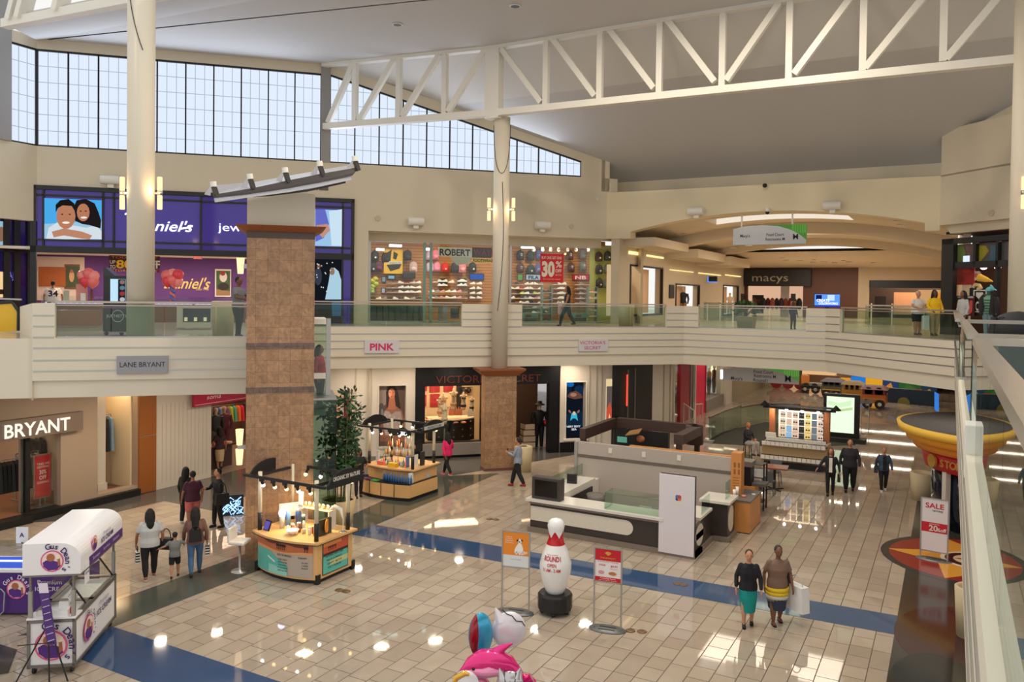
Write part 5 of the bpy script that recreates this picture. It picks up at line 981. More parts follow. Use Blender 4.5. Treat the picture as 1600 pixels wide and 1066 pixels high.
t=thing('lingerie_shop_front','black lingerie shop front with dim copper letters behind the short tiled pier','shop front',V.P((VA(648)+VA(873))/2,0,0));BLK=mat('black_shop_front',(11,11,15),.5,spec=.3)
wv=(VA(663.5),VA(752),*sorted((V.sz(700,691)[1],V.sz(700,603)[1])));ev=(VA(803),VA(857),0,V.sz(830,600)[1])
b=MB();b.wallholes(V,VA(648.5),VA(873),.0,SOF,[wv,ev],-.3,.08,BLK);b.obj('facade',None,t);b=MB();b.fbox(V,VA(660),VA(758),.08,.2,.12,wv[2]-.02,mat('grey_plinth',(128,122,116),.4));b.obj('plinth',None,t)
b=MB();ftext(b,V,.1,"VICTORIA'S SECRET",764,597.5,12,164,mat('copper_letters',(96,48,42),.4,metal=.4),.004,0,.03);b.obj('lettering',None,t)
MB().fbox(V,wv[0],wv[1],-.12,-.1,wv[2],wv[3],SHOPGL).obj('pane',None,t)
b=MB();b.fbox(V,VA(650),VA(800),-3.2,-3.1,0,SOF,mat('cream_panel_wall',(226,198,160),.7));b.fbox(V,VA(655),VA(800),-3.1,-.3,3.3,3.4,WHITE);b.fbox(V,VA(800),VA(880),-3.9,-3.8,0,SOF,mat('dark_brown_wall',(80,58,48),.6));b.fbox(V,VA(798)-.1,VA(798),-3.2,-.3,0,SOF,BLK)
IB=V.back(3.05)
for(u0,v0,u1,v1) in((671,603,687,612.5),(693,603,708,612),(672,616,687,635),(663,603,667,611),(663,617,666,635)):panel(b,IB,-.03,u0,v0,u1,v1,col((170,24,34),.5),.04)
panel(b,IB,-.03,713,602,721,640,col((24,22,26)),.04);struct('wall_lingerie_shop',b,label='cream and red panelled wall inside the lingerie shop',cat='wall')
area('lingerie_lamp',V.P((wv[0]+wv[1])/2,-1.5,3.25),3,1.4,120,(255,214,170),(0,0,math.radians(45)));area('lingerie_lamp',V.P((ev[0]+ev[1])/2,-2.0,3.6),2,1.4,40,(255,214,170),(0,0,math.radians(45)))
f=V.back(1.2);t=thing('drawer_chest','black curved drawer chest with a cream top in the lingerie shop window','chest',f.px(702,690));a0,a1=sa(f,669,670),sa(f,741,670);zt=f.sz(700,655)[1];zb=.5
arc=lambda k,r:(a0+(a1-a0)*k/10,r*(1-((k-5)/5)**2))
b=MB();b.prism([f.P(arc(k,.45)[0],arc(k,.45)[1],zb) for k in range(11)]+[f.P(a1,-.6,zb),f.P(a0,-.6,zb)],(0,0,zt-zb),BLK);b.obj('cabinet',None,t);b=MB();b.prism([f.P(arc(k,.5)[0],arc(k,.5)[1],zt) for k in range(11)]+[f.P(a1,-.6,zt),f.P(a0,-.6,zt)],(0,0,.05),col((232,206,180),.4));b.obj('chest_top',None,t)
for i in(1,2,5,7,9):
 for j in range(3):
  x,dd=arc(i,.47);b=MB();b.ell(f.P(x,dd,zb+.2+j*.3),(.03,.03,.03),8,5,STEEL);b.obj('drawer_knob',None,t)
def torso(label,u,v,h,c,f,grp=None):
 """headless shop torso on a short stand, wearing a set of that colour"""
 p=f.px(u,v);t=thing('torso_mannequin',label,'mannequin',p,0,grp);SK=mat('mannequin_cream',(232,204,172),.5);rz=math.radians(45)
 b=MB();b.lathe([(.1*h,0),(.13*h,.14*h),(.155*h,.26*h),(.105*h,.47*h),(.135*h,.68*h),(.14*h,.78*h),(.045*h,.88*h),(.045*h,.97*h),(.001,h)],p,14,SK,True,1,.62,rz)
 for s in(1,-1):b.ell(p+f.t*s*.15*h+Vector((0,0,.77*h)),(.055*h,.05*h,.06*h),8,6,SK)
 b.obj('torso',None,t);b=MB()
 for s in(1,-1):b.ell(p+f.t*s*.062*h+f.n*.07*h+Vector((0,0,.66*h)),(.062*h,.05*h,.058*h),10,7,col(c,.6))
 b.lathe([(.15*h,.17*h),(.158*h,.26*h),(.15*h,.31*h)],p,14,col(c,.6),True,1,.64,rz);b.obj('lingerie_set',None,t);return t
f=V.back(1.1)
for u,v,h,c,l in((692.5,650,1.0,(214,150,120),'cream torso mannequin at the back left of the lingerie window'),(708.5,640,.92,(200,150,110),'tallest cream torso mannequin in the lingerie window'),(724,641,.8,(40,32,34),'torso mannequin wearing a black set in the lingerie window'),(737,643,.66,(40,32,34),'short torso mannequin in black beside the tiled pier'),(688,652,.92,(222,160,130),'cream torso mannequin with pink set left in the lingerie window')):torso(l,u,v,h,c,f)
f2=V.back(.45);tt=torso('front torso mannequin on a thin pole before the drawer chest',694.5,663,.92,(226,190,160),f2);b=MB();p=f2 .px(694.5,663);b.tube([(p.x,p.y,.52),(p.x,p.y,p.z+.05)],.03,8,STEEL);b.obj('pole',None,tt)
for k in range(6):b=MB();p=f.px(703+k*3.4,649+.3*(k%2));b.lathe([(.05,0),(.06,.06),(.06,.24),(.02,.3),(.02,.36)],p,10,col((222,130,90),.3));single('perfume_bottle',b,None,'orange bottle in the row on the drawer chest of the lingerie shop','bottle','orange bottles on the drawer chest')
b=MB();panel(b,f,.1,730.5,641,738,651,col((240,220,206)),.02);single('card_sign',b,None,'white card standing on the drawer chest beside the tiled pier','sign')
f3=V.back(2.9);b=MB();q=f3 .px(728,610);b.ell(q+f3 .t*.12,(.14,.08,.13),10,6,col((24,20,22)));b.ell(q-f3 .t*.12,(.14,.08,.13),10,6,col((24,20,22)));b.fbox(f3,(q-f3 .o).dot(f3 .t)-.3,(q-f3 .o).dot(f3 .t)+.3,-.02,.02,q.z+.12,q.z+.15,col((24,20,22)));single('hanging_bra',b,None,'black bra hanging on the cream wall of the lingerie shop','clothes')
for k in range(7):b=MB();p=f.px(666+k*3.2,656.5+.2*k,.1) if k<5 else f.px(712+(k-5)*12,660,.3);b.ell(p,(.14,.12,.05),8,5,col(((236,160,120),(226,190,170),(214,130,110))[k%3]));single('folded_lingerie',b,None,'folded peach garment on the drawer chest of the lingerie shop','clothes','folded peach garments on the drawer chest')
f=V.back(1.3);p=f.px(842,690);t=bust('mannequin','tall mannequin in black in the lingerie shop entrance',(p.x,p.y,.02),1.95,(16,16,18),(220,190,160),math.radians(45),None,True,(16,16,18));b=MB();b.lathe([(.26,0),(.2,.05),(.13,.06),(.12,.16),(.001,.18)],Vector((p.x,p.y,1.9)),16,col((16,16,18)));b.obj('hat',None,t)
for k in range(4):b=MB();q=f.px(824,688,-.1);q.z=.02+.27*k;b.cbox(q,.62-.05*k,.5,.24,math.radians(45+(-6,4,0,8)[k]),mat('box_cream',(216,188,160),.5));b.cbox(q+Vector((0,0,.24)),.63-.05*k,.51,.025,math.radians(45+(-6,4,0,8)[k]),BLK);single('gift_box',b,None,('lowest','second from bottom','third from bottom','topmost')[k]+' cream gift box of the stack in the lingerie shop entrance','box')
b=MB();q=f.px(852,660);b.ell(q,(.13,.12,.12),10,6,col((214,40,50)));single('red_handbag',b,None,'small red bag beside the black clad mannequin in the lingerie entrance','bag')
b=MB();p2=(VA(883),VA(913.5),*sorted((V.sz(897,684)[1],V.sz(897,597)[1])));n1=(VA(945),VA(962),*sorted((V.sz(950,670)[1],V.sz(950,592)[1])));pe=VA(969)
b.wallholes(V,VA(873),pe,.0,SOF,[p2,n1],-.3,.1,OFFW);
for u in(919,930,938):b.fbox(V,VA(u)-.02,VA(u)+.02,.1,.13,0,SOF,mat('wall_edge_grey',(176,164,148),.7))
b.fbox(V,VA(873),VA(873)+.02,-.3,.1,0,SOF,BLK);b.fbox(V,VA(874),VA(918),.1,.12,.0,V.sz(897,690)[1],BLK)
struct('wall_advert',b,label='off white projecting wall holding the dark lit advert',cat='wall')
t=thing('lit_advert','tall dark lit advert reading very sexy sea','advert',V.P((p2[0]+p2[1])/2,0,p2[2]));b=MB();d=-.2;b.fbox(V,p2[0],p2[1],d-.02,d,p2[2],p2[3],screen((18,26,38),.6));blob(b,V,d+.004,891,601,6,4,screen((30,110,190),.7));blob(b,V,d+.004,905,610,8,8,screen((24,52,84),.6));blob(b,V,d+.004,888,612,5,10,screen((22,40,62),.6));flat(b,V,d+.006,[(886,619),(891,613),(900,611),(908,616),(911,622),(898,624),(890,622)],screen((110,74,62),.7));blob(b,V,d+.008,896,617,5,3,screen((176,128,110),.7));flat(b,V,d+.004,[(884,648),(912,642),(912,668),(884,668)],screen((22,44,66),.6))
flat(b,V,d+.008,[(893,646),(901,646),(903,658),(899,654),(895,654),(891,658)],screen((60,180,214),.8));blob(b,V,d+.01,897,646,2.4,3,screen((226,190,150),.8));flat(b,V,d+.009,[(889,640),(893,644),(891,646),(888,643)],screen((150,110,100),.7));flat(b,V,d+.009,[(905,640),(901,644),(903,646),(906,643)],screen((150,110,100),.7));b.obj('print',None,t)
b=MB();WS=screen((230,235,240),.9);ftext(b,V,d+.012,'VERY SEXY',896,668,3,22,WS,.02);ftext(b,V,d+.012,'SEA',897,672.5,3,8,WS,.02);b.obj('lettering',None,t);b=MB();b.fbox(V,p2[0]-.05,p2[0],-.2,.14,p2[2]-.05,p2[3]+.05,WHITE);b.fbox(V,p2[1],p2[1]+.05,-.2,.14,p2[2]-.05,p2[3]+.05,WHITE);b.fbox(V,p2[0],p2[1],-.2,.14,p2[3],p2[3]+.05,WHITE);b.fbox(V,p2[0]-.1,p2[1]+.1,-.2,.2,p2[2]-.1,p2[2],WHITE);b.obj('frame',None,t)
t=thing('niche_advert','narrow niche with a warm red poster beside the dark doors','poster',V.P((n1[0]+n1[1])/2,-.2,n1[2]));MB().fbox(V,n1[0],n1[1],-.35,-.3,n1[2],n1[3],glow('niche_warm',(240,214,164),.75)).obj('lit_back',None,t);b=MB();panel(b,V,-.22,948,604,956,668,screen((110,96,92),.6),.02);flat(b,V,-.195,[(948,640),(953,628),(956,640),(956,668),(948,668)],screen((206,80,56),.8));flat(b,V,-.192,[(949,668),(952,646),(955,656),(954,668)],screen((240,190,150),.8));b.obj('print',None,t)
xD=V.P(pe,.1,0).x+.05;yD=V.P(pe,.1,0).y;DW=Fr((xD,0),90);DA=lambda u,v=640:DW.sz(u,v)[0]
b=MB();b.fbox(DW,yD-.3,DA(1019),-.4,-.0,3.9,SOF,OFFW);b.fbox(DW,DA(1019),DA(1050),-.4,0,0,SOF,OFFW);b.fbox(DW,DA(1128),DA(1137),-.4,.25,0,SOF,OFFW);b.fbox(DW,DA(1137),74,-.4,0,0,SOF,mat('corridor_olive',(150,138,112),.6));b.fbox(DW,DA(1050),DA(1137),-3,-2.9,0,SOF,OFFW)
for u in(1036,1046):b.fbox(DW,DA(u)-.05,DA(u)+.05,0,.05,0,SOF,mat('wall_edge_grey',(176,164,148),.7))
struct('wall_lower_corridor',b,label='off white left wall of the lower corridor',cat='wall')
t=thing('dark_entrance','tall black closed shop entrance beside the warm niche','shop front',DW.P((yD+DA(1019))/2,0,0));MB().fbox(DW,yD-.35,DA(1019),-.35,-.0,0,3.9,BLK).obj('facade',None,t);b=MB()
for u in(980,991):b.fbox(DW,DA(u)-.03,DA(u)+.03,0,.04,0,3.5,STEEL)
b.obj('door_edge',None,t);b=MB();b.fbox(DW,DA(978)-.04,DA(978)+.04,.02,.06,1.9,3.3,glow('red_tube',(255,80,60),1.2));b.obj('red_light_strip',None,t)
t=thing('pink_shop_front','shop front with dark red and bright magenta panels in the lower corridor','shop front',DW.P(DA(1090),0,0))
b=MB();b.fbox(DW,DA(1063),DA(1077),-.2,.0,0,SOF,mat('dark_red_panel',(150,24,42),.4));b.obj('red_panel',None,t);b=MB();b.fbox(DW,DA(1085),DA(1101),-.2,.02,0,SOF-.1,mat('magenta_panel',(214,10,74),.4));b.obj('magenta_panel',None,t)
b=MB()
for u in(1052,1078,1082,1085,1101,1128):b.fbox(DW,DA(u)-.06,DA(u)+.06,-.2,.06,0,SOF,STEEL if u in(1078,1082) else mat('dark_red_panel',(150,24,42),.4) if u==1101 else OFFW)
b.obj('frame',None,t,sep=1);b=MB();b.fbox(DW,DA(1053),DA(1063),-.1,-.08,.2,SOF,SHOPGL);b.fbox(DW,DA(1101),DA(1128),-.1,-.08,.6,SOF,SHOPGL);b.obj('pane',None,t,sep=1);b=MB();b.fbox(DW,DA(1101),DA(1128),-1.2,.1,0,.7,mat('grey_plinth',(128,122,116),.4));b.obj('plinth',None,t)
area('pink_shop_lamp',(xD-1.2,DA(1112),3.7),1.2,4,60,(255,232,200));area('pink_shop_lamp',(xD-1.2,DA(1058),3.7),1.2,1.5,30,(255,232,200));area('pink_wash_lamp',(xD+.7,DA(1093),3.8),.5,1.5,16,(255,225,210))
for u,z,l,c in((1107,.7,'mannequin in grey beside the magenta panel',(90,92,90)),(1115,.7,'mannequin in a black top in the lower corridor window',(30,30,32)),(1121,.7,'mannequin with grey trousers at the far end of the lower corridor window',(120,120,112)),(1058,.3,'mannequin in denim in the window left of the dark red panel',(90,104,130))):
 p=DW.px(u,640,-.6);bust('mannequin',l,(p.x,p.y,z),1.75,c,(236,216,190),math.radians(90),None,True,(100,100,96))
b=MB();p=DW.px(1117,583,-.8)+Vector((0,0,.25));b.ell(p,(.3,.3,.3),12,8,glow('lamp_globe',(255,232,196),1.8));single('globe_lamp',b,None,'round glowing lamp above the mannequins in the lower corridor window','lamp')
b=MB();p=at(1127.5,578,y=44);b.tube([p,p-Vector((0,0,.5))],.07,8,glow('tube_white',(220,240,245),2.5));single('tube_light',b,None,'short white tube light beside the lower hanging sign','light')
b=MB();b.box(-14,9,78,78.3,0,SOF,mat('far_wall',(150,116,86),.7));b.box(8.8,9,34,78,0,SOF,OFFW);b.box(-1.6,-1.2,66,78,0,SOF,OFFW);struct('wall_lower_end',b,label='far end wall of the lower corridor',cat='wall')
b=MB();b.box(-13.5,-9,76,77.9,.0,2.6,glow('far_shop_glow',(250,196,140),.7));
single('far_shop',b,None,'warm glowing shop far down the lower corridor','shop front')
for x,y,sx,sy,p_ in((-8,37,4,.3,65),(-7,40,5,.3,65),(-7,45,6,.3,90),(-7,49,6,.3,90),(-6,56,8,.4,130),(-6,60,8,.4,130),(-6,66,8,.4,130),(-6,71,8,.4,130),(-14.5,33.6,1,1,0),(4,40,.5,9,260)):
 if p_:area('lower_corridor_lamp',(x,y,3.9),sx,sy,p_,(255,236,210))
L45=math.radians(45)
for s,n,p_ in((-5,25,48),(-3.4,26.2,48),(-1.8,26.4,48),(-.4,28,48),(3,31.2,36),(5,31.2,36),(7,31.2,36),(9.4,31.2,36),(12,31.6,36)):area('under_balcony_lamp',F45(n).P(s,0,3.9),.28,.28,p_,(255,234,206),(0,0,L45))
area('under_balcony_lamp',(4,22,3.9),.5,9,80,(255,224,190))
f=Fr((0,35.6),0);wayfinder(f,1131,572.5,1248.5,601,'hanging grey direction sign under the lower ceiling',[("Macy's",1151,594,5.5,18),('Food Court',1193,584,5.5,31),('Restrooms M',1195,590.5,5.5,34),('Round1',1188,597,5.5,22),('M',1231,597,11,9)],(1143,1236),SOF,.14)
# ---------- market carts ----------
WOODL=mat('maple_counter',(226,178,118),.4,noise=.05,nscale=6);POST=mat('cart_post',(226,216,190),.5)
def cart(x0,x1,y0,y1,name,label,zc,zt,curve=.22):
 """market cart: curved front at y0, counter at zc, posts up to the track frame at zt"""
 t=thing('market_cart',label,'cart',((x0+x1)/2,(y0+y1)/2,0));xm=(x0+x1)/2;hw_=(x1-x0)/2
 front=lambda k,n,w=0,o=0:(xm-(hw_+w)+2*(hw_+w)*k/n,y0-o-curve*(1-((k-n/2)/(n/2))**2))
 def body(z0,z1,inset,m):b=MB();n=12;pts=[(front(k,n,-inset,-inset)) for k in range(n+1)]+[(x1-inset,y1-inset),(x0+inset,y1-inset)];b.prism([(x,y,z0) for x,y in pts],(0,0,z1-z0),m);return b
 body(0,.12,.06,BLACKM).obj('kick_base',None,t);body(.1,zc-.06,.0,WOODL).obj('cabinet',None,t)
 body(zc-.05,zc,-.09,WOODL).obj('countertop',None,t);body(zc-.065,zc-.05,-.1,BLACKM).obj('counter_edge',None,t)
 for x,y in((x0+.04,y0+.02),(x1-.06,y0+.02),(x1-.06,y1-.1),(x0+.04,y1-.1)):
  MB().lathe([(.055,zc),(.055,zc+.42)],(x,y,0),12,BLACKM).obj('post_sleeve',None,t);MB().lathe([(.05,zc+.42),(.05,zt+.06)],(x,y,0),12,POST).obj('post',None,t)
 b=MB();e=.14
 for y in(y0-e,y1+e):b.box(x0-.35,x1+.35,y-.03,y+.03,zt-.06,zt,BLACKM)
 for x in(x0-.0,x1+.0):b.box(x-.03,x+.03,y0-e,y1+e,zt-.06,zt,BLACKM)
 b.obj('track_frame',None,t)
 for x,s in((x0-.28,0),(x1+.28,1)):
  b=MB();n=12;pts=[(x,y0-e+(y1-y0+2*e)*(.08+.84*k/n),zt-.02+.3*math.sin(math.pi*k/n)**.6*(1 if s else.9)+.0) for k in range(n+1)]
  b.prism([(x,pts[0][1],zt-.1)]+pts+[(x,pts[-1][1],zt-.1)],(.05,0,0),BLACKM);b.obj('sign_board',None,t)
 for i,(x,y) in enumerate([(x0+.25+k*(x1-x0-.4)/4,y0-e) for k in range(5)]+[(x0+.3+k*(x1-x0-.4)/3,y1+e) for k in range(4)]):
  b=MB();b.box(x-.05,x+.05,y-.03,y+.03,zt-.12,zt-.06,BLACKM);b.tube([(x,y,zt-.1),(x,y+.05*(1 if y<(y0+y1)/2 else-1),zt-.2)],.035,8,BLACKM);h=b.obj('track_spot',None,t);b=MB();b.ell((x,y+.06*(1 if y<(y0+y1)/2 else-1),zt-.22),(.045,.045,.045),10,6,glow('cart_bulb_warm',(255,214,140),5) if i%3 else glow('cart_bulb_cool',(250,246,255),8));b.obj('bulb',None,h)
 area('cart_lamp',((x0+x1)/2,(y0+y1)/2,zt-.3),.3,.3,24,(255,220,160))
 return t
ox0,ox1,oy0,oy1,oz=-14.62,-12.72,13.98,15.2,1.0
t=cart(ox0,ox1,oy0,oy1,'o','wooden market cart with a teal and orange seaside print on its front',oz,2.35)
def local_front(fx,n=12,o=.012):k=fx*n;return(ox0+(ox1-ox0)*fx,oy0-o-.22*(1-((k-n/2)/(n/2))**2))
b=MB();TEAL=col((96,190,176),.35)
def strip(xa,xb,za,zb_,m,o=.012,n=10):
 """printed strip bent along the curved front; za, zb_ may be functions of the position 0..1"""
 fa=za if callable(za) else(lambda q:za);fb=zb_ if callable(zb_) else(lambda q:zb_)
 for k in range(n):
  q0,q1=xa+(xb-xa)*k/n,xa+(xb-xa)*(k+1)/n;p0,p1=local_front(q0,12,o),local_front(q1,12,o)
  b.poly([(*p0,fa(q0)),(*p1,fa(q1)),(*p1,fb(q1)),(*p0,fb(q0))],m)
strip(.02,.95,.14,.93,col((186,172,158),.4));strip(.02,.95,.66,.93,col((196,110,70),.4),.015);strip(.02,.9,lambda q:.86+.03*math.sin(q*14),.93,col((120,60,50),.4),.018);strip(.02,.95,lambda q:.66,lambda q:.71+.025*math.sin(q*9),col((226,160,110),.4),.018)
strip(.02,.62,lambda q:.14,lambda q:.66-.35*max(0,q-.3)*2.6,TEAL,.02);strip(.3,.62,lambda q:.14,lambda q:.34-.3*max(0,q-.4),col((150,214,200),.35),.022)
strip(.28,.42,lambda q:.5-.7*(q-.28),lambda q:.54-.7*(q-.28),col((226,236,226),.4),.024);b.obj('printed_front',None,t)['label']='teal sea and orange cliff print'
b=MB();K=col((40,34,34))
def ftxt(s_,fx,z,h,w):p=local_front(fx,12,.03);q=local_front(fx+.02,12,.03);b.text(s_,(*p,z),(q[0]-p[0],q[1]-p[1],0),(0,0,1),h,w,K,0,.01)
ftxt('DEAD SEA MINERALS',.58,.6,.045,.42);ftxt('THERAPY',.83,.585,.04,.24)
for k,s_ in enumerate(('AROMA THERAPY','EYE CREAM','FACIALS','BATH OIL & POWDER','BODY BUTTER')):ftxt(s_,.55,.5-.065*k,.032,.2+.02*len(s_)/3)
for k,s_ in enumerate(('SPA SKIN','CARE','PRODUCTS')):ftxt(s_,.86,.48-.065*k,.032,.16)
b.obj('front_lettering',None,t)
b=MB()
for k in range(7):p=local_front(.46+.03*k+(.25 if k>4 else 0),12,.032);b.tube([(*p,.74),(*p,.83)],.007,4,K);b.ell((*p,.84),(.035,.01,.03),7,4,K)
b.obj('palm_print',None,t)
b=MB();X=ox1+.012;b.box(X-.004,X,oy0+.16,oy1-.16,.16,.92,BLACKM);b.box(X,X+.004,oy0+.18,oy1-.18,.18,.9,TEAL);b.box(X+.004,X+.008,oy0+.18,oy1-.18,.64,.9,col((206,92,56),.4));b.box(X+.008,X+.01,oy0+.18,oy1-.18,.6,.66,col((70,44,40)));b.box(X+.004,X+.009,oy0+.4,oy1-.18,.34,.46,col((196,206,150),.4));b.box(X+.008,X+.012,oy0+.18,oy0+.8,.82,.9,col((236,150,80)))
b.obj('printed_side',None,t);b=MB()
for k,s_ in enumerate(('NATURAL SKIN CARE','FACE & BODY','GIFT SETS','SALT SCRUB')):b.text(s_,(X+.014,(oy0+oy1)/2-.05,.56-.09*k),(0,1,0),(0,0,1),.04,.6-.05*k,K,0,.008)
for k in range(5):y=oy0+.36+.06*k;b.tube([(X+.012,y,.7),(X+.012,y,.77)],.006,4,K);b.ell((X+.012,y,.78),(.008,.03,.02),6,4,K)
b.obj('side_lettering',None,t)
b=MB();b.text('ORGANIC BY NATURE',(ox1+.28+.055,(oy0+oy1)/2,2.41),(0,1,0),(0,0,1),.1,.95,WHITE,0,.02);b.obj('sign_lettering',None,t)
for x,y in((ox0+.0,oy0),(ox1,oy0),(ox1,oy1)):MB().box(x-.09,x+.02,y-.02,y+.09,.0,.22,BLACKM).obj('corner_guard',None,t)
def jar(p,r,h,c,label,name='jar',grp=None,lid=None):
 t=thing(name,label,name.replace('_',' '),p,0,grp);MB().lathe([(r,0),(r,h*.8),(r*.8,h*.86)],p,10,col(c,.3)).obj('body',None,t);MB().lathe([(r*.8,h*.86),(r*.8,h)],p,10,col(lid or(240,238,232),.4)).obj('lid',None,t);return t
random.seed(11);gx=[(-13.9,14.75),(-13.6,14.9),(-13.3,14.8)]
b=MB();b.box(-14.1,-13.15,14.85,15.1,oz+.42,oz+.44,col((240,220,180),.4));b.box(-14.1,-14.06,14.85,15.1,oz,oz+.42,WHITE);b.box(-13.19,-13.15,14.85,15.1,oz,oz+.42,WHITE);single('display_shelf',b,None,'small white shelf of jars at the back of the seaside printed cart','shelf')
for k in range(12):jar((-14.02+.075*k,14.97+.05*(k%2),oz+.44),.035,.1,((240,200,140),(250,226,190),(230,180,120))[k%3],'small amber and white jar on the white shelf of the seaside printed cart','jar','jars on the white shelf of the seaside printed cart')
for k in range(12):jar((-13.95+.2*(k%6)*.85,14.3+.16*(k//6)+random.uniform(-.04,.04),oz),.035+.01*(k%2),.12+.06*(k%3),((250,240,230),(226,150,110),(150,90,60),(210,190,160))[k%4],'cream or brown cosmetic bottle on the counter of the seaside printed cart','bottle','cosmetic bottles on the seaside printed cart')
for i,(x,y,r,h,c,l) in enumerate(((-14.25,14.6,.06,.4,(120,170,226),'blue bottle beside the white monitor on the seaside printed cart'),(-14.05,14.75,.07,.42,(60,90,140),'dark blue bottle under the white shelf on the seaside printed cart'),(-13.75,14.6,.05,.34,(40,70,60),'dark green bottle in the middle of the seaside printed cart'),(-13.05,14.3,.05,.36,(206,200,150),'tall pale bottle beside the front post of the seaside printed cart'))):jar((x,y,oz),r,h,c,l,'bottle')
b=MB();b.lathe([(.06,0),(.13,.08),(.16,.12),(.15,.12),(.11,.07),(.0,.05)],(-13.62,14.1,oz),20,col((250,246,238),.3));single('white_bowl',b,None,'white bowl on the front of the seaside printed cart counter','bowl')
t=thing('counter_monitor','white computer monitor turned away at the left end of the seaside printed cart','monitor',(-14.3,14.75,oz));b=MB();b.prism([(-14.5,14.55,oz+.18),(-14.1,14.85,oz+.22),(-14.1,14.85,oz+.55),(-14.5,14.55,oz+.5)],(-.03,.04,0),WHITE);b.obj('screen_back',None,t);b=MB();b.cbox((-14.32,14.72,oz),.2,.18,.02,.6,WHITE);b.tube([(-14.32,14.72,oz),(-14.32,14.73,oz+.25)],.02,8,WHITE);b.obj('foot',None,t)
t=thing('tablet_stand','dark tablet with a violet screen at the left post of the seaside printed cart','tablet',(-14.4,14.05,oz));b=MB();b.prism([(-14.5,14.02,oz+.01),(-14.28,13.98,oz+.01),(-14.26,14.06,oz+.24),(-14.48,14.1,oz+.24)],(.01,.02,-.004),BLACKM);b.obj('case',None,t);b=MB();b.poly([(-14.485,14.015,oz+.03),(-14.295,13.978,oz+.03),(-14.275,14.045,oz+.22),(-14.465,14.08,oz+.22)],screen((110,96,190),.7));b.obj('screen',None,t)
t=thing('desk_lamp','white spotlight lamp glowing beside the monitor on the seaside printed cart','lamp',(-14.2,14.35,oz));MB().lathe([(.05,0),(.06,.2),(.07,.3)],(-14.2,14.35,oz),12,WHITE).obj('lamp_base',None,t);MB().ell((-14.2,14.35,oz+.38),(.09,.09,.09),12,8,glow('blue_white_bulb',(200,214,255),5)).obj('bulb',None,t)
b=MB();b.box(-14.0,-13.86,14.7,14.72,oz+.44,oz+.86,WHITE);b.box(-14.0,-13.86,14.69,14.7,oz+.5,oz+.54,col((150,150,150)));single('price_sign',b,None,'tall white price sheet above the white shelf of the seaside printed cart','sign')
t=thing('round_sign','round orange sign in a dark frame on the right of the seaside printed cart','sign',(-12.9,14.55,oz));MB().tube([(-12.92,14.5,oz+.22),(-12.9,14.51,oz+.22)],.16,20,col((240,150,50),.4)).obj('disc',None,t);b=MB();b.box(-13.0,-12.94,14.3,14.7,oz,oz+.38,mat('frame_olive',(70,66,50),.5));b.obj('frame',None,t)
t=thing('feather_lamp','curved white lamp on a round chrome foot at the right of the seaside printed cart','lamp',(-12.72,14.85,oz));MB().lathe([(.1,0),(.09,.015),(.02,.03)],(-12.74,14.88,oz),18,STEEL).obj('foot',None,t);b=MB();b.tube([(-12.74,14.88,oz),(-12.73,14.88,oz+.3),(-12.8,14.86,oz+.55),(-12.95,14.82,oz+.6),(-13.1,14.8,oz+.5)],[.012,.012,.05,.06,.02],8,WHITE);b.obj('arm_shade',None,t)
bx0,bx1,by0,by1,bz=-17.25,-15.35,21.4,22.75,1.0
t=cart(bx0,bx1,by0,by1,'c','wooden two tier market cart crowded with glass bottles beneath a black lit sign',bz,2.3,.16)
b=MB();n=12;pts=[(bx0-.06+(bx1-bx0+.12)*k/n,by0-.32-.18*(1-((k-6)/6)**2)) for k in range(n+1)]+[(bx1+.1,by1-.1),(bx0-.06,by1-.1)];b.prism([(x,y,.12) for x,y in pts],(0,0,.42),WOODL);b.prism([(x,y,.54) for x,y in pts],(0,0,.03),BLACKM);b.obj('lower_shelf',None,t);b=MB();b.prism([(x*1,y+.05,0) for x,y in pts],(0,0,.12),BLACKM);b.obj('lower_base',None,t)
b=MB();
for k in(3,6,9):b.box(pts[k][0]-.01,pts[k][0]+.01,pts[k][1]-.012,pts[k][1]+.02,.14,.54,BLACKM)
b.obj('panel_seam',None,t)
b=MB();b.box(bx1+.33,bx1+.345,by0+.1,by1-.1,2.3,2.42,col((190,190,186)));b.text('PRODUCTS CBD',(bx1+.35,(by0+by1)/2,2.325),(0,1,0),(0,0,1),.07,.8,BLACKM,0,.01);b.obj('sign_lettering',None,t)
t=thing('lit_sign','black arched lit sign with three white letters above the bottles','sign',(-16.2,22.0,1.9));b=MB();b.prism([(-16.75,21.98,1.92),(-15.75,21.98,1.92),(-15.75,21.98,2.1),(-16.05,21.98,2.14),(-16.25,21.98,2.24),(-16.45,21.98,2.14),(-16.75,21.98,2.08)],(0,.06,0),BLACKM);b.obj('board',None,t);b=MB();b.text('CBD',(-16.25,21.975,1.96),(1,0,0),(0,0,1),.15,.42,glow('letter_white_lit',(255,250,240),1.1),0,.03);b.obj('lettering',None,t)
MB().box(-16.75,-16.7,22.0,22.04,bz,1.95,BLACKM).obj('leg',None,t);MB().box(-15.8,-15.75,22.0,22.04,bz,1.95,BLACKM).obj('leg',None,t)
b=MB()
for z in(1.28,1.52):b.box(-16.9,-15.6,21.75+(z-1.2)*.5,22.2,z,z+.012,SHOPGL)
for x in(-16.9,-15.6):b.box(x-.01,x+.01,21.75,22.2,bz,1.85,SHOPGL)
single('glass_shelves',b,None,'clear tiered shelves standing on the two tier cart','shelf')
random.seed(5)
def bott(p,r,h,c,lab,grp):b=MB();b.lathe([(r,0),(r,h*.6),(r*.4,h*.75),(r*.4,h),(.001,h)],p,8,col(c,.25));return single('bottle',b,None,lab,'bottle',grp)
for k in range(11):bott((-16.35+.11*k,21.13-.06*math.sin(k/10*3.1),.572),.04,.3,(60,110,170),'blue water bottle in the row on the lower shelf of the two tier cart','blue bottles on the lower shelf')
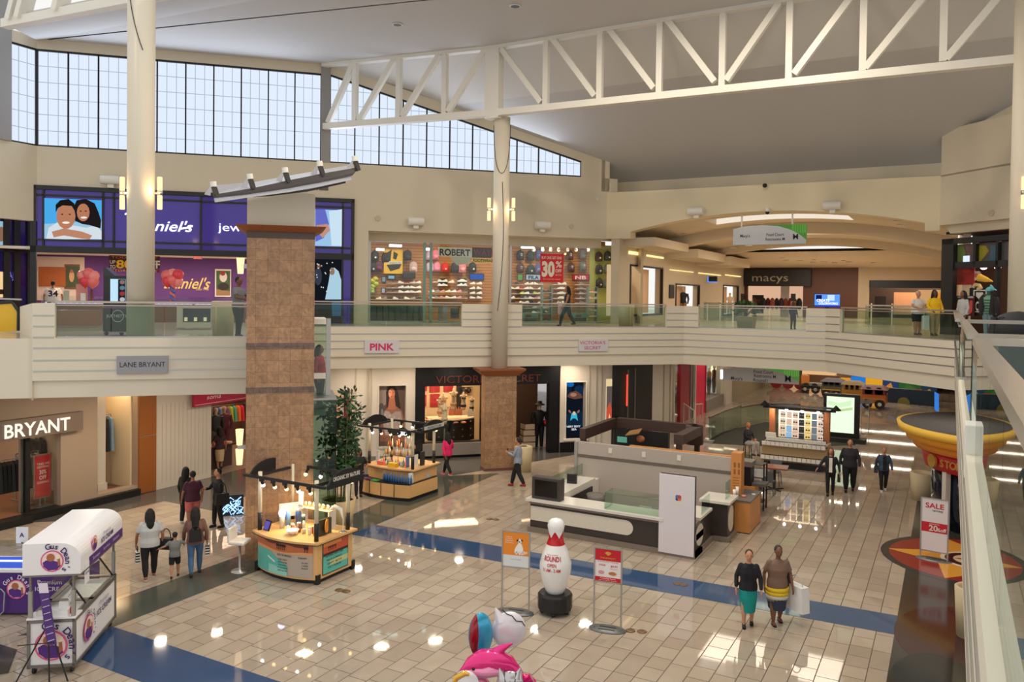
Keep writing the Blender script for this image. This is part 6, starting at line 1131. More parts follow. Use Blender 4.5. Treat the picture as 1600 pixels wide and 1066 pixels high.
for row,(y,z,cs,n_) in enumerate(((21.62,bz,[(90,140,190),(150,190,200),(60,80,110)],14),(21.85,1.293,[(226,180,90),(200,120,60),(240,226,200)],13),(21.98,1.533,[(236,160,110),(210,90,60),(250,220,180),(70,50,50)],13),(21.5,bz,[(220,226,230),(130,180,150),(240,140,120)],12))):
 for k in range(n_):bott((-16.85+1.2*k/n_,y+random.uniform(-.02,.02),z),.028,.16+.06*(k%3),cs[k%len(cs)],('glass bottle in the back counter row of the two tier cart','amber bottle on the middle clear shelf of the two tier cart','orange bottle on the top clear shelf of the two tier cart','pale bottle in the front counter row of the two tier cart')[row],('glass bottles in the back counter row','amber bottles on the middle clear shelf','orange bottles on the top clear shelf','pale bottles in the front counter row')[row])
for i,(x,y,z,sx,sy,sz,c,l) in enumerate(((-15.55,21.75,bz,.03,.3,.4,(246,240,230),'white box sheet at the right end of the two tier cart'),(-15.5,22.1,bz,.06,.2,.46,(50,46,44),'tall black box at the right end of the two tier cart'),(-15.75,21.6,bz,.08,.12,.36,(90,120,200),'blue and white box on the two tier cart counter'),(-16.7,21.45,bz,.3,.14,.12,(236,120,100),'coral packet on the front of the two tier cart counter'),(-16.15,21.35,bz,.3,.16,.14,(236,190,40),'yellow packet on the front of the two tier cart counter'),(-16.95,21.05,.572,.34,.2,.02,(110,40,110),'purple flyer stack on the lower shelf of the two tier cart'),(-16.6,20.98,.572,.26,.2,.02,(60,170,80),'green flyer stack on the lower shelf of the two tier cart'),(-15.35,21.25,.572,.05,.2,.34,(240,240,236),'white box at the corner of the lower shelf of the two tier cart'),(-15.42,21.75,.572,.1,.4,.18,(236,190,60),'yellow boxes on the right side shelf of the two tier cart'),(-15.4,22.25,.572,.1,.2,.16,(226,226,220),'white box on the right side shelf of the two tier cart'),(-17.1,21.75,bz,.1,.1,.4,(206,206,210),'white poster column at the left post of the two tier cart'))):b=MB();b.cbox((x,y,z),sx,sy,sz,0,col(c,.5));single('product_box',b,None,l,'box')
def stool(label,p,c,h=.68,back=True,rz=0):
 t=thing('bar_stool',label,'stool',p);p=Vector(p);MB().lathe([(.22,0),(.21,.02),(.03,.04),(.03,h-.05)],p,20,STEEL).obj('chrome_base',None,t);b=MB();b.cbox(p+Vector((0,0,h-.04)),.42,.4,.09,rz,col(c,.5));o=b.obj('seat',None,t,bev=.03)
 if back:R=Matrix.Rotation(rz,3,'Z');b=MB();b.cbox(p+R@Vector((0,.2,0))+Vector((0,0,h)),.4,.07,.36,rz,col(c,.5));b.obj('backrest',None,t,bev=.03)
 return t
q=at(384,896,z=0);stool('white bar stool with chrome foot at the left of the seaside printed cart',(-14.95,13.72,0),(232,226,216),.72,True,math.radians(110))
b=MB();b.lathe([(.14,0),(.17,.3),(.15,.3),(.14,.05)],(-14.72,14.35,0),18,BLACKM);single('waste_bin',b,None,'small black waste bin beside the stool and the tiled pillar','bin')
# ---------- ice cream carts ----------
f=Fr((-14.0,8.12),38);WP=mat('cart_white',(240,238,240),.35);GRYM=mat('cart_frame_grey',(132,126,122),.35,metal=.6);PUR=mat('cart_purple',(78,40,120),.4);W_,L2=.74,2.15
zc=.98;SIDE=Fr(f.P(W_,0,0).xy,128)
def emblem(fr,d,a,z,r,k=1.0):
 """round badge: pink ring, purple figure with an ice cream, curved purple lettering"""
 b=MB();C_=lambda aa,zz,rr,m,sx=1:b.poly([fr.P(aa+rr*k*sx*math.cos(q*math.pi/10),d,zz+rr*math.sin(q*math.pi/10)) for q in range(20)],m)
 C_(a,z,r,col((226,90,140)));d+=.002;C_(a,z,r*.88,col((246,214,214)));d+=.002
 b.poly([fr.P(a+r*k*x,d,z+r*y) for x,y in((-.72,-.5),(-.3,-.84),(.4,-.8),(.75,-.45),(.55,-.1),(.1,.05),(-.5,.1),(-.8,-.1))],col((84,40,130)));d+=.002
 C_(a-r*.12*k,z+r*.34,r*.36,col((176,106,70)));b.poly([fr.P(a+r*k*x,d,z+r*y) for x,y in((.5,-.5),(.72,-.35),(.66,.3),(.46,.2))],col((176,106,70)));d+=.002;C_(a+r*.52*k,z+r*.42,r*.22,col((244,230,206)))
 return b
def arctext(b,fr,d,s_,a,z,R,q0,q1,h,m,k=1.0):
 k0=len(b.cut)
 for i,ch in enumerate(s_):
  if ch==' ':del b.cut[k0+1:];k0=len(b.cut);continue
  q=math.radians(q0+(q1-q0)*i/(len(s_)-1));X=fr.t*math.sin(q)*k-Vector((0,0,math.cos(q)));Y=Vector((0,0,math.sin(q)))+fr.t*math.cos(q)*k;
  b.text(ch,fr.P(a+R*k*math.cos(q),d,z+R*math.sin(q)),X,Y,h,None,m,0,.02)
 del b.cut[k0+1:]
PU=col((62,30,100))
t=thing('ice_cream_cart','white wheeled ice cream cart with a rounded white canopy and purple badges','cart',f.P(W_/2,-L2/2,0),math.radians(38))
MB().fbox(f,0,W_,-L2,0,.17,zc-.05,WP).obj('cabinet',None,t)
b=MB()
for a in(0,W_):
 for d in(0,-L2):b.fbox(f,a-.025,a+.025,d-.025,d+.025,.12,zc,GRYM)
for z in(.13,zc-.06):b.fbox(f,-.02,W_+.02,-.0,.025,z,z+.05,GRYM);b.fbox(f,W_,W_+.025,-L2,0,z,z+.05,GRYM)
b.obj('frame',None,t)
b=MB();b.wallholes(Fr((0,0),0),0,1,0,1,[(-1,2,-1,2)],0,1);b.fbox(f,-.03,W_+.03,-.32,.03,zc,zc+.03,WP);b.fbox(f,-.03,.06,-L2-.02,-.3,zc,zc+.03,GRYM);b.fbox(f,W_-.06,W_+.03,-L2-.02,-.3,zc,zc+.03,GRYM);b.fbox(f,-.03,W_+.03,-L2-.02,-L2+.08,zc,zc+.03,GRYM);b.fbox(f,-.03,W_+.03,-.9,-.8,zc,zc+.03,GRYM);b.obj('worktop',None,t)
b=MB();b.fbox(f,.04,W_-.04,-L2+.06,-.35,zc-.1,zc-.06,screen((110,140,160),.5));b.obj('freezer_well',None,t)
b=MB();b.hexa([f.P(W_-.04,-.6,zc+.03),f.P(W_-.03,-.6,zc+.03),f.P(W_-.03,-L2+.05,zc+.03),f.P(W_-.04,-L2+.05,zc+.03)]+[f.P(W_-.3,-.6,zc+.42),f.P(W_-.29,-.6,zc+.42),f.P(W_-.29,-L2+.05,zc+.42),f.P(W_-.3,-L2+.05,zc+.42)],SHOPGL);b.fbox(f,.05,W_-.3,-L2+.05,-.6,zc+.41,zc+.42,SHOPGL);b.obj('sneeze_guard',None,t)
b=MB()
for d in(-.62,-L2+.05):b.bar(f.P(W_-.03,d,zc+.03),f.P(W_-.3,d,zc+.43),.025,.025,BLACKM)
b.bar(f.P(W_-.3,-.6,zc+.43),f.P(W_-.3,-L2+.05,zc+.43),.03,.03,GRYM);b.obj('guard_frame',None,t)
for a in(.02,W_-.02):
 for d in(-.02,-L2+.02):MB().fbox(f,a-.018,a+.018,d-.018,d+.018,zc,1.86,GRYM).obj('canopy_post',None,t);MB().fbox(f,a-.03,a+.03,d-.03,d+.03,zc,zc+.5,STEEL).obj('post_sleeve',None,t)
z0=1.78;prof=[(-.08,z0),(W_+.12,z0),(W_+.12,z0+.28)]+[(W_+.12-.34*(1-math.cos(q*math.pi/16)),z0+.28+.27*math.sin(q*math.pi/16)) for q in range(1,9)]+[(-.08,z0+.55)]
b=MB();
b.prism([f.P(a,.06,z) for a,z in prof],f.n*-(L2+.12),WP);b.obj('canopy',None,t)
b=MB();b.fbox(f,-.09,W_+.13,-L2-.07,.07,z0-.03,z0,GRYM);b.obj('canopy_rim',None,t)
b=MB();b.fbox(SIDE,.35,L2+.06,.125,.13,z0-.0,z0+.16,PUR);b.obj('purple_menu_strip',None,t);b=MB()
for k in range(3):b.text(('Scoops','Sundaes','Shakes')[k],SIDE.P(.7+.55*k,.133,z0+.05),SIDE.t,(0,0,1),.06,.36,col((206,190,230)))
b.fbox(SIDE,.12,.34,.124,.13,z0-.26,z0+.1,WP);b.text('Serve',SIDE.P(.23,.132,z0-.1),SIDE.t,(0,0,1),.07,.18,PU);b.obj('menu_lettering',None,t,sep=1)
emblem(f,.066,W_/2+.03,z0+.24,.19).obj('canopy_badge',None,t);b=MB();arctext(b,f,.076,"Gus Dean's",W_/2+.03,z0+.24,.215,105,-38,.1,PU);b.obj('canopy_lettering',None,t)
emblem(f,.03,W_/2,.52,.27).obj('front_badge',None,t);b=MB();arctext(b,f,.04,"Gus Dean's",W_/2,.52,.3,105,-38,.13,PU);b.obj('front_lettering',None,t)
emblem(SIDE,.03,.62,.55,.24).obj('side_badge',None,t);b=MB();arctext(b,SIDE,.04,"Gus Dean's",.62,.55,.26,105,-38,.1,PU);b.text('Premium',SIDE.P(1.45,.03,.74),SIDE.t,(0,0,1),.09,.5,col((150,120,170)));b.text('ICE CREAM',SIDE.P(1.45,.03,.58),SIDE.t,(0,0,1),.11,.8,PU,0,.02);b.obj('side_lettering',None,t)
emblem(SIDE,.128,.62,z0+.33,.14).obj('canopy_side_badge',None,t);b=MB();b.text('Premium',SIDE.P(1.3,.13,z0+.34),SIDE.t,(0,0,1),.07,.4,col((150,120,170)));b.text('ICE CREAM',SIDE.P(1.3,.13,z0+.22),SIDE.t,(0,0,1),.09,.66,PU,0,.02);b.obj('canopy_side_lettering',None,t)
for a in(.06,W_-.06):
 for d in(-.08,-L2+.08):w=MB();c=f.P(a,d,.07);w.tube([c-f.t*.02,c+f.t*.02],.07,16,BLACKM);w.fbox(f,a-.03,a+.03,d-.02,d+.02,.07,.17,STEEL);w.obj('wheel',None,t)
for i,(a,d,sx,sy,sz,c,l) in enumerate(((.42,-.12,.4,.2,.1,(246,244,244),'white carton on the front of the ice cream cart worktop'),(.5,-.2,.16,.05,.2,(240,240,240),'white box lid standing on the ice cream cart worktop'),(.14,-.14,.12,.1,.06,(226,222,214),'small white box at the left of the ice cream cart worktop'),(.66,-.16,.07,.07,.12,(200,40,44),'red cup on the ice cream cart worktop'))):b=MB();b.cbox(f.P(a,d,zc+.031),sx,sy,sz,math.radians(38),col(c,.4));single('worktop_box',b,None,l,'box')
for k in range(3):b=MB();b.lathe([(.05,0),(.08,.1),(.075,.1),(.045,.01)],f.P(.45+.02*k,-.72+.001*k,zc+.034+.03*k),14,WP);single('paper_cup',b,None,'white paper cup of the stack behind the front post of the ice cream cart','cup','stacked paper cups')
p=f.P(.3,.12,0);t=thing('easel_sign','narrow purple menu board on a black easel before the ice cream cart','easel',f.P(.35,.3,0))
b=MB();q0,q1=f.P(.46,.22,.62),f.P(.27,.1,1.66);X=f.t*.075;b.prism([q0-X,q0+X,q1+X,q1-X],f.n*.02,PUR);b.prism([q1-X*1.0-(q1-q0)*.16,q1+X-(q1-q0)*.16,q1+X,q1-X],f.n*.024,col((226,214,230)));
for k in range(7):c=q0+(q1-q0)*(.06+.11*k)+f.n*.024;b.bar(c-X*.7,c+X*.7+Vector((0,0,.03)),.012,.01,col((214,200,226)))
b.obj('menu_board',None,t);b=MB()
for e in(f.P(.46,.34,0),f.P(.74,.3,0),f.P(-.1,.3,.0)):b.tube([e,f.P(.36,.12,.95)],.014,6,BLACKM)
b.tube([f.P(-.1,.2,.62),f.P(.5,.24,.66)],.01,5,BLACKM);b.obj('leg',None,t)
f2=Fr(at(-6,962,z=0).xy,30);t=thing('purple_freezer','purple ice cream freezer with a glowing blue glass top behind the white cart','freezer',f2 .P(.4,-.5,0),math.radians(30));a1=1.7
MB().fbox(f2,-1.2,a1,-.85,0,.05,.9,PUR).obj('cabinet',None,t);b=MB();b.fbox(f2,-1.22,a1+.02,-.87,.02,.9,.96,WP);b.obj('rim',None,t);b=MB();b.fbox(f2,-1.1,a1-.1,-.78,-.08,.955,.965,glow('freezer_blue',(80,110,230),.7));b.fbox(f2,-.3,a1-.25,-.5,-.46,.965,.99,glow('blue_tube',(150,180,255),4));b.obj('lit_well',None,t)
b=MB();b.fbox(f2,-1.2,a1,-.87,-.85,.96,1.3,SHOPGL);b.fbox(f2,-1.2,a1,-.85,-.45,1.3,1.31,SHOPGL);b.obj('glass_guard',None,t);emblem(f2,.012,.42,.55,.2).obj('badge',None,t);b=MB();arctext(b,f2,.02,"Gus Dean's",.42,.55,.22,150,-20,.09,col((226,214,236)));b.text('Premium',f2 .P(1.1,.012,.66),f2 .t,(0,0,1),.09,.5,WHITE);b.text('ICE CREAM',f2 .P(1.15,.012,.52),f2 .t,(0,0,1),.09,.7,WHITE);b.obj('lettering',None,t)
b=MB();b.prism([f2 .P(.05,-.6,1.315),f2 .P(.3,-.6,1.315),f2 .P(.3,-.6,1.66),f2 .P(.05,-.6,1.66)],f2 .n*-.02,WP);b.text('A',f2 .P(.175,-.596,1.45),f2 .t,(0,0,1),.1,None,PU,0,.02);single('card_stand',b,None,'white card with a dark letter standing on the purple freezer','sign')
b=MB();b.lathe([(.16,0),(.2,.03),(.19,.03),(.15,.005)],f2 .P(.35,-.66,1.315),18,BLACKM);single('black_tray',b,None,'black round tray on the glass of the purple freezer','tray')
b=MB();b.tube([f2 .P(-.05,.08,.02),f2 .P(-.05,.08,.55),f2 .P(.15,.08,.58),f2 .P(.22,.08,.5),f2 .P(.2,.08,.12),f2 .P(.1,.1,.02)],.014,6,mat('cable_grey',(150,154,160),.5));single('grey_cable',b,None,'grey looped cable at the foot of the purple freezer','cable')
# ---------- white counter kiosk ----------
kx0,kx1,ky0,ky1=-10.46,-5.72,20.3,23.95
DKW=mat('dark_brown_laminate',(58,48,44),.35,noise=.05);QZ=mat('quartz_top',(226,220,210),.3,noise=.02);MOT=mat('mother_of_pearl',(220,212,196),.35,noise=.1,nscale=24);BAS=mat('taupe_base',(130,116,104),.5);GW=mat('kiosk_grey_wall',(184,172,162),.7,noise=.01)
t=thing('counter_kiosk','empty counter kiosk with white worktops, dark fronts and a tall grey back wall','kiosk',((kx0+kx1)/2,(ky0+ky1)/2,0))
b=MB();b.box(kx0-.06,kx1+.06,ky0-.06,ky0+.7,0,.14,BAS);b.box(kx1-.7,kx1+.06,ky0,ky1-.9,0,.14,BAS);b.obj('base_plinth',None,t)
b=MB();b.box(kx0,kx1,ky0,ky0+.6,.14,.8,DKW);b.box(kx1-.5,kx1,ky0+.6,ky0+1.9,.14,.8,DKW);b.obj('front_counter',None,t)
b=MB();b.box(kx0-.02,kx1+.02,ky0-.02,ky0+.62,.8,.88,BAS);b.obj('taupe_edge',None,t);b=MB();b.box(kx0-.12,-6.5,ky0-.1,ky0+.7,.88,.95,QZ);b.box(kx0-.12,kx0+.6,ky0+.7,ky1-.3,.88,.95,QZ);b.box(kx1-.5,kx1+.05,ky0+.5,ky0+1.7,.88,.95,QZ);b.box(kx0+.6,kx0+1.9,ky0+.7,ky0+1.4,.70,.76,QZ);b.obj('white_worktop',None,t)
b=MB();n=10;pts=[(kx0+.02,.34),(-7.55,.34)]+[(-7.55+.2*math.sin(q*math.pi/n),.54-.2*math.cos(q*math.pi/n)) for q in range(n+1)]+[(-7.55,.74),(kx0+.02,.74)];b.prism([(x,ky0-.001,z) for x,z in pts],(0,-.02,0),MOT);b.obj('pearl_inlay',None,t)
def oval(x,ya,yb,za,zb_):b=MB();r=(yb-ya)/2;ym=(ya+yb)/2;pts=[(ym+r*math.cos(q*math.pi/8),zb_-r+r*math.sin(q*math.pi/8)) for q in range(9)]+[(ym-r*math.cos(q*math.pi/8),za+r-r*math.sin(q*math.pi/8)) for q in range(9)];b.prism([(x,y,z) for y,z in pts],(.02,0,0),MOT);return b
oval(kx1,ky0+.2,ky0+.95,.2,.78).obj('pearl_inlay',None,t)
b=MB();b.box(kx1-.3,kx1+.42,ky0+1.9,ky1-.95,.14,1.05,DKW);b.box(kx1-.34,kx1+.48,ky0+1.85,ky1-.9,0,.14,BAS);b.obj('side_counter',None,t);b=MB();b.box(kx1-.36,kx1+.5,ky0+1.8,ky1-.85,1.05,1.12,QZ);b.obj('side_worktop',None,t);oval(kx1+.42,ky0+1.98,ky0+2.5,.22,.95).obj('pearl_inlay',None,t)
b=MB();b.box(kx0+.1,kx0+.6,ky0+.7,ky1,0,.88,QZ);b.box(kx0+.6,kx0+.64,ky0+1.3,ky1-.6,.1,.75,BLACKM);b.obj('left_counter',None,t)
b=MB();bw0,bw1=-10.72,-5.62;zt=2.0;b.box(bw0,bw1,ky1,ky1+.12,0,zt,GW);b.obj('back_wall',None,t);b=MB();b.box(bw0,bw0+.1,ky1-.06,ky1,0,zt,mat('kiosk_post_grey',(160,156,152),.5));b.obj('end_post',None,t)
b=MB();b.box(bw0,bw1,ky1-.012,ky1,1.5,1.6,mat('mosaic_strip',(112,102,92),.35,noise=.35,nscale=60));b.obj('mosaic_strip',None,t)
for u,v in((953.5,704.5),(1006,710.5),(1061,716)):b=MB();p=at(u,v,y=ky1-.01);b.box(p.x-.06,p.x+.06,ky1-.02,ky1,p.z-.08,p.z+.08,WHITE);b.obj('wall_socket',None,t)
b=MB();b.box(-8.9,bw1+.0,ky1+.12,ky1+.3,zt-.12,zt+.02,mat('orange_wood',(206,138,74),.4,noise=.05));b.obj('orange_wall_cap',None,t);b=MB();b.box(bw1,bw1+.3,ky1-.1,ky1+.3,0,2.18,mat('orange_wood',(206,138,74),.4,noise=.05));b.obj('orange_end_panel',None,t)
b=MB()
for k in range(4):b.box(bw1+.08+.12*(k%2),bw1+.14+.12*(k%2),ky1-.104,ky1-.1,1.55+.2*(k//2),1.7+.2*(k//2),col((150,90,40)));b.box(bw1+.06,bw1+.24,ky1-.104,ky1-.1,1.2+.08*k,1.22+.08*k,col((150,90,40)))
b.obj('dark_stencil',None,t)
p0=at(950.5,807,z=.95);b=MB();b.box(-8.2,-6.55,ky0+.02,ky0+.04,.95,1.4,GLASS);b.box(-8.2,-8.18,ky0+.04,ky0+.6,.95,1.4,GLASS);b.box(-8.2,-6.55,ky0+.02,ky0+.6,1.39,1.4,GLASS);b.box(kx1-.02,kx1,ky0+.8,ky0+1.6,.95,1.35,GLASS);b.box(kx1+.3,kx1+.32,ky0+2.1,ky0+2.6,1.12,1.6,GLASS);b.box(kx0+.0,kx0+.02,ky0+1.3,ky1,.95,1.3,GLASS);b.obj('glass_guard',None,t,sep=1)
t=thing('crt_monitor','large dark square monitor standing on the left corner of the white counter','monitor',(-10.0,20.6,.951));a=at(831,748,y=ky0+.02);bb=at(875,787,y=ky0+.02);b=MB();b.box(a.x,bb.x,ky0+.02,ky0+.32,.951,1.58,col((66,60,56),.5));o=b.obj('housing',None,t,bev=.02);b=MB();b.box(a.x+.1,bb.x-.1,ky0+.012,ky0+.02,1.04,1.5,mat('screen_dark',(20,18,18),.12));b.obj('screen',None,t)
b=MB();b.box(-6.62,-5.68,ky0-.08,ky0-.03,.07,2.13,mat('white_board',(226,218,222),.5));t=thing('white_board_sign','tall blank white board with a small round logo leaning at the kiosk corner','sign',(-6.15,ky0-.05,.05));b.obj('board',None,t);MB().box(-6.6,-5.66,ky0-.03,ky0+.0,.06,2.15,BLACKM).obj('black_backing',None,t)
b=MB();q=at(1060,779,y=ky0-.085);b.box(q.x-.1,q.x+.1,ky0-.084,ky0-.08,q.z-.15,q.z+.12,WHITE)
for k,c in enumerate(((70,50,130),(226,120,60),(60,120,180),(200,60,90))):b.disc((q.x-.03+.06*(k%2),ky0-.086-.001*k,q.z-.02+.06*(k//2)),.05,12,col(c),(1,0,0),(0,0,1))
b.obj('round_logo',None,t)
b=MB();b.box(-7.45,-7.1,ky0+.75,ky0+.77,.62,.98,WHITE);single('white_sheet',b,None,'white sheet of card standing behind the glass of the white counter','sheet')
def armchair(label,p,rz,c):
 t=thing('office_chair',label,'chair',p);p=Vector(p);b=MB();b.cbox(p+Vector((0,0,.42)),.5,.5,.08,rz,c);b.obj('seat',None,t,bev=.02);b=MB();b.tube([p+Matrix.Rotation(rz,3,'Z')@Vector((.27*math.cos(q*math.pi/8),.27*math.sin(q*math.pi/8),.72)) for q in range(-1,10)],.03,6,c,True);b.lathe([(.27,.5),(.28,.72)],p,20,c);b.obj('curved_back',None,t);b=MB();b.tube([p,p+Vector((0,0,.42))],.04,8,STEEL);b.lathe([(.25,0),(.03,.06)],p,5,BLACKM,False);b.obj('pedestal',None,t)
armchair('grey tub chair inside the white counter kiosk',(-9.35,22.5,0),.3,col((120,114,108),.6))
t=thing('card_reader','small dark terminal on the left worktop behind the big monitor','terminal',(-10.2,22.3,.95));b=MB();b.cbox((-10.2,22.6,.951),.3,.14,.3,.2,col((40,40,44),.4));b.obj('housing',None,t);b=MB();b.cbox((-10.2,22.52,1.05),.2,.02,.14,.2,mat('screen_dark',(20,18,18),.12));b.obj('screen',None,t)
t=thing('orange_cabinet','orange wood cabinet with a grey top beside the kiosk','cabinet',(-5.25,23.9,0));q=[at(1131,833,z=0),at(1170,826,z=0)];OW=mat('orange_wood',(206,138,74),.4,noise=.05);xo0,xo1,yo0,yo1=-5.28,-4.72,23.25,25.0
xo0,xo1=-5.58,-4.92;MB().box(xo0,xo1,yo0,yo1-.3,.03,.9,OW).obj('cabinet_body',None,t);MB().box(xo0-.02,xo1+.02,yo0-.02,yo1-.28,.9,.95,mat('grey_top',(104,98,92),.4)).obj('countertop',None,t);MB().box(xo0+.02,xo1-.02,yo0+.02,yo1-.32,0,.03,BLACKM).obj('plinth',None,t)
for i,(x,y,r,h,c,l) in enumerate(((-5.45,23.6,.05,.2,(250,246,240),'white paper cup stack nearest the kiosk on the orange cabinet'),(-5.4,23.75,.05,.26,(240,226,214),'taller paper cup stack on the orange cabinet'),(-5.2,23.7,.07,.05,(236,150,140),'pink lid box on the orange cabinet'),(-5.0,24.1,.06,.03,(240,240,240),'round white lid on the orange cabinet'))):b=MB();b.lathe([(r*.8,0),(r,h),(.001,h)],(x,y,.951),14,col(c,.4));single('paper_cup',b,None,l,'cup')
t=thing('coffee_machine','black and chrome coffee machine beside the orange end panel','coffee machine',(-5.35,26.2,.0));b=MB();b.box(-5.7,-5.2,25.2,25.8,0,.92,OW);b.obj('cabinet_base',None,t);b=MB();b.box(-5.66,-5.34,25.25,25.75,.92,1.52,BLACKM);b.obj('machine_body',None,t);b=MB();b.box(-5.68,-5.3,25.22,25.78,1.52,1.68,STEEL);b.obj('chrome_top',None,t);b=MB();b.box(-5.32,-4.9,25.3,25.8,.93,1.02,col((90,88,86),.4));b.obj('drip_tray',None,t)
t=thing('coffee_kiosk','dark brown rounded frame kiosk behind the grey kiosk wall','kiosk',(-8.9,26,0));DB=mat('dark_brown_beam',(70,50,44),.45);b=MB();zr=2.02;x0_,x1_,y0_,y1_=-10.72,-7.5,24.3,27.4
b.box(x0_,x0_+.2,y0_,y1_,zr-.0,zr+.35,DB);b.box(x0_,x1_-.1,y1_-.25,y1_,zr,zr+.35,DB);b.lathe([(.3,zr-.3),(.3,zr+.35)],(x1_-.15,y1_-.3,0),16,DB);b.box(x1_-.2,x1_+.12,y0_+.6,y1_-.3,zr+.05,zr+.35,DB);b.obj('ring_beam',None,t);b=MB()
for x,y in((x0_+.1,y0_+.1),(x0_+.1,y1_-.12),(x1_-.1,y1_-.12),(x1_-.05,y0_+.7)):b.box(x-.08,x+.08,y-.08,y+.08,0,zr+.1,DB)
b.obj('post',None,t,sep=1);b=MB();b.box(x0_+.2,x0_+2.2,y1_-.5,y1_-.3,1.1,zr,BLACKM);b.box(x0_+.2,x1_-.3,y1_-.9,y1_-.3,0,1.1,DB);b.obj('back_counter',None,t);b=MB();p=at(972,687,y=y1_-.52);b.box(p.x-.18,p.x+.18,y1_-.53,y1_-.51,p.z-.1,p.z+.1,screen((90,150,130),.8));b.obj('lit_display',None,t)
b=MB();p=at(985,690,y=26.2);b.prism([p+Vector((-.2,0,-.12)),p+Vector((.3,0,.0)),p+Vector((.35,.2,.14)),p+Vector((-.1,.2,.02))],(0,0,.03),col((150,110,60)));single('wooden_sign',b,None,'tilted tan wooden panel inside the dark brown frame kiosk','panel');bpy.data.objects['wooden_sign'].location.z=1.92;b=MB();p=at(1001,686,y=26.5);b.ell((p.x,p.y,p.z),(.16,.1,.12),12,6,col((170,100,60)));single('round_ornament',b,None,'round copper ornament inside the dark brown frame kiosk','ornament')
def round_planter(label,c,r0,r1,h,m,plant=None):
 t=thing('round_planter',label,'planter',c);MB().lathe([(r0,0),(r1,h),(r1*.93,h),(r1*.88,h-.08)],c,28,m).obj('pot',None,t);MB().lathe([(r1*.9,h-.07),(.001,h-.06)],c,20,col((50,40,32),.9)).obj('soil',None,t)
 return t
PT=mat('planter_sand',(206,178,132),.55,noise=.02);c=Vector((-6.2,28.0,0));t=round_planter('sand coloured round planter with upright snake plants beside the orange panel',c,.26,.42,.85,PT);b=MB();random.seed(9)
for k in range(26):a=random.uniform(0,6.28);r=random.uniform(.05,.33);p=c+Vector((r*math.cos(a),r*math.sin(a),.8));h=random.uniform(.35,.75);q=p+Vector((random.uniform(-.12,.12),random.uniform(-.12,.12),h));w=Vector((math.cos(a+1),math.sin(a+1),0))*.03;b.add([p-w,p+w,q+w*.2,q-w*.2,(p+q)/2+w*1.3+Vector((0,0,.0)),(p+q)/2-w*1.3],[(0,1,4,5),(5,4,2,3)],LEAF[k%2])
for m in LEAF:leaves(b,c+Vector((0,0,.9)),(.38,.38,.12),60,.12,m)
b.obj('foliage',None,t)
t=thing('metal_rack','black metal shelf rack behind the orange cabinet','rack',(-5.2,26.3,0));rx0,rx1,ry0,ry1=-5.95,-5.1,26.05,26.5
for x in(rx0,rx1):
 for y in(ry0,ry1):MB().box(x-.02,x+.02,y-.02,y+.02,0,1.5,BLACKM).obj('upright',None,t)
for z in(.25,.62,1.02,1.44):MB().box(rx0,rx1,ry0,ry1,z,z+.03,mat('rack_grey',(90,84,80),.5)).obj('rack_shelf',None,t)
for i,(x,z,sx,sz,c,l) in enumerate(((-5.3,1.05,.36,.26,(236,232,226),'white carton on the second shelf of the metal rack'),(-5.58,1.05,.1,.22,(206,60,56),'red carton on the second shelf of the metal rack'),(-5.75,1.05,.12,.24,(210,214,216),'pale jug on the second shelf of the metal rack'),(-5.75,.65,.18,.2,(214,208,210),'pale tub on the third shelf of the metal rack'),(-5.4,.65,.36,.18,(90,92,92),'grey tray stack on the third shelf of the metal rack'),(-5.38,.28,.26,.2,(60,62,76),'dark box on the lowest shelf of the metal rack'),(-5.6,1.47,.3,.1,(80,86,88),'grey slanted box on top of the metal rack'))):b=MB();b.cbox((x,26.28,z),sx,.3,sz,0,col(c,.5));single('storage_box',b,None,l,'box')
t=thing('cafe_table','square cafe table with a red brown top behind the metal rack','table',(-5.5,29.0,0));MB().cbox((-5.35,29.2,.78),.9,.75,.05,.1,mat('red_brown_top',(140,72,48),.3)).obj('tabletop',None,t);b=MB();b.tube([(-5.35,29.2,.03),(-5.35,29.2,.78)],.045,10,BLACKM);
for k in range(4):b.bar((-5.35,29.2,.04),(-5.35+.36*math.cos(k*math.pi/2+.8),29.2+.36*math.sin(k*math.pi/2+.8),.03),.06,.03,BLACKM)
b.obj('pedestal',None,t)
def cafechair(label,p,rz):
 t=thing('cafe_chair',label,'chair',p,rz);R=Matrix.Rotation(rz,3,'Z');P=lambda x,y,z:Vector(p)+R@Vector((x,y,z));GR=mat('chair_grey',(92,94,96),.45)
 b=MB();b.prism([P(x,y,.46) for x,y in((-.21,-.2),(.21,-.2),(.19,.2),(-.19,.2))],(0,0,.03),GR);b.obj('seat',None,t);b=MB();b.prism([P(x,.2+.05*z,.5+.36*z) for x,z in((-.19,0),(.19,0),(.21,1),(-.21,1))],R@Vector((0,.02,0)),GR);b.obj('backrest',None,t)
 for x in(-.18,.18):
  for y in(-.18,.18):b=MB();b.tube([P(x,y,.46),P(x*1.15,y*1.15,0)],.016,6,GR);b.obj('leg',None,t)
cafechair('grey metal cafe chair in front of the red brown table',(-5.4,28.35,0),math.radians(180));cafechair('grey metal cafe chair behind the red brown table',(-5.5,30.0,0),0)
sx0,sx1,sy0=-6.6,-4.15,32.95;t=thing('sunglasses_cart','lit sunglasses cart with a tall display wall and rows of white tags','cart',((sx0+sx1)/2,sy0+.8,0));BW=mat('cart_beige',(196,164,118),.5)
MB().box(sx0+.1,sx1-.1,sy0+.15,sy0+1.7,0,.22,BLACKM).obj('kick_base',None,t);MB().box(sx0,sx1,sy0+.25,sy0+1.6,.22,.95,BW).obj('cabinet',None,t)
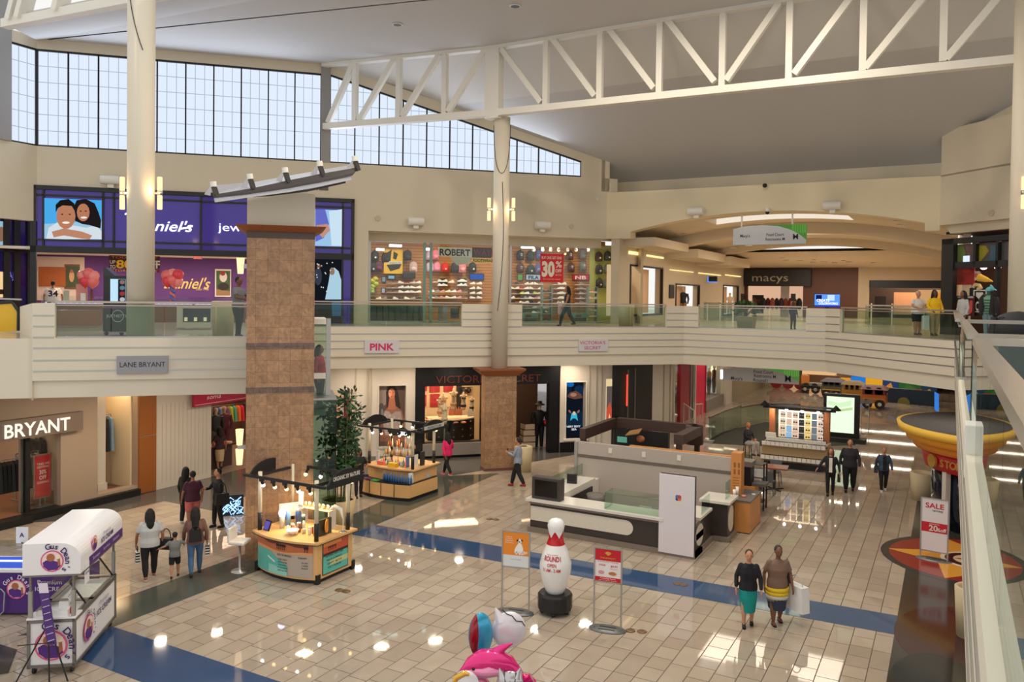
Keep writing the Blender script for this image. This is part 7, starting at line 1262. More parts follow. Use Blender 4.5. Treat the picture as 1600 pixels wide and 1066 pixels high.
for z,dy in((.4,0),(.95,.06),(1.1,.3)):
 b=MB();b.box(sx0-.05+dy*.5,sx1+.05-dy*.2,sy0+dy,sy0+dy+.3,z,z+.03,BLACKM);b.obj('tier_shelf',None,t);b=MB();n=14
 for k in range(n):x=sx0+dy*.5+(sx1-sx0-dy*.6)*k/n;b.box(x+.01,x+(sx1-sx0)/n-.01,sy0+dy-.03,sy0+dy-.015,z-.06,z+.09,mat('tag_white',(236,232,224),.5))
 b.obj('tag_strip',None,t);b=MB();random.seed(2)
 for k in range(24):x=sx0+dy*.5+(sx1-sx0-dy*.6)*(k+.5)/24;b.ell((x-.022,sy0+dy+.15,z+.09),(.025,.03,.02),6,4,BLACKM);b.ell((x+.022,sy0+dy+.15,z+.09),(.025,.03,.02),6,4,BLACKM)
 g=b.obj('sunglasses_row',None,t);g['kind']='stuff'
b=MB();b.box(sx0+.55,sx1-.25,sy0+.7,sy0+.8,1.0,2.25,mat('display_white',(230,222,206),.5));b.obj('display_wall',None,t);b=MB();cs=[(226,206,180),(150,196,236),(236,200,180),(60,60,62),(250,214,130),(120,130,140),(236,206,190)]
for k in range(7):
 x=sx0+.62+k*.24
 for j in range(4):b.box(x,x+.2,sy0+.69,sy0+.7,1.12+.28*j,1.12+.28*j+.24,screen(cs[(k+(j//2 if k==1 else 0))%7],.75));
b.obj('lit_panel',None,t);b=MB()
for k in range(7):
 for j in range(4):
  if k in(1,5):continue
  x=sx0+.72+k*.24;z=1.24+.28*j;b.ell((x-.045,sy0+.68,z),(.04,.015,.035),7,4,BLACKM);b.ell((x+.045,sy0+.68,z),(.04,.015,.035),7,4,BLACKM)
g=b.obj('sunglasses_display',None,t);g['kind']='stuff'
for x in(sx0+.3,sx1-.05):b=MB();b.box(x-.1,x+.1,sy0+.6,sy0+.9,1.1,2.3,mat('rust_column',(150,90,56),.5,noise=.2,nscale=14));b.obj('side_column',None,t)
b=MB();b.box(sx0+.0,sx1+.3,sy0+.35,sy0+.42,2.34,2.42,BLACKM);b.box(sx0+.0,sx1+.3,sy0+1.2,sy0+1.27,2.34,2.42,BLACKM)
for x in(sx0+.1,sx1+.1):b.box(x,x+.06,sy0+.35,sy0+1.25,2.34,2.42,BLACKM)
b.obj('track_frame',None,t)
for k in range(3):b=MB();b.ell((sx0+.9+.6*k,sy0+.4,2.3),(.06,.06,.06),10,6,glow('cart_bulb_cool',(250,246,255),8));b.obj('bulb',None,t)
for x in(sx0+.05,sx1+.3):b=MB();b.lathe([(.18,0),(.2,.02),(.02,.2)],(x,sy0+.4,2.42),5,BLACKM,False);b.obj('corner_finial',None,t)
area('sunglasses_lamp',((sx0+sx1)/2,sy0+.35,2.3),2,.3,30,(255,236,200),(math.radians(20),0,0))
b=MB();b.box(sx0+.1,sx0+.5,sy0+.4,sy0+.44,1.15,1.35,WHITE);single('white_card',b,None,'white card at the left end of the sunglasses cart','sign');b=MB();b.ell((sx0+.3,sy0+.7,1.3),(.2,.14,.16),10,6,col((220,170,110)));single('tan_pouch',b,None,'tan pouch at the left end of the sunglasses cart','bag');bpy.data.objects['tan_pouch'].location.z=.96
q=at(1312,690,z=0);f=Fr((0,q.y),0);t=thing('advert_board','upright lit pale green advert screen in a black frame','advert',f.px(1315,690));a0,a1,z0,z1=quadpx(f,0,1287,616,1342,681);MB().fbox(f,a0,a1,-.3,0,z0-.35,z1+.05,BLACKM).obj('housing',None,t);MB().fbox(f,a0-.2,a1+.3,-.5,.3,0,.2,col((50,50,50))).obj('base',None,t);b=MB();panel(b,f,.005,1292,619,1334,678,screen((226,250,214),1.0),.01);b.obj('screen',None,t);b=MB();flat(b,f,.02,[(1294,626),(1312,630),(1330,626),(1330,634),(1312,637),(1294,632)],screen((206,236,190),.95));flat(b,f,.02,[(1308,640),(1332,637),(1332,641),(1309,644)],screen((190,214,150),.9));b.obj('print',None,t)
cp=[(1098,692),(1128,676),(1157,668),(1195,660),(1225,661),(1290,668),(1345,680),(1336,696),(1240,698),(1176,697)]
struct('floor_dark_carpet',MB().prism([at(u,v,z=.003) for u,v in cp],(0,0,.008),mat('dark_carpet',(52,52,46),.95,noise=.1,nscale=20)),label='dark carpet area behind the sunglasses cart',cat='floor')
def balus(label,pts,h,hand=True,m=None):
 t=thing('balustrade',label,'railing',pts[0]);P=[Vector(p) for p in pts]
 for p,q in zip(P[:-1],P[1:]):
  b=MB();b.hexa([p,q,q+Vector((.02,.02,0)),p+Vector((.02,.02,0)),p+Vector((0,0,h)),q+Vector((0,0,h)),q+Vector((.02,.02,h)),p+Vector((.02,.02,h))],RAILGL);b.obj('glass_panel',None,t)
 b=MB();b.tube([p+Vector((.01,.01,h+.03)) for p in P],.045,8,m or mat('dark_handrail',(92,72,58),.4));b.obj('handrail',None,t)
balus('glass balustrade with a dark wooden handrail beside the dark carpet',[at(1107,690,z=.01),at(1130,678,z=.01),at(1157,667,z=.01)],1.1);balus('long dark handrail behind the dark carpet',[at(1157,667,z=.01),at(1195,659,z=.01),at(1250,662,z=.01)],1.0)
b=MB();p=at(1107,692,z=0);b.cbox(p,.5,.3,.12,0,STEEL);single('floor_box',b,None,'small steel box on the floor at the end of the glass balustrade','box')
def handr(label,pts):b=MB();b.tube(pts,.03,6,mat('pale_handrail',(206,196,178),.4,metal=.3));
def steprail(label,u0,v0,u1,v1):
 p,q=at(u0,v0,z=0),at(u1,v1,z=0);t=thing('stair_handrail',label,'handrail',p);b=MB();b.tube([p,p+Vector((0,0,1.15)),q+Vector((0,0,.85)),q],.035,8,mat('pale_handrail',(206,196,178),.4,metal=.3));b.obj('tube',None,t);m_=(p+q)/2;b=MB();b.tube([m_,m_+Vector((0,0,1.0))],.03,8,mat('pale_handrail',(206,196,178),.4,metal=.3));b.obj('post',None,t)
steprail('pale step handrail beside the black closed entrance',1020,668,1042,655);steprail('pale step handrail in front of the dark red panel',1068,664,1085,668);steprail('pale step handrail in front of the magenta panel',1086,666,1097,655)
b=MB();b.prism([at(u,v,z=.003) for u,v in((1004,672),(1018,664),(1032,666),(1018,673))],(0,0,.01),col((44,40,40),.9));single('door_mat',b,None,'small dark mat on the floor before the black closed entrance','mat')
for k,u in enumerate((1030,1037)):b=MB();p=at(u,656,z=0);b.cbox(p,.3,.4,.8,0,BLACKM);single('black_case',b,None,('nearer','farther')[k]+' black case standing by the pale step handrail','case')
# ---------- the toy train, play wall ----------
def rail_car(label,u0,v0,u1,v1,y,c,c2,roof,wins=3,L=None):
 f=Fr((0,y),0);a0,a1,z0,z1=quadpx(f,0,u0,v0,u1,v1);z0=0;h=z1;t=thing('train_car',label,'train car',f.P((a0+a1)/2,0,0));W2=1.5
 MB().fbox(f,a0,a1,-W2,0,.35,h*.62,col(c,.4)).obj('car_body',None,t);MB().fbox(f,a0+.05,a1-.05,-W2+.05,-.05,h*.62,h*.86,col(c2,.4)).obj('cabin',None,t);b=MB();b.hexa([f.P(a0-.1,.12,h*.86),f.P(a1+.1,.12,h*.86),f.P(a1+.1,-W2-.12,h*.86),f.P(a0-.1,-W2-.12,h*.86)]+[f.P(a0+.2,-.3,h),f.P(a1-.2,-.3,h),f.P(a1-.2,-W2+.3,h),f.P(a0+.2,-W2+.3,h)],col(roof,.5));b.obj('roof',None,t)
 b=MB();n=wins
 for k in range(n):a=a0+.12+(a1-a0-.24)*k/n;w=(a1-a0-.24)/n;b.fbox(f,a+.06,a+w-.06,-.055,-.03,h*.64,h*.82,col((40,34,40),.2));b.tube([f.P(a+w/2,-.05,h*.8),f.P(a+w/2,-.03,h*.8)],w/2-.06,12,col((40,34,40),.2))
 b.obj('window',None,t);b=MB();b.fbox(f,a0+.1,a1-.1,.0,.03,h*.42,h*.47,col((206,160,60),.4));b.obj('gold_stripe',None,t)
 for a in(a0+.35,a1-.35):b=MB();b.tube([f.P(a,.02,.3),f.P(a,-.1,.3)],.3,14,BLACKM);b.tube([f.P(a,.03,.3),f.P(a,-.0,.3)],.12,10,WHITE);b.obj('wheel',None,t)
 return t
rail_car('orange and red end car of the toy train',1346,603,1384,640,54.2,(206,110,44),(150,44,40),(110,40,36),2);rail_car('yellow middle car of the toy train',1316,596,1346,630,56.2,(206,150,44),(196,140,50),(120,100,60),3);rail_car('dark blue car of the toy train',1283,592,1315,621,58.4,(92,84,60),(52,56,76),(58,56,66),3);rail_car('low black tender of the toy train',1250,600,1282,618,60.5,(40,44,40),(36,38,38),(50,54,48),2)
f=Fr((0,62.5),0);t=thing('train_engine','black and dark red toy train engine half behind the lower hanging sign','train engine',f.px(1225,613));a0,a1=sa(f,1202,610),sa(f,1248,610);c=f.P(a0,-.7,1.15);b=MB();b.tube([f.P(a0,-.7,1.2),f.P(a1-1,-.7,1.2)],.62,18,BLACKM);b.obj('boiler',None,t);b=MB();b.fbox(f,a1-1,a1,-1.4,0,.4,2.6,col((60,24,28),.4));b.obj('cab',None,t);b=MB();b.fbox(f,a0-.2,a1,-1.3,-.1,.35,.6,col((110,30,36),.4));b.obj('chassis',None,t);b=MB();b.lathe([(.2,1.7),(.18,2.3),(.3,2.55)],f.P(a0+.5,-.7,0),14,BLACKM);b.obj('chimney',None,t)
for k in range(3):b=MB();a=a0+.5+k*.85;b.tube([f.P(a,.02,.42),f.P(a,-.1,.42)],.42,16,col((150,36,44),.4));b.obj('wheel',None,t)
f=Fr((0,57.5),-14);t=thing('play_area_fence','dark blue rounded fence of the play area with a yellow badge','fence',f.px(1420,640));a0,a1=sa(f,1378,640),sa(f,1462,640);b=MB();b.fbox(f,a0,a1,-.4,0,0,.95,mat('navy_fence',(26,50,72),.35));b.obj('panel',None,t);p=f.px(1412,630,.01);b=MB();b.tube([p,p+f.n*.02],.38,18,col((120,116,60),.4));b.obj('badge',None,t)
f=Fr((0,60.5),-14);b=MB()
for u0,v0,u1,v1,c in((1380,592,1405,612,(24,70,150)),(1405,588,1440,618,(34,120,66)),(1440,592,1464,622,(26,80,130))):panel(b,f,0,u0,v0-6,u1,v1+14,col(c,.4),.1)
flat(b,f,.12,[(1410,612),(1416,600),(1430,606),(1436,616),(1420,617)],col((70,140,60)));flat(b,f,.13,[(1426,614),(1428,608),(1440,608),(1443,616)],col((206,70,40)));flat(b,f,.12,[(1381,606),(1392,598),(1396,608),(1386,612)],col((230,170,60)));blob(b,f,.13,1452,612,3,4,col((230,190,60)))
single('play_mural',b,None,'bright blue and green painted play area wall behind the dark blue fence','mural')
f=Fr((0,63.5),0);b=MB();panel(b,f,0,1330,588,1352,606,screen((40,130,226),.7),.1);single('lit_blue_board',b,None,'lit blue panel behind the yellow train car','panel');b=MB();panel(b,f,0,1353,590,1380,612,screen((240,170,40),.7),.1);single('lit_yellow_board',b,None,'lit yellow panel behind the end train car','panel');b=MB();panel(b,f,0,1314,590,1329,602,screen((236,160,50),.7),.1);panel(b,f,0,1262,585,1312,600,col((120,84,60)),.1);single('tan_stall',b,None,'tan stall front behind the dark blue train car','stall')
b=MB();p=at(1258,612,z=0);b.cbox(p,.5,.5,1.2,0,col((226,140,70),.5));single('orange_drum',b,None,'orange box beside the lower hanging sign','box')
b=MB();p=Vector((-2.0,52.5,2.4));b.prism([at(1460,612,y=53),at(1467,616,y=53),at(1467,645,y=53),at(1460,640,y=53)],(0,.05,0),screen((60,130,220),.8));single('lit_blue_sign',b,None,'narrow lit blue sign at the right end of the play area','sign')
for k,u in enumerate((1345,1357)):p=at(u,678,z=0);t=thing('queue_post',('left','right')[k]+' thin grey post with a slanted card beside the lit advert screen','post',p);MB().lathe([(.18,0),(.18,.02),(.02,.04),(.02,1.5)],p,14,STEEL).obj('pole',None,t);b=MB();q=p+Vector((0,0,1.45));b.prism([q+Vector((-.2,0,0)),q+Vector((.15,0,.1)),q+Vector((.15,.15,.3)),q+Vector((-.2,.15,.2))],(0,0,.02),col((120,116,110)));b.obj('card_plate',None,t)
# ---------- people ----------
def fuse(mb,name,m,parent,vox=.013,extra=None):
 """melt overlapping limbs into one continuous surface"""
 me=bpy.data.meshes.new('f');me.from_pydata(mb.v,[],mb.f);o=bpy.data.objects.new('f',me);C.objects.link(o)
 r=o.modifiers.new('r','REMESH');r.mode='VOXEL';r.voxel_size=vox;s=o.modifiers.new('s','SMOOTH');s.iterations=3;s.factor=.5
 g=bpy.data.meshes.new_from_object(o.evaluated_get(bpy.context.evaluated_depsgraph_get()));bpy.data.objects.remove(o);bpy.data.meshes.remove(me)
 q=MB();q.add([v.co.copy() for v in g.vertices],[list(p.vertices) for p in g.polygons],m,True);bpy.data.meshes.remove(g)
 if extra:q.add(extra.v,extra.f,m,True)
 return q.obj(name,None,parent)
def loft(b,rings,n=14):
 """rings (x, y, z, rx, ry) stacked upwards"""
 vs=[(x+rx*math.cos(2*math.pi*j/n),y+ry*math.sin(2*math.pi*j/n),z) for x,y,z,rx,ry in rings for j in range(n)];k=len(rings)
 b.add(vs,[(i*n+j,i*n+(j+1)%n,(i+1)*n+(j+1)%n,(i+1)*n+j) for i in range(k-1) for j in range(n)]+[list(range(n))[::-1],[(k-1)*n+j for j in range(n)]])
def person(label,p,h,face,skin,top,low,shoe=(30,28,28),hair=(28,22,20),hairlen=0,stride=.1,arms=None,sleeve=2,legs='trousers',wide=1.,seated=False,lean=0,cap=None,jacket=None,group=None):
 """figure facing the direction `face`; arms: two (elbow, wrist) pairs, right then left, as fractions of the height"""
 t=thing('person',label,'person');SK=col(skin,.55);w=wide
 S=lambda*a:Vector(a)*h;hz=.5
 arms=arms or[((.135,.0-stride*.3,.635),(.14,.05-stride*.5,.49)),((-.135,stride*.3,.635),(-.14,.05+stride*.5,.49))]
 sw=.092+.06*(w-1);sh=[S(sw,lean*.8,.79),S(-sw,lean*.8,.79)];arms=[tuple((q[0]*(.4+.66*w),q[1],q[2]) for q in pr) for pr in arms];ar=[(S(*arms[0][0]),S(*arms[0][1])),(S(*arms[1][0]),S(*arms[1][1]))]
 hips=[S(.05*w,0,hz),S(-.05*w,0,hz)]
 if seated:kn=[S(.07,.24,.5),S(-.07,.24,.5)];an=[S(.07,.2,.26),S(-.07,.27,.24)]
 else:kn=[S(.053*w,stride*.55+.015,.28),S(-.053*w,-stride*.45+.02,.28)];an=[S(.05*w,stride,.045),S(-.05*w,-stride,.045+max(0,stride-.05)*.35)]
 b=MB();nk=S(0,lean*.9,.83)
 loft(b,[tuple(a*h for a in r) for r in((0,0,.46,.085*w,.062*w),(0,0,.52,.095*w,.07*w),(0,lean*.3,.6,.078*w,.056*w),(0,lean*.6,.7,.093*w,.063*w),(0,lean*.8,.765,.096*w,.054),(0,lean*.85,.8,.06,.042),(0,lean*.9,.83,.031,.032))])
 b.tube([S(0,lean*.9,.82),S(0,lean+.004,.88)],[.032*h,.03*h],10)
 hc=S(0,lean+.012,.93);b.ell(hc,(.046*h,.056*h,.066*h),16,12);b.ell(hc+S(0,.022,-.032),(.034*h,.034*h,.034*h),12,8);b.ell(hc+S(0,.057,-.008),(.009*h,.012*h,.016*h),8,6)
 for s in(1,-1):b.ell(hc+S(.046*s,-.002,-.006),(.008*h,.014*h,.019*h),8,6)
 ex=MB()
 for i in(0,1):
  e,wr=ar[i];b.tube([sh[i],(sh[i]+e)/2,e,(e+wr)/2,wr],[.03*h,.028*h,.023*h,.022*h,.015*h],10);b.ell(sh[i],(.031*h,.03*h,.031*h),10,7)
  d=(wr-e).normalized();u=Vector((0,1,0)) if abs(d.y)<.8 else Vector((0,0,1));u=(u-d*u.dot(d)).normalized();v=d.cross(u)*(1 if i==0 else-1)
  c=wr+d*.028*h;R=Matrix((u,v,d)).transposed();b.ell(c,(.024*h,.012*h,.032*h),10,7,R=R)
  for k,(o,L) in enumerate(((.018,.04),(.006,.046),(-.006,.043),(-.017,.034))):
   q=c+u*o*h+d*.022*h;ex.tube([q,q+d*L*.55*h-v*.003*h,q+d*L*.95*h-v*.012*h],[.0058*h,.0052*h,.004*h],6)
  q=c+u*.022*h-d*.012*h;ex.tube([q,q+u*.012*h+d*.018*h-v*.004*h,q+u*.012*h+d*.036*h-v*.01*h],[.0066*h,.006*h,.0045*h],6)
  b.tube([hips[i],(hips[i]+kn[i])/2,kn[i],(kn[i]*.6+an[i]*.4),an[i]],[.05*h*w,.046*h*w,.034*h*w,.034*h*w,.02*h],10);f_=Vector((0,.045*h,-.022*h));b.tube([an[i]+S(0,-.02,-.02),an[i]+f_],[.02*h,.017*h],8)
 fuse(b,'body',SK,t,.0125*h/1.6,ex)
 b=MB()
 for s in(1,-1):b.ell(hc+S(.018*s,.052,.006),(.0075*h,.004*h,.0045*h),8,5,col((30,22,20),.3))
 b.obj('eyes',None,t);b=MB();b.ell(hc+S(0,.053,-.034),(.014*h,.004*h,.004*h),8,5,col((130,66,60),.5));b.obj('mouth',None,t)
 b=MB();g=1.12;TC=col(top,.8);hem=.47 if legs!='dress' else.3
 loft(b,[tuple(a*h for a in r) for r in((0,0,hem,.098*w*g,.074*w*g),(0,0,.53,.1*w*g,.074*w*g),(0,lean*.3,.6,.086*w*g,.064*w*g),(0,lean*.6,.7,.1*w*g,.07*w*g),(0,lean*.8,.77,.098*w*g,.058*g),(0,lean*.85,.803,.066*w,.046),(0,lean*.88,.826,.036,.036))])
 for i in(0,1):
  e,wr=ar[i];b.ell(sh[i],(.033*h,.033*h,.033*h),10,7)
  if sleeve==2:b.tube([sh[i],(sh[i]+e)/2,e,(e+wr)/2,wr-(wr-e)*.06],[.036*h,.034*h,.03*h,.028*h,.022*h],10)
  elif sleeve==1:b.tube([sh[i],sh[i]+(e-sh[i])*.75],[.038*h,.037*h],10)
 fuse(b,'jacket' if jacket else 'top',col(jacket,.8) if jacket else TC,t,.014*h/1.6)
 if jacket:
  b=MB();zs=[(.5,.084*w*g),(.6,.07*w*g),(.7,.076*w*g),(.8,.066*g)];vs=[S(s*.032*w,lean*z+r+.004,z) for z,r in zs for s in(-1,1)];b.add(vs+[v-S(0,.03,0) for v in vs],[(2*i,2*i+1,2*i+3,2*i+2) for i in range(3)],TC);b.obj('shirt_front',None,t)
 b=MB();LC=col(low,.8)
 if legs in('skirt','dress'):
  z0=.2;loft(b,[tuple(a*h for a in r) for r in((0,stride*.1,z0,.086*w,.1*w),(0,stride*.1,.38,.108*w,.096*w),(0,0,.47,.108*w,.082*w),(0,0,.56,.086*w,.064*w))],18);b.obj('skirt',LC,t)
 else:
  loft(b,[tuple(a*h for a in r) for r in((0,0,.45,.098*w,.074*w),(0,0,.5,.104*w,.078*w),(0,0,.56,.09*w,.066*w))])
  for i in(0,1):
   if legs=='shorts':b.tube([hips[i],(hips[i]+kn[i])/2,kn[i]+(hips[i]-kn[i])*.1],[.06*h*w,.056*h*w,.05*h*w],10)
   else:k=.9 if legs=='tight' else 1.05;b.tube([hips[i],(hips[i]+kn[i])/2,kn[i],kn[i]*.5+an[i]*.5,an[i]+S(0,0,.004)],[.06*h*w*k,.055*h*w*k,.043*h*w*k,.041*h*w*k,.031*h*k],10)
  fuse(b,'shorts' if legs=='shorts' else 'trousers',LC,t,.014*h/1.6)
 for i in(0,1):
  b=MB();c=an[i];b.prism([c+S(x,y,-.043) for x,y in((-.018,-.035),(.018,-.035),(.024,.03),(.02,.075),(0,.088),(-.02,.075),(-.024,.03))],(0,0,.012*h),col((225,222,218) if sum(shoe)>300 else(22,20,20),.5));b.ell(c+S(0,.02,-.022),(.025*h,.062*h,.022*h),10,7,col(shoe,.55));b.ell(c+S(0,-.01,-.008),(.024*h,.03*h,.02*h),10,7,col(shoe,.55));b.obj('shoe',None,t)
 b=MB();HC=col(hair or DKH,.75)
 if cap:b.lathe([(.06*h,-.005*h),(.062*h,.03*h),(.04*h,.058*h),(.001,.066*h)],hc+S(0,-.004,.01),16,col(cap,.7),True,.88,1.02);b.prism([hc+S(x,y,.012) for x,y in((-.04,.04),(.04,.04),(.03,.09),(-.03,.09))],(0,0,.006*h),col(cap,.7));b.obj('cap',None,t)
 if hair:
  b=MB();b.ell(hc+S(0,-.016,.014),(.053*h,.056*h,.062*h),16,10,HC)
  if hairlen:L=hairlen;b.tube([hc+S(0,-.03,.03),hc+S(0,-.046,-.05),hc+S(0,-.06,-.05-L*.5),hc+S(0,-.058,-.05-L)],[.048*h,.055*h,.052*h,.02*h],12,HC,True,1);[b.tube([hc+S(.042*s,-.0,.02),hc+S(.05*s,-.012,-.06),hc+S(.046*s,-.03,-.06-L*.6)],[.02*h,.022*h,.012*h],8,HC) for s in(1,-1)]
  fuse(b,'hair',HC,t,.014)
 t.location=p;t.rotation_euler=(0,0,face-math.pi/2);return t
def gp(u,v,z=0):q=at(u,v,z=z);return Vector((q.x,q.y,z))
away=lambda p,k=0:math.atan2(p.y,p.x)+k
toward=lambda p,k=0:math.atan2(-p.y,-p.x)+k
def bag(label,p,sx,sy,sz,c,rz=0,name='handbag',strap=.2,stripes=None):
 t=thing(name,label,'bag',p,0);p=Vector(p);R=Matrix.Rotation(rz,3,'Z');b=MB();q=[p+R@Vector((a*sx/2*k,d*sy/2,z)) for z,k in((0,1),(sz,.86)) for a,d in((-1,-1),(1,-1),(1,1),(-1,1))];b.hexa(q,col(c,.6));b.obj('bag_body',None,t)
 if stripes:
  b=MB();
  for k in range(4):z=sz*(.08+.24*k);b.cbox(p+Vector((0,0,z)),sx*.99,sy*1.06,sz*.11,rz,col(stripes,.6));b.cbox(p+Vector((0,0,z)),sx*1.03,sy*.9,sz*.11,rz,col(stripes,.6))
  b.obj('stripe',None,t)
 b=MB();b.tube([p+R@Vector((sx*.3*math.cos(k*math.pi/8),0,sz+strap*math.sin(k*math.pi/8))) for k in range(9)],.012,6,col(tuple(int(x*.8) for x in c) if not stripes else stripes,.6));b.obj('strap',None,t);return t
def side_of(p,face,r,f,z):return Vector((p.x+math.sin(face)*r+math.cos(face)*f,p.y-math.cos(face)*r+math.sin(face)*f,z))
B_,DKH=(24,24,27),(24,20,20)
p=gp(234,905);a=away(p,.1);person('woman in a white and grey tee and black trousers carrying a black handbag',p,1.66,a,SKIN[1],(196,194,190),B_,(150,96,70),DKH,.2,.09,None,1,'tight',1.22);bag('black handbag hanging at the elbow of the woman in the white and grey tee',side_of(p,a,.36,0,.66),.36,.16,.26,(32,30,32),a+.9,strap=.22);bag('black and white striped shopping bag held by the woman in the white and grey tee',side_of(p,a,-.26,.05,.42),.16,.09,.26,(238,236,230),a,'shopping_bag',.12,(24,24,26))
p=gp(273,903);a=away(p,-.1);person('small boy in a grey tee, black shorts and dark cap between two women',p,1.08,a,SKIN[0],(128,128,124),(26,26,28),(40,38,38),DKH,0,.12,[((.2,.02,.74),(.3,.06,.72)),((-.18,.0,.7),(-.27,.03,.66))],1,'shorts',1.1,cap=(24,24,28))
p=gp(305,899);a=away(p,0);person('woman with long black hair in a brown top and blue jeans, seen from behind',p,1.64,a,SKIN[1],(120,84,70),(70,104,140),(50,56,70),DKH,.3,.11,None,2,'tight',1.1);bag('black backpack on the woman in blue jeans',side_of(p,a,0,-.16,.86),.3,.14,.26,(28,26,28),a-math.pi/2,'backpack',.1);bag('black and white striped shopping bag held by the woman in blue jeans',side_of(p,a,.27,.1,.44),.16,.09,.26,(238,236,230),a,'shopping_bag',.12,(24,24,26))
p=gp(290,818);a=away(p,-.6);person('person in black with long black hair standing in the group near the off white wall',p,1.66,a,SKIN[1],(26,26,30),(24,24,28),(200,196,192),DKH,.2,.04)
p=gp(301,824);a=away(p,.3);person('person in a maroon tee and pink shorts in the group near the off white wall',p,1.62,a,SKIN[1],(74,30,48),(206,110,104),(60,50,50),(30,24,24),0,.03,None,1,'shorts',1.25)
p=gp(341,824);a=away(p,1.9);person('person dressed all in black with a large bag beside the blue glowing sign',p,1.7,a,SKIN[0],(20,20,23),(20,20,22),(18,18,20),DKH,0,.05,[((.12,.1,.65),(.06,.2,.66)),((-.14,.02,.63),(-.14,.06,.5))],2,'tight',1.1);bag('large black shoulder bag of the person dressed all in black',side_of(p,a,-.3,0,.72),.4,.16,.32,(36,36,36),a,strap=.3)
p=gp(343,752);p=Vector((-24.2,at(343,752,x=-24.2).y,.02));person('woman in a dark plum top and beige skirt inside the sportswear shop',p,1.62,away(p,.3),SKIN[1],(60,34,40),(190,164,130),(40,34,34),DKH,.15,.04,None,1,'skirt')
p=gp(560,777);person('attendant with long curly hair in black beside the two tier market cart',p,1.64,toward(p,.2),SKIN[1],(26,26,28),(28,30,34),(20,20,22),(34,26,26),.2,.05,[((.13,.02,.64),(.04,.12,.68)),((-.16,-.02,.64),(-.1,.08,.58))],1,'tight',1.05)
p=gp(699,744);a=math.radians(190)-.5;person('woman in a hot pink top and black trousers walking left past the lingerie shop',p,1.64,a,SKIN[2],(226,36,104),(24,24,28),(220,40,60),DKH,.2,.2,[((.15,.02,.65),(.12,.14,.52)),((-.13,-.03,.64),(-.14,-.12,.5))],2,'tight',1.1)
p=gp(809,761);a=math.radians(188);person('man in a pale grey hoodie and dark trousers looking at his phone',p,1.76,a,SKIN[0],(146,154,168),(24,26,34),(190,40,50),(44,34,30),0,.15,[((.12,.06,.65),(.05,.2,.68)),((-.12,.05,.65),(-.04,.2,.68))],2,'trousers',1.05);q=side_of(p,a,.0,.4,1.19);b=MB();b.cbox(q,.02,.08,.14,a,BLACKM);single('phone',b,None,'dark phone in the hands of the man in the pale grey hoodie','phone')
p=gp(1168,978);person('woman in a black jacket and teal skirt walking towards the camera',p,1.6,toward(p,.1),SKIN[0],(22,22,28),(0,136,130),(20,18,20),(74,60,50),0,.06,None,2,'skirt',1.05,False,.03,None,(26,26,34))
p=gp(1213,974);a=toward(p,.35);person('woman in a brown blouse and patterned yellow and blue skirt carrying a white bag',p,1.64,a,SKIN[2],(128,100,84),(46,50,72),(110,66,50),(50,44,40),0,.06,None,1,'skirt',1.22,False,.02)
b=MB();q=Vector((p.x,p.y,0))
for z,r0,r1,c in((.62,.233,.238,(226,190,40)),(.7,.238,.24,(226,190,40)),(.55,.222,.233,(206,204,196)),(.49,.21,.222,(120,112,104))):
 b.lathe([(r0,z),(r1,z+.075)],q,20,col(c,.8),True,1,.92,a-math.pi/2)
t=single('skirt_bands',b,None,'yellow and cream bands of the patterned skirt','skirt');t.name='yellow_skirt_band'
pp=[o for o in C.objects if o.get('label','').startswith('woman in a brown blouse')][0];M0=Matrix.Translation(pp.location)@Matrix.Rotation(pp.rotation_euler.z,4,'Z');t.data.transform(M0 .inverted()@Matrix.Translation(t.location));t.location=(0,0,0);t.parent=pp;[t.__delitem__(k) for k in('label','category')]
bag('large white shopping bag carried by the woman in the brown blouse',side_of(p,a,-.4,.02,.3),.56,.2,.52,(236,234,232),a+.4,'shopping_bag',.2);bag('black shoulder bag of the woman in the brown blouse',side_of(p,a,-.24,-.1,.72),.12,.16,.3,(24,24,26),a,strap=.3)
p=gp(1297,774);person('woman with long wavy hair in a dark jacket and white top beside the tall man',p,1.64,toward(p),SKIN[0],(226,218,202),(18,18,20),(20,20,22),(84,58,46),.16,.07,[((.17,.0,.66),(.24,.06,.56)),((-.15,0,.64),(-.17,.05,.5))],2,'tight',1.,False,0,None,(30,32,42));bag('small black handbag held between the woman with wavy hair and the tall man',side_of(p,toward(p),-.27,.05,.5),.2,.1,.26,(22,22,24),toward(p),strap=.2)
p=gp(1327,768);person('tall man in a black hoodie and black trousers walking beside the woman with wavy hair',p,1.86,toward(p),SKIN[0],(40,40,46),(18,18,20),(24,24,26),(60,44,38),0,.08,None,2,'trousers',1.22)
p=gp(1380,768);person('short haired woman in a blue denim jacket and black trousers walking alone',p,1.58,toward(p,.2),SKIN[0],(26,26,30),(20,20,22),(214,208,204),(150,112,76),0,.09,None,2,'tight',1.1,False,0,None,(56,76,100));bag('dark bag at the hip of the woman in the denim jacket',side_of(p,toward(p),.25,.05,.66),.22,.12,.22,(40,48,60),toward(p),strap=.25)
q=Vector((-7.2,33.3,0));t=thing('bar_stool','tall dark stool with the seated man beside the sunglasses cart','stool',q);b=MB();b.lathe([(.19,.76),(.19,.8)],q,16,BLACKM);b.obj('seat',None,t)
for k in range(4):b=MB();c,s=math.cos(k*math.pi/2+.7),math.sin(k*math.pi/2+.7);b.tube([q+Vector((.14*c,.14*s,.76)),q+Vector((.24*c,.24*s,0))],.018,6,BLACKM);b.obj('leg',None,t)
b=MB();b.tube([q+Vector((.2*math.cos(k*math.pi/8),.2*math.sin(k*math.pi/8),.3)) for k in range(17)],.014,5,BLACKM);b.obj('foot_ring',None,t)
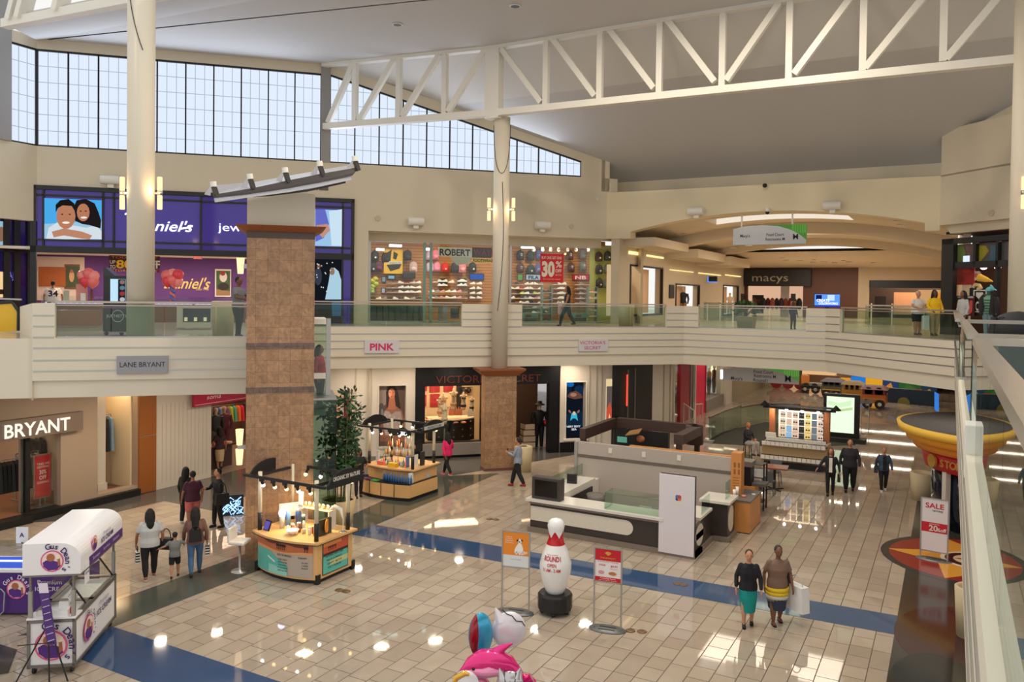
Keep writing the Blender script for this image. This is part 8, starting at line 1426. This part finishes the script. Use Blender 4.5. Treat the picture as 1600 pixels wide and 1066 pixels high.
person('bald man in a dark jacket and grey trousers sitting on the tall stool',q+Vector((0,0,.02)),1.68,math.radians(-20),(190,120,80),(28,30,40),(176,166,156),(60,50,46),None,0,0,[((.14,.06,.66),(.06,.16,.6)),((-.14,.06,.66),(-.06,.16,.6))],2,'trousers',1.1,True)
f=F45(23.9);p=f.P(sa(f,372,520),0,Z2);person('person in a grey tee and black trousers leaning at the left railing',p,1.7,toward(p,.9),SKIN[2],(120,122,126),(26,26,30),(40,40,44),DKH,0,.06,[((.13,.08,.66),(.1,.2,.63)),((-.13,.06,.66),(-.08,.18,.64))],1,'trousers',1.1)
f=F45(31.6);p=f.P(sa(f,886,505),0,Z2);a=math.radians(225)-.1;person('woman with dark hair in a dark top walking left past the sneaker shop',p,1.68,a,SKIN[1],(48,40,46),(34,44,66),(30,26,26),(26,20,22),.18,.17,None,0,'trousers',1.05);bag('pink and white paper bag hanging from the arm of the woman passing the sneaker shop',side_of(p,a,.2,.26,Z2+.5),.2,.1,.42,(226,170,176),a,'shopping_bag',.25)
def gz(u,v):q=at(u,v,z=Z2);return Vector((q.x,q.y,Z2))
p=gz(1418,523.5)+Vector((.3,.5,0));person('white haired woman in a white tee and dark shorts behind the railing',p,1.62,toward(p,.6),SKIN[0],(230,226,220),(30,34,48),(60,52,50),(206,190,160),0,.03,[((.13,.05,.66),(.04,.16,.6)),((-.14,.05,.66),(-.06,.16,.62))],1,'shorts',1.35)
p=gz(1446,525)+Vector((.25,.5,0));a=toward(p,.5);person('woman in a bright yellow top and beige trousers behind the railing',p,1.66,a,SKIN[3],(244,196,20),(176,156,120),(60,50,44),(30,24,24),.12,.03,[((.14,.03,.65),(.1,.12,.56)),((-.14,0,.64),(-.15,.04,.5))],2,'trousers',1.15);bag('pale plastic shopping bag hanging beside the woman in the yellow top',side_of(p,a,.34,.06,Z2+.22),.3,.14,.5,(206,220,216),a,'shopping_bag',.14)
p=gz(1488,530)+Vector((.3,.9,0));person('woman with long dark hair in a pale grey top in front of the fashion shop',p,1.62,toward(p,-.8),SKIN[2],(186,186,186),(30,30,34),(30,30,30),DKH,.22,.05)
p=Vector((at(1239,500,y=35.2).x,35.2,Z2));person('small figure in dark blue standing behind the railing below the arch',p,1.18,toward(p,2.6),SKIN[2],(36,40,62),(24,24,30),B_,(90,60,44),.1,.03)
p=U.P(sa(U,83,460,-2.0),-2.0,Z2);a=away(p);t=person('person in a white jersey numbered 34 seen from behind inside the jewellery shop',p,1.62,a,SKIN[1],(236,226,214),(60,50,60),B_,DKH,0,.03,None,1,'trousers',1.6);b=MB();b.text('34',Vector((0,-.2,1.0)),(1,0,0),(0,0,1),.24,.34,col((20,20,24)),0,.03);b.text('HENRY',Vector((0,-.19,1.29)),(1,0,0),(0,0,1),.04,.2,col((20,20,24)),0,.01);o=link_mesh('jersey_number',b,None);o.parent=t
# ---------- plates on the balcony fronts ----------
def plate(label,f,u0,v0,u1,v1,c,lines,tc,bold=0):
 t=thing('fascia_sign',label,'sign',f.px((u0+u1)/2,v1,.1));b=MB();panel(b,f,.085,u0,v0,u1,v1,c,.06);b.obj('plate',None,t);b=MB()
 for s,u,v,h,w in lines:ftext(b,f,.15,s,u,v,h,w,tc,bold)
 b.obj('lettering',None,t)
plate('grey plate with thin dark lettering on the left balcony front',L_,183,556.5,262.5,583,mat('plate_grey',(150,150,156),.4),[('LANE BRYANT',223,573.5,8,71)],col((30,30,36)))
plate('white plate with bold pink outlined letters on the balcony front',P_,569.5,531.5,623,551.5,mat('plate_white',(206,204,208),.4),[('PINK',597,547.5,11,38)],col((206,40,96)),.03)
plate('white plate with two lines of pink serif letters on the balcony front',P_,903.5,530.5,949,548.5,mat('plate_white',(206,204,208),.4),[("VICTORIA'S",926,538,5,40),('SECRET',926,546,5,26)],col((196,50,100)),.005)
for z0,z1,l in((402,428,'upper frosted lamp on the left face of the tiled pillar'),(676,728,'lower pair of frosted lamps on the left face of the tiled pillar')):
 f=Fr((PILF.o.x,PILF.o.y),45);a=PIL[0]-.16;zz=f.sz(376,(z0+z1)/2)[1];t=thing('pillar_sconce',l,'lamp',f.P(a,-.3,zz))
 for s in(0,1) if z1-z0>30 else(0,):MB().lathe([(.07,0),(.1,.4)],f.P(a,-.3,zz+(.05 if s else-.45 if z1-z0>30 else-.2)),14,glow('sconce_glass',(255,214,160),1.35)).obj('glass_shade',None,t)
 b=MB();b.fbox(f,a-.05,PIL[0],-.34,-.26,zz-.06,zz+.05,STEEL);b.obj('bracket',None,t)
# ---------- floor things ----------
for i,(u,v) in enumerate(((985,985.5),(1003,987),(530,922),(541,924),(765,811),(775,812),(1058,912),(1068,914),(1126,845),(1137,846))):
 w=('right of the red and white sign','beside the seaside printed cart','left of the white counter kiosk','in the blue band','right of the white board')[i//2];b=MB();b.lathe([(.1,0),(.09,.008),(.001,.009)],gp(u,v,.006),18,mat('bronze_disc',(128,96,62),.4,metal=.4));single('floor_outlet',b,None,'round bronze floor outlet of the pair '+w,'floor outlet','floor outlets '+w)
c=gp(867,957);s_=1.0;top_=at(868,809,y=c.y).z;k=top_-.42
t=thing('bowling_pin','giant white bowling pin with a red crown band on a round black base','bowling pin',c)
prof=[(.16,0),(.2,.06),(.27,.2),(.305,.34),(.3,.42),(.24,.56),(.16,.68),(.13,.76),(.15,.84),(.165,.9),(.14,.96),(.08,.99),(.001,1)]
PW=mat('pin_white',(240,238,236),.18,coat=.5);b=MB();b.lathe([(r*1.12,.42+z*k) for r,z in prof],c,32,PW);b.obj('pin_body',None,t)
b=MB();n=48;RED=mat('pin_red',(190,16,28),.25);rr=lambda z:1.125*([r0+(r1-r0)*(z-z0)/(z1-z0) for(r0,z0),(r1,z1) in zip(prof,prof[1:]) if z0<=z<=z1][0])
vs=[];Z=[.655,.7,.745,1]
for j in range(n):
 q=2*math.pi*j/n;zt=.742+.1*abs(((j/9.6)%1)-.5)*2
 for z in(.655,.685,.715,.74,zt):vs.append(c+Vector((rr(z)*math.cos(q),rr(z)*math.sin(q),.42+z*k)))
b.add(vs,[(j*5+i,((j+1)%n)*5+i,((j+1)%n)*5+i+1,j*5+i+1) for j in range(n) for i in range(4)],RED,True);b.obj('red_crown_band',None,t)
b=MB();D=math.atan2(-c.y,-c.x)
def wrap(s,z,h,w,off=0,bold=0):
 vs,fs,tw=glyphs(s,bold);out=[]
 for v in vs:zz=z+v.y*h/.73;q=D+(v.x/tw-.5)*w/.34+off;r=rr((zz-.42)/k)+.006;out.append(c+Vector((r*math.cos(q),r*math.sin(q),zz)))
 b.add(out,fs,RED)
wrap('ROUND1',.42+.475*k,.1,.42,-.25,.03);wrap('BOWLING & AMUSEMENT',.42+.545*k,.025,.3,-.25);wrap('OPEN',.42+.405*k,.07,.2,-.25,.02);wrap('11 AM - 2 AM',.42+.34*k,.07,.38,-.25,.02);b.obj('lettering',None,t)
b=MB();b.lathe([(.36,.1),(.37,.12),(.37,.4),(.34,.44),(.001,.45)],c,16,mat('black_tub',(24,24,26),.4),False);b.obj('base',None,t)
for q in range(5):b=MB();b.ell(c+Vector((.28*math.cos(q*1.257),.28*math.sin(q*1.257),.05)),(.05,.05,.05),10,6,BLACKM);b.obj('caster',None,t)
def floorsign(label,f,u0,v0,u1,v1,vb,mk,ub):
 a0,a1,z0,z1=quadpx(f,0,u0,v0,u1,v1);t=thing('poster_stand',label,'sign',f.P((a0+a1)/2,0,0));b=MB()
 for a in(a0,a1):b.fbox(f,a-.015,a+.015,-.015,.015,.03,z1,STEEL)
 for z in(z0,z1):b.fbox(f,a0,a1,-.015,.015,z-.015,z+.015,STEEL)
 b.obj('frame',None,t);b=MB();m_=f.P((a0+a1)/2,0,0);b.lathe([(.5,0),(.5,.025),(.001,.03)],m_,28,mat('stand_grey',(120,122,122),.4,metal=.4),True,(a1-a0)*1.35,.42,f.ang);b.obj('oval_base',None,t)
 b=MB();
 for d in(-.07,.07):b.fbox(f,(a0+a1)/2-.17,(a0+a1)/2+.17,d-.015,d+.015,.028,.033,BLACKM)
 b.obj('base_slot',None,t);mk(t,f,a0+.015,a1-.015,z0+.015,z1-.015);return t
def dogsheet(t,f,a0,a1,z0,z1):
 zm=z0+(z1-z0)*.33;W_=a1-a0;H=z1-z0;b=MB();b.fbox(f,a0,a1,-.005,.005,z0,zm,col((222,224,228),.4));b.fbox(f,a0,a1,-.005,.006,zm,z1,col((236,140,40),.4));b.obj('sheet',None,t)
 b=MB();P=lambda x,y:f.P(a0+W_*x,.009,z0+H*y);WH=col((244,240,234));BK=col((40,32,28));b.poly([P(*p) for p in((.45,.4),(.78,.4),(.78,.55),(.72,.68),(.62,.72),(.52,.6),(.45,.5))],WH);b.poly([P(.64+.1*math.cos(q),.76+.06*math.sin(q)) for q in(k*.5 for k in range(12))],WH);b.poly([f.P(a0+W_*x,.012,z0+H*y) for x,y in((.52,.78),(.56,.8),(.6,.83),(.6,.75),(.54,.73))],BK);b.poly([f.P(a0+W_*x,.012,z0+H*y) for x,y in((.7,.82),(.76,.8),(.76,.74),(.71,.76))],BK);b.poly([f.P(a0+W_*(.64+.03*math.cos(q)),.013,z0+H*(.735+.018*math.sin(q))) for q in(k*.6 for k in range(10))],BK)
 for x in(.5,.62,.72):b.poly([P(x,.36),P(x+.06,.36),P(x+.06,.45),P(x,.45)],WH)
 b.obj('dog_print',None,t);b=MB()
 for k,s in enumerate(('NEW','FURRY','FRIEND','ARRIVALS')):b.text(s,P(.24,.84-.055*k),f.t,(0,0,1),.03*H/1.0,W_*(.18+.02*len(s)),WH)
 b.text('@5',P(.84,.4),f.t,(0,0,1),.05,W_*.2,WH,0,.02);b.text('more inside',P(.5,z0*0+.2),f.t,(0,0,1),.025,W_*.4,col((150,150,156)));b.obj('lettering',None,t)
q0,q1=gp(785,955),gp(825,960);f=Fr(q0 .xy,math.degrees(math.atan2(q1 .y-q0 .y,q1 .x-q0 .x)));floorsign('silver poster stand with an orange dog poster left of the giant bowling pin',f,785.5,829,827,889,955,dogsheet,0)
def jewel(t,f,a0,a1,z0,z1):
 W_=a1-a0;H=z1-z0;P=lambda x,y,d=.012:f.P(a0+W_*x,d,z0+H*y);RD=col((200,20,40),.4);b=MB();b.fbox(f,a0,a1,-.005,.005,z0,z1,col((236,228,226),.4));b.fbox(f,a0,a1,.005,.008,z0+H*.64,z1,RD);b.fbox(f,a0,a1,.005,.008,z0,z0+H*.13,RD);b.obj('sheet',None,t);b=MB();G=col((226,170,60));WH=col((250,240,236))
 for k in range(5):q=math.pi*(.15+.175*k);b.poly([P(.5,.8),P(.5+.13*math.cos(q)-.03,.86+.07*math.sin(q)),P(.5+.13*math.cos(q)+.03,.86+.07*math.sin(q))],G)
 b.poly([P(.68+.16*math.cos(q),.26+.055*math.sin(q)) for q in(k*.5 for k in range(13))],col((190,120,60)));b.poly([P(.24+.12*math.cos(q),.27+.06*math.sin(q)) for q in(k*.5 for k in range(13))],col((216,150,156)));b.obj('emblem',None,t);b=MB()
 for s,x,y,h,w,c in(('THE JEWELRY',.5,.71,.045,.62,G),('Free Jewelry Cleaning',.5,.6,.03,.8,RD),('FREE',.28,.48,.05,.26,RD),('$9.99',.74,.46,.06,.26,RD),('Battery',.74,.4,.02,.3,RD),('Coming Soon',.5,.08,.04,.6,WH),('ask inside for details',.5,.03,.022,.7,WH)):b.text(s,P(x,y,.015),f.t,(0,0,1),H*h,W_*w,c,0,.008)
 b.obj('lettering',None,t)
q0,q1=gp(922,980),gp(972,988);f=Fr(q0 .xy,math.degrees(math.atan2(q1 .y-q0 .y,q1 .x-q0 .x)));floorsign('silver poster stand with a red and white jewelry poster right of the giant bowling pin',f,929.5,855,971,913,980,jewel,0)
def sale(t,f,a0,a1,z0,z1):
 W_=a1-a0;H=z1-z0;P=lambda x,y,d=.012:f.P(a0+W_*x,d,z0+H*y);RD=col((196,24,44),.4);b=MB();b.fbox(f,a0,a1,-.005,.005,z0,z1,col((226,218,218),.4));b.fbox(f,a0,a1,.005,.008,z0+H*.36,z0+H*.55,RD);b.obj('sheet',None,t);b=MB()
 for s,x,y,h,w,c in(('SALE',.5,.83,.1,.72,RD),('Let it shop',.62,.77,.04,.4,col((60,60,60))),('20',.46,.39,.11,.34,WHITE),('%off',.78,.39,.07,.36,WHITE),('SAVE AN EXTRA',.5,.51,.02,.4,WHITE)):b.text(s,P(x,y),f.t,(0,0,1),H*h,W_*w,c,0,.02)
 b.obj('lettering',None,t)
q0,q1=gp(1440,872),gp(1482,880);f=Fr(q0 .xy,math.degrees(math.atan2(q1 .y-q0 .y,q1 .x-q0 .x)));floorsign('tall white sale sign with a red 20 percent off band on the star medallion',f,1440,777,1480.5,866,872,sale,0)
for u,v,h,r,l in((1442,781,.92,.42,'cream round waste bin beside the toy shop canopy'),(1516,995,1.0,.3,'tall cream planter half hidden under the near balcony')):c=gp(u,v);t=thing('round_bin',l,'bin',c);b=MB();b.lathe([(r*.84,0),(r,h),(r*.9,h+.02),(r*.75,h),(r*.7,h-.15)],c,28,mat('bin_cream',(206,188,150),.5));b.obj('bin_body',None,t);b=MB();b.lathe([(r*.76,h-.1),(.001,h-.12)],c,20,BLACKM);b.obj('bin_opening',None,t)
f=F45(31.5);c=f.P(sa(f,978,505),0,Z2);t=thing('round_bin','cream round bin on the walkway between the sneaker shop and the corridor','bin',c);MB().lathe([(.3,0),(.36,.95),(.3,.97)],c,24,mat('bin_cream',(206,188,150),.5)).obj('bin_body',None,t);MB().lathe([(.31,.965),(.001,.975)],c,20,BLACKM).obj('bin_opening',None,t)
c=gp(806,738)+Vector((.15,.3,0));t=thing('round_bin','cream round bin with a dark opening beside the short tiled pier','bin',c);MB().lathe([(.3,0),(.36,.95),(.3,.97)],c,24,mat('bin_cream',(206,188,150),.5)).obj('bin_body',None,t);MB().lathe([(.31,.965),(.001,.975)],c,20,BLACKM).obj('bin_opening',None,t)
# ---------- toy shop canopy ----------
c=Vector((1.85,28.2,0));t=thing('toy_shop_canopy','round tiered yellow and orange canopy with a grey top over the toy shop','canopy',c)
for r,z0,z1,cc,n in((3.3,2.76,3.0,(244,196,74),'yellow_tier'),(3.08,2.53,2.77,(240,164,44),'orange_tier'),(2.86,2.28,2.54,(224,138,40),'dark_orange_tier')):b=MB();b.lathe([(r-.25,z0),(r-.06,z0),(r,z1),(r-.1,z1)],c,56,col(cc,.5));b.obj(n,None,t)
b=MB();b.lathe([(3.19,3.005),(.001,3.02)],c,56,mat('canopy_grey',(116,112,108),.8,noise=.05));b.obj('grey_top',None,t)
b=MB();b.lathe([(2.5,1.72),(2.62,2.3)],c,56,mat('sign_red',(196,26,32),.4));b.obj('red_sign_drum',None,t);b=MB()
for i,ch in enumerate('STORE'):q=math.radians(220.5+4.4*i);r=2.6;X=Vector((-math.sin(q),math.cos(q),0));b.text(ch,c+Vector((r*math.cos(q),r*math.sin(q),1.9)),X,(0,0,1),.22,None,mat('gold_letter',(196,150,70),.35,metal=.4),.03,.03)
b.obj('lettering',None,t);b=MB();b.tube([c+Vector((2.6*math.cos(3.69),2.6*math.sin(3.69),2.0)),c+Vector((2.67*math.cos(3.69),2.67*math.sin(3.69),2.0))],.2,18,mat('gold_letter',(196,150,70),.35,metal=.4));b.obj('gold_rosette',None,t)
b=MB();b.lathe([(2.3,0),(2.3,1.8)],c,40,mat('toy_shop_glass',(26,32,44),.1));b.obj('dark_glass_drum',None,t);b=MB();q=3.83;b.cbox(c+Vector((2.42*math.cos(q),2.42*math.sin(q),0)),.16,.16,1.75,q,OFFW);b.obj('white_pillar',None,t);b=MB();b.cbox(c+Vector((2.32*math.cos(4.3),2.32*math.sin(4.3),.4)),.05,.5,1.0,4.3,col((50,60,140),.4));b.obj('blue_window_poster',None,t)
# ---------- near right balcony ----------
b=MB();b.box(.13,.2,1.2,28.6,4.4,5.5,CREAM);b.box(.2,.25,1.2,28,5.49,5.53,WHITE);b.box(.25,.42,1.2,28,5.49,5.5,col((150,152,148),.5));o=struct('balcony_wall',b,label='near right cream balcony front seen steeply from above',cat='balcony wall');tr=MB()
for z in(5.25,4.98,4.7):tr.box(.118,.13,1.2,28.4,z-.018,z+.018,STEEL)
struct('trim',tr,parent=o)
def nearrail(label,x0,y0,y1,far,back=False):
 t=thing('glass_railing',label,'railing',(x0,y0,Z2));w=.085;b=MB();b.box(x0,x0+w,y0,y1,RT-.055,RT,RAILM);e=y1 if far else y0;b.box(x0+w,5,e-w,e,RT-.055,RT,RAILM)
 if back:b.box(x0+w,5,y1-w,y1,RT-.055,RT,RAILM)
 b.obj('handrail',None,t);n=max(2,round((y1-y0)/1.15));s=(y1-y0)/n
 for k in range(n):MB().box(x0+.035,x0+.047,y0+k*s+.008,y0+(k+1)*s-.008,5.5,RT-.055,RAILGL).obj('glass_panel',None,t)
 for k in range(3):MB().box(x0+.09+k*1.6,x0+1.67+k*1.6,e-.05,e-.038,5.5,RT-.055,RAILGL).obj('glass_panel',None,t)
nearrail('nearest glass railing at the right edge running towards the camera',.15,1.2,7.15,True);nearrail('second glass railing corner at the right just beyond the nearest one',.13,8.1,14.2,False,True);railing('far glass railing strip along the right balcony before the fashion shop',Fr((.17,0),90),14.6,28,6)
b=MB();b.box(.12,.32,7.5,7.8,5.3,5.74,WHITE);single('white_post_block',b,None,'short white post block between the two near right railings','post',bev=.01)
b=MB();b.box(.4,5,9,13.6,Z2,5.5,mat('dark_opening',(40,46,46),.3));struct('floor_opening',b,label='dark floor inside the railing rectangle at the right',cat='floor')
for k,(x,y) in enumerate(((.95,15.2),(2.0,15.4))):b=MB();random.seed(k);b.ell((x,y,6.28),(.42,.3,.32),18,10,col((24,24,28),.7));[b.tube([(x-.36+.12*i,y-.26+.04*abs(i-3),6.1),(x-.34+.11*i,y-.12,6.5)],.05,7,col((30,30,34),.6)) for i in range(6)];b.cbox((x,y,Z2),.5,.4,.7,0,col((24,24,28),.7));single('padded_jacket',b,None,('larger','smaller right')[k]+' black padded jacket heaped behind the right railing','jacket')
# ---------- lift and bamboo ----------
f=F45(22.1);a0=PIL[1]-.1;a1=sa(f,516.5,560);t=thing('glass_lift','glass lift with a steel post behind the tiled pillar','lift',f.P(a1-.6,-.6,0));zt=f.sz(514,498)[1];MB().fbox(f,a1-.12,a1,-.12,0,f.sz(514,618)[1],zt,STEEL).obj('steel_post',None,t);zf=f.sz(503,640)[1];b=MB();b.fbox(f,a1-1.6,a1-.12,-1.4,0,zf-.15,zf,WHITE);b.fbox(f,a1-1.6,a1-.1,-.04,0,f.sz(500,592)[1],f.sz(500,583)[1],WHITE);b.fbox(f,a1-1.6,a1-.1,-1.4,0,zf+2.3,zf+2.45,WHITE);b.obj('lift_car',None,t);MB().fbox(f,a1-1.6,a1-.1,-.03,-.02,zf,zt,RAILGL).obj('car_glass',None,t)
g=Fr(f.P(0,.5,0).xy,45);a2=sa(g,526,640);b=MB();b.fbox(g,a0-.4,a2,-.03,0,.1,g.sz(515,625)[1],glass('green_glass',(190,214,202),1.));b.fbox(g,a2-.03,a2,-1.8,0,.1,g.sz(515,625)[1],glass('green_glass',(190,214,202),1.));b.obj('shaft_glass',None,t);b=MB();b.fbox(g,a0-.4,a2,-1.8,.03,g.sz(515,625)[1],g.sz(515,622)[1],STEEL);b.obj('shaft_rim',None,t)
p=f.P(sa(f,503,600)-.05,-.5,zf);person('person in a red top riding in the glass lift beside the tiled pillar',p,1.72,toward(p,1.2),SKIN[1],(190,22,34),(34,32,36),B_,DKH,.1,.03,None,2,'trousers',1.15)
c=gp(516,836)+Vector((.0,.35,0));t=round_planter('cream round planter of tall bamboo between the pillar and the seaside cart',c,.32,.48,.95,mat('planter_sand',(206,178,132),.55,noise=.02));b=MB();st=MB();random.seed(21)
for k in range(16):
 a=random.uniform(0,6.28);r=random.uniform(.05,.32);p=c+Vector((r*math.cos(a),r*math.sin(a),.9));q=p+Vector((r*.5*math.cos(a),r*.5*math.sin(a),random.uniform(1.5,3.0)));st.tube([p,(p+q)/2,q],[.016,.013,.006],5,mat('bamboo_stem',(96,110,60),.5))
 for m in range(3):leaves(b,p+(q-p)*(.4+.3*m),(.2,.2,.28),30,.17,LEAF[(k+m)%2],-.25)
st.obj('stems',None,t);b.obj('foliage',None,t)
# ---------- foil balloons ----------
def foil(u,v,z):return at(u,v,z=z)
FO=lambda n,c,m=.35:mat(n,c,.16,metal=m,coat=.6)
BG='foil balloons of the bunch at the lower edge'
def pillow(p,rx,rz_,c,name,R=None):b=MB();b.ell(p,(rx,rx*.45,rz_),22,14,c,R);return b
Rm=lambda a,b_:Matrix.Rotation(a,3,'Z')@Matrix.Rotation(b_,3,'Y')
ya=_yaw;p=foil(751,992,1.75);t=thing('foil_balloon','blue and red oval foil balloon at the top left of the balloon bunch','balloon',p,0);pillow(p,.2,.33,FO('foil_blue',(50,170,214)),'',Rm(ya+.5,-.06)).obj('foil_body',None,t);pillow(p-_rt*.035-_fw*.0,.185,.32,FO('foil_red',(150,22,34)),'',Rm(ya+.9,-.06)).obj('red_side',None,t)
p=foil(795,993,1.75)+_fw*.2;t=thing('foil_balloon','white foil balloon with a pointed top and thin black line behind the dolphin','balloon',p);b=pillow(p,.26,.28,FO('foil_white',(232,226,230),.1),'',Rm(ya,.3));[b.tube([p+_rt*x+_up*.14,p+_rt*(x*1.25-.05)+_up*.33],[.1,.01],9,FO('foil_white',(232,226,230),.1)) for x in(-.12,)];b.obj('foil_body',None,t);b=MB();b.tube([p-_fw*d+_rt*x+_up*y for x,y,d in((-.1,.31,.02),(-.03,.26,.06),(.05,.235,.07),(.11,.17,.1),(.2,.15,.07),(.24,.08,.06))],.007,5,BLACKM);b.obj('outline_print',None,t)
p=foil(765,1036,1.5)-_fw*.15;t=thing('foil_balloon','hot pink dolphin shaped foil balloon in the balloon bunch','balloon',p);FP=FO('foil_pink',(236,30,130));P=lambda x,y,d=0:p+_rt*x+_up*y-_fw*d;b=MB();b.tube([P(-.42,-.05),P(-.36,-.03),P(-.26,.04),P(-.1,.1),P(.1,.1),P(.28,.04),P(.42,-.08),P(.5,-.2)],[.01,.05,.11,.16,.16,.12,.06,.02],16,FP);b.tube([P(.1,.2),P(.2,.28),P(.33,.34)],[.09,.05,.01],9,FP);b.tube([P(.5,-.2),P(.6,-.14)],[.03,.07],8,FP);b.tube([P(.5,-.2),P(.52,-.34)],[.03,.07],8,FP);b.obj('foil_body',None,t);b=MB();b.tube([P(-.36,-.05,.03),P(-.2,-.03,.07),P(0,.0,.09),P(.2,-.02,.07)],[.03,.08,.1,.06],12,FO('foil_pale_pink',(244,150,190)));b.obj('pale_belly',None,t);b=MB();b.ell(P(-.22,.03,.12),(.025,.02,.025),8,6,BLACKM);b.obj('eye_print',None,t)
p=foil(797,1052,1.35)-_fw*.3;t=thing('foil_balloon','silver striped cat shaped foil balloon at the lower right of the bunch','balloon',p);FS=FO('foil_silver',(196,192,194),.7);P=lambda x,y,d=0:p+_rt*x+_up*y-_fw*d;b=pillow(p,.19,.17,FS,'',Rm(ya,0));[b.tube([P(x*.7,.08),P(x,.21)],[.08,.005],8,FS) for x in(-.15,.15)];b.obj('foil_body',None,t);b=MB();[b.ell(P(x,-.06,.085),(.045,.01,.04),10,6,col((40,22,34))) for x in(-.08,.09)];[b.tube([P(x,.16,.03),P(x*.8,.03,.085)],.009,5,col((110,104,104))) for x in(-.08,0,.08)];b.obj('face_print',None,t)
p=foil(728,1062,1.35)-_fw*.2;t=thing('foil_balloon','white foil balloon with a gold edge at the lower left of the bunch','balloon',p);P=lambda x,y,d=0:p+_rt*x+_up*y-_fw*d;pillow(p,.2,.22,FO('foil_white',(232,226,230),.1),'',Rm(ya,.1)).obj('foil_body',None,t);b=MB();b.tube([P(-.16,.02,.04),P(-.12,.14,.05),P(0,.2,.05),P(.06,.18,.05)],[.03,.045,.04,.02],8,FO('foil_gold',(226,176,60),.6));b.obj('gold_edge',None,t);b=MB();b.ell(P(.08,.06,.1),(.04,.012,.035),10,6,BLACKM);b.obj('eye_print',None,t)
for u,v,c,l in((825,1065,'foil_pink','small pink fin shaped foil balloon at the right of the bunch'),(752,1066,'foil_pale_pink','pale pink foil balloon below the dolphin')):p=foil(u,v,1.25);pillow_=MB();pillow_.ell(p,(.14,.08,.09),14,9,_mats[c],Rm(ya,.5));single('foil_balloon',pillow_,None,l,'balloon')
p=foil(765,1080,1.2);b=MB();[b.tube([foil(u,v,1.5),Vector((p.x,p.y,.1))],.004,4,WHITE) for u,v in((752,1030),(795,1030),(770,1060))];b.cbox((p.x,p.y,0),.2,.2,.12,0,col((120,60,140)));single('balloon_weight',b,None,'purple weight with the strings of the balloon bunch','weight')
# ---------- ceiling fittings and escalator ----------
for u,v,z in((621,38,16.24),(805,9,16.24)):b=MB();b.lathe([(.17,-.03),(.2,0)],at(u,v,z=z),16,WHITE);b.disc(at(u,v,z=z)-Vector((0,0,.031)),.15,16,BLACKM);single('ceiling_downlight',b,None,'dark recessed downlight in the flat ceiling, '+('left one' if u<700 else 'one nearest the top edge'),'light')
for u,v,l in((1146,155,'large dark recessed downlight in the sloping ceiling below the truss'),(1443,177,'small downlight at the right of the sloping ceiling'),(965,215,'small downlight at the left of the sloping ceiling'),(1183,221,'small downlight low in the middle of the sloping ceiling')):
 r=ray(u,v);y=30
 for _ in range(20):t_=(rs(y)-EYE)/r.z;y=r.y*t_
 p=Vector((r.x*t_,y,rs(y)-.03));b=MB();b.lathe([(.13,-.05),(.17,.03)],p,14,BLACKM if 'large' in l else STEEL);single('ceiling_downlight',b,None,l,'light')
t=thing('escalator','white sided escalator end with yellow glass at the left edge','escalator',e1);q=e1+Vector((-2.2,-1.0,0));b=MB();n_=Vector((-.5,1,0));b.prism([e1+Vector((0,0,3.7)),q+Vector((0,0,3.0)),q+Vector((0,0,5.2)),e1+Vector((-.55,-.25,5.5)),e1+Vector((0,0,5.5))],n_,CREAM);b.obj('white_flank',None,t);b=MB();b.prism([e1+Vector((-.1,.0,5.55)),q+Vector((0,0,5.25)),q+Vector((0,0,6.2)),e1+Vector((-.25,-.1,6.35)),e1+Vector((-.1,0,6.1))],n_*.04,mat('yellow_glass',(226,180,30),.15));b.obj('yellow_glass',None,t);b=MB();b.tube([q+Vector((0,0,6.22)),e1+Vector((-.22,-.1,6.38)),e1+Vector((-.06,0,6.1)),e1+Vector((-.08,0,5.55))],.045,8,BLACKM);b.tube([q+Vector((.2,0,6.5)),e1+Vector((0,.05,6.45))],.03,7,STEEL);b.obj('handrail',None,t)
# ---------- light ----------
w=bpy.data.worlds.new('world');scn.world=w;w.use_nodes=True
w.node_tree.nodes['Background'].inputs['Color'].default_value=rgb((250,248,244));w.node_tree.nodes['Background'].inputs['Strength'].default_value=.85
for x,y,s in((-13,19,300),(-9,22,300),(-4,23,300),(-10,14,300),(-4,14,300),(-16,16,300)):area('ceiling_lamp',(x,y,16.1),.5,.5,s,(255,240,218))
for a,z,sx,sy,p_ in((-4,14,10,3.2,230),(7,13.4,10,1.8,140)):area('clerestory_daylight',U.P(a,.25,z),sx,sy,p_,(222,234,255),(math.radians(-90),0,math.radians(45)))
scn.view_settings.view_transform='Standard';scn.view_settings.look='None';scn.view_settings.gamma=1;scn.view_settings.use_curve_mapping=False
scn.view_settings.exposure=.25
scn.cycles.use_denoising=True;scn.cycles.max_bounces=8;scn.cycles.transparent_max_bounces=16;scn.cycles.sample_clamp_indirect=6
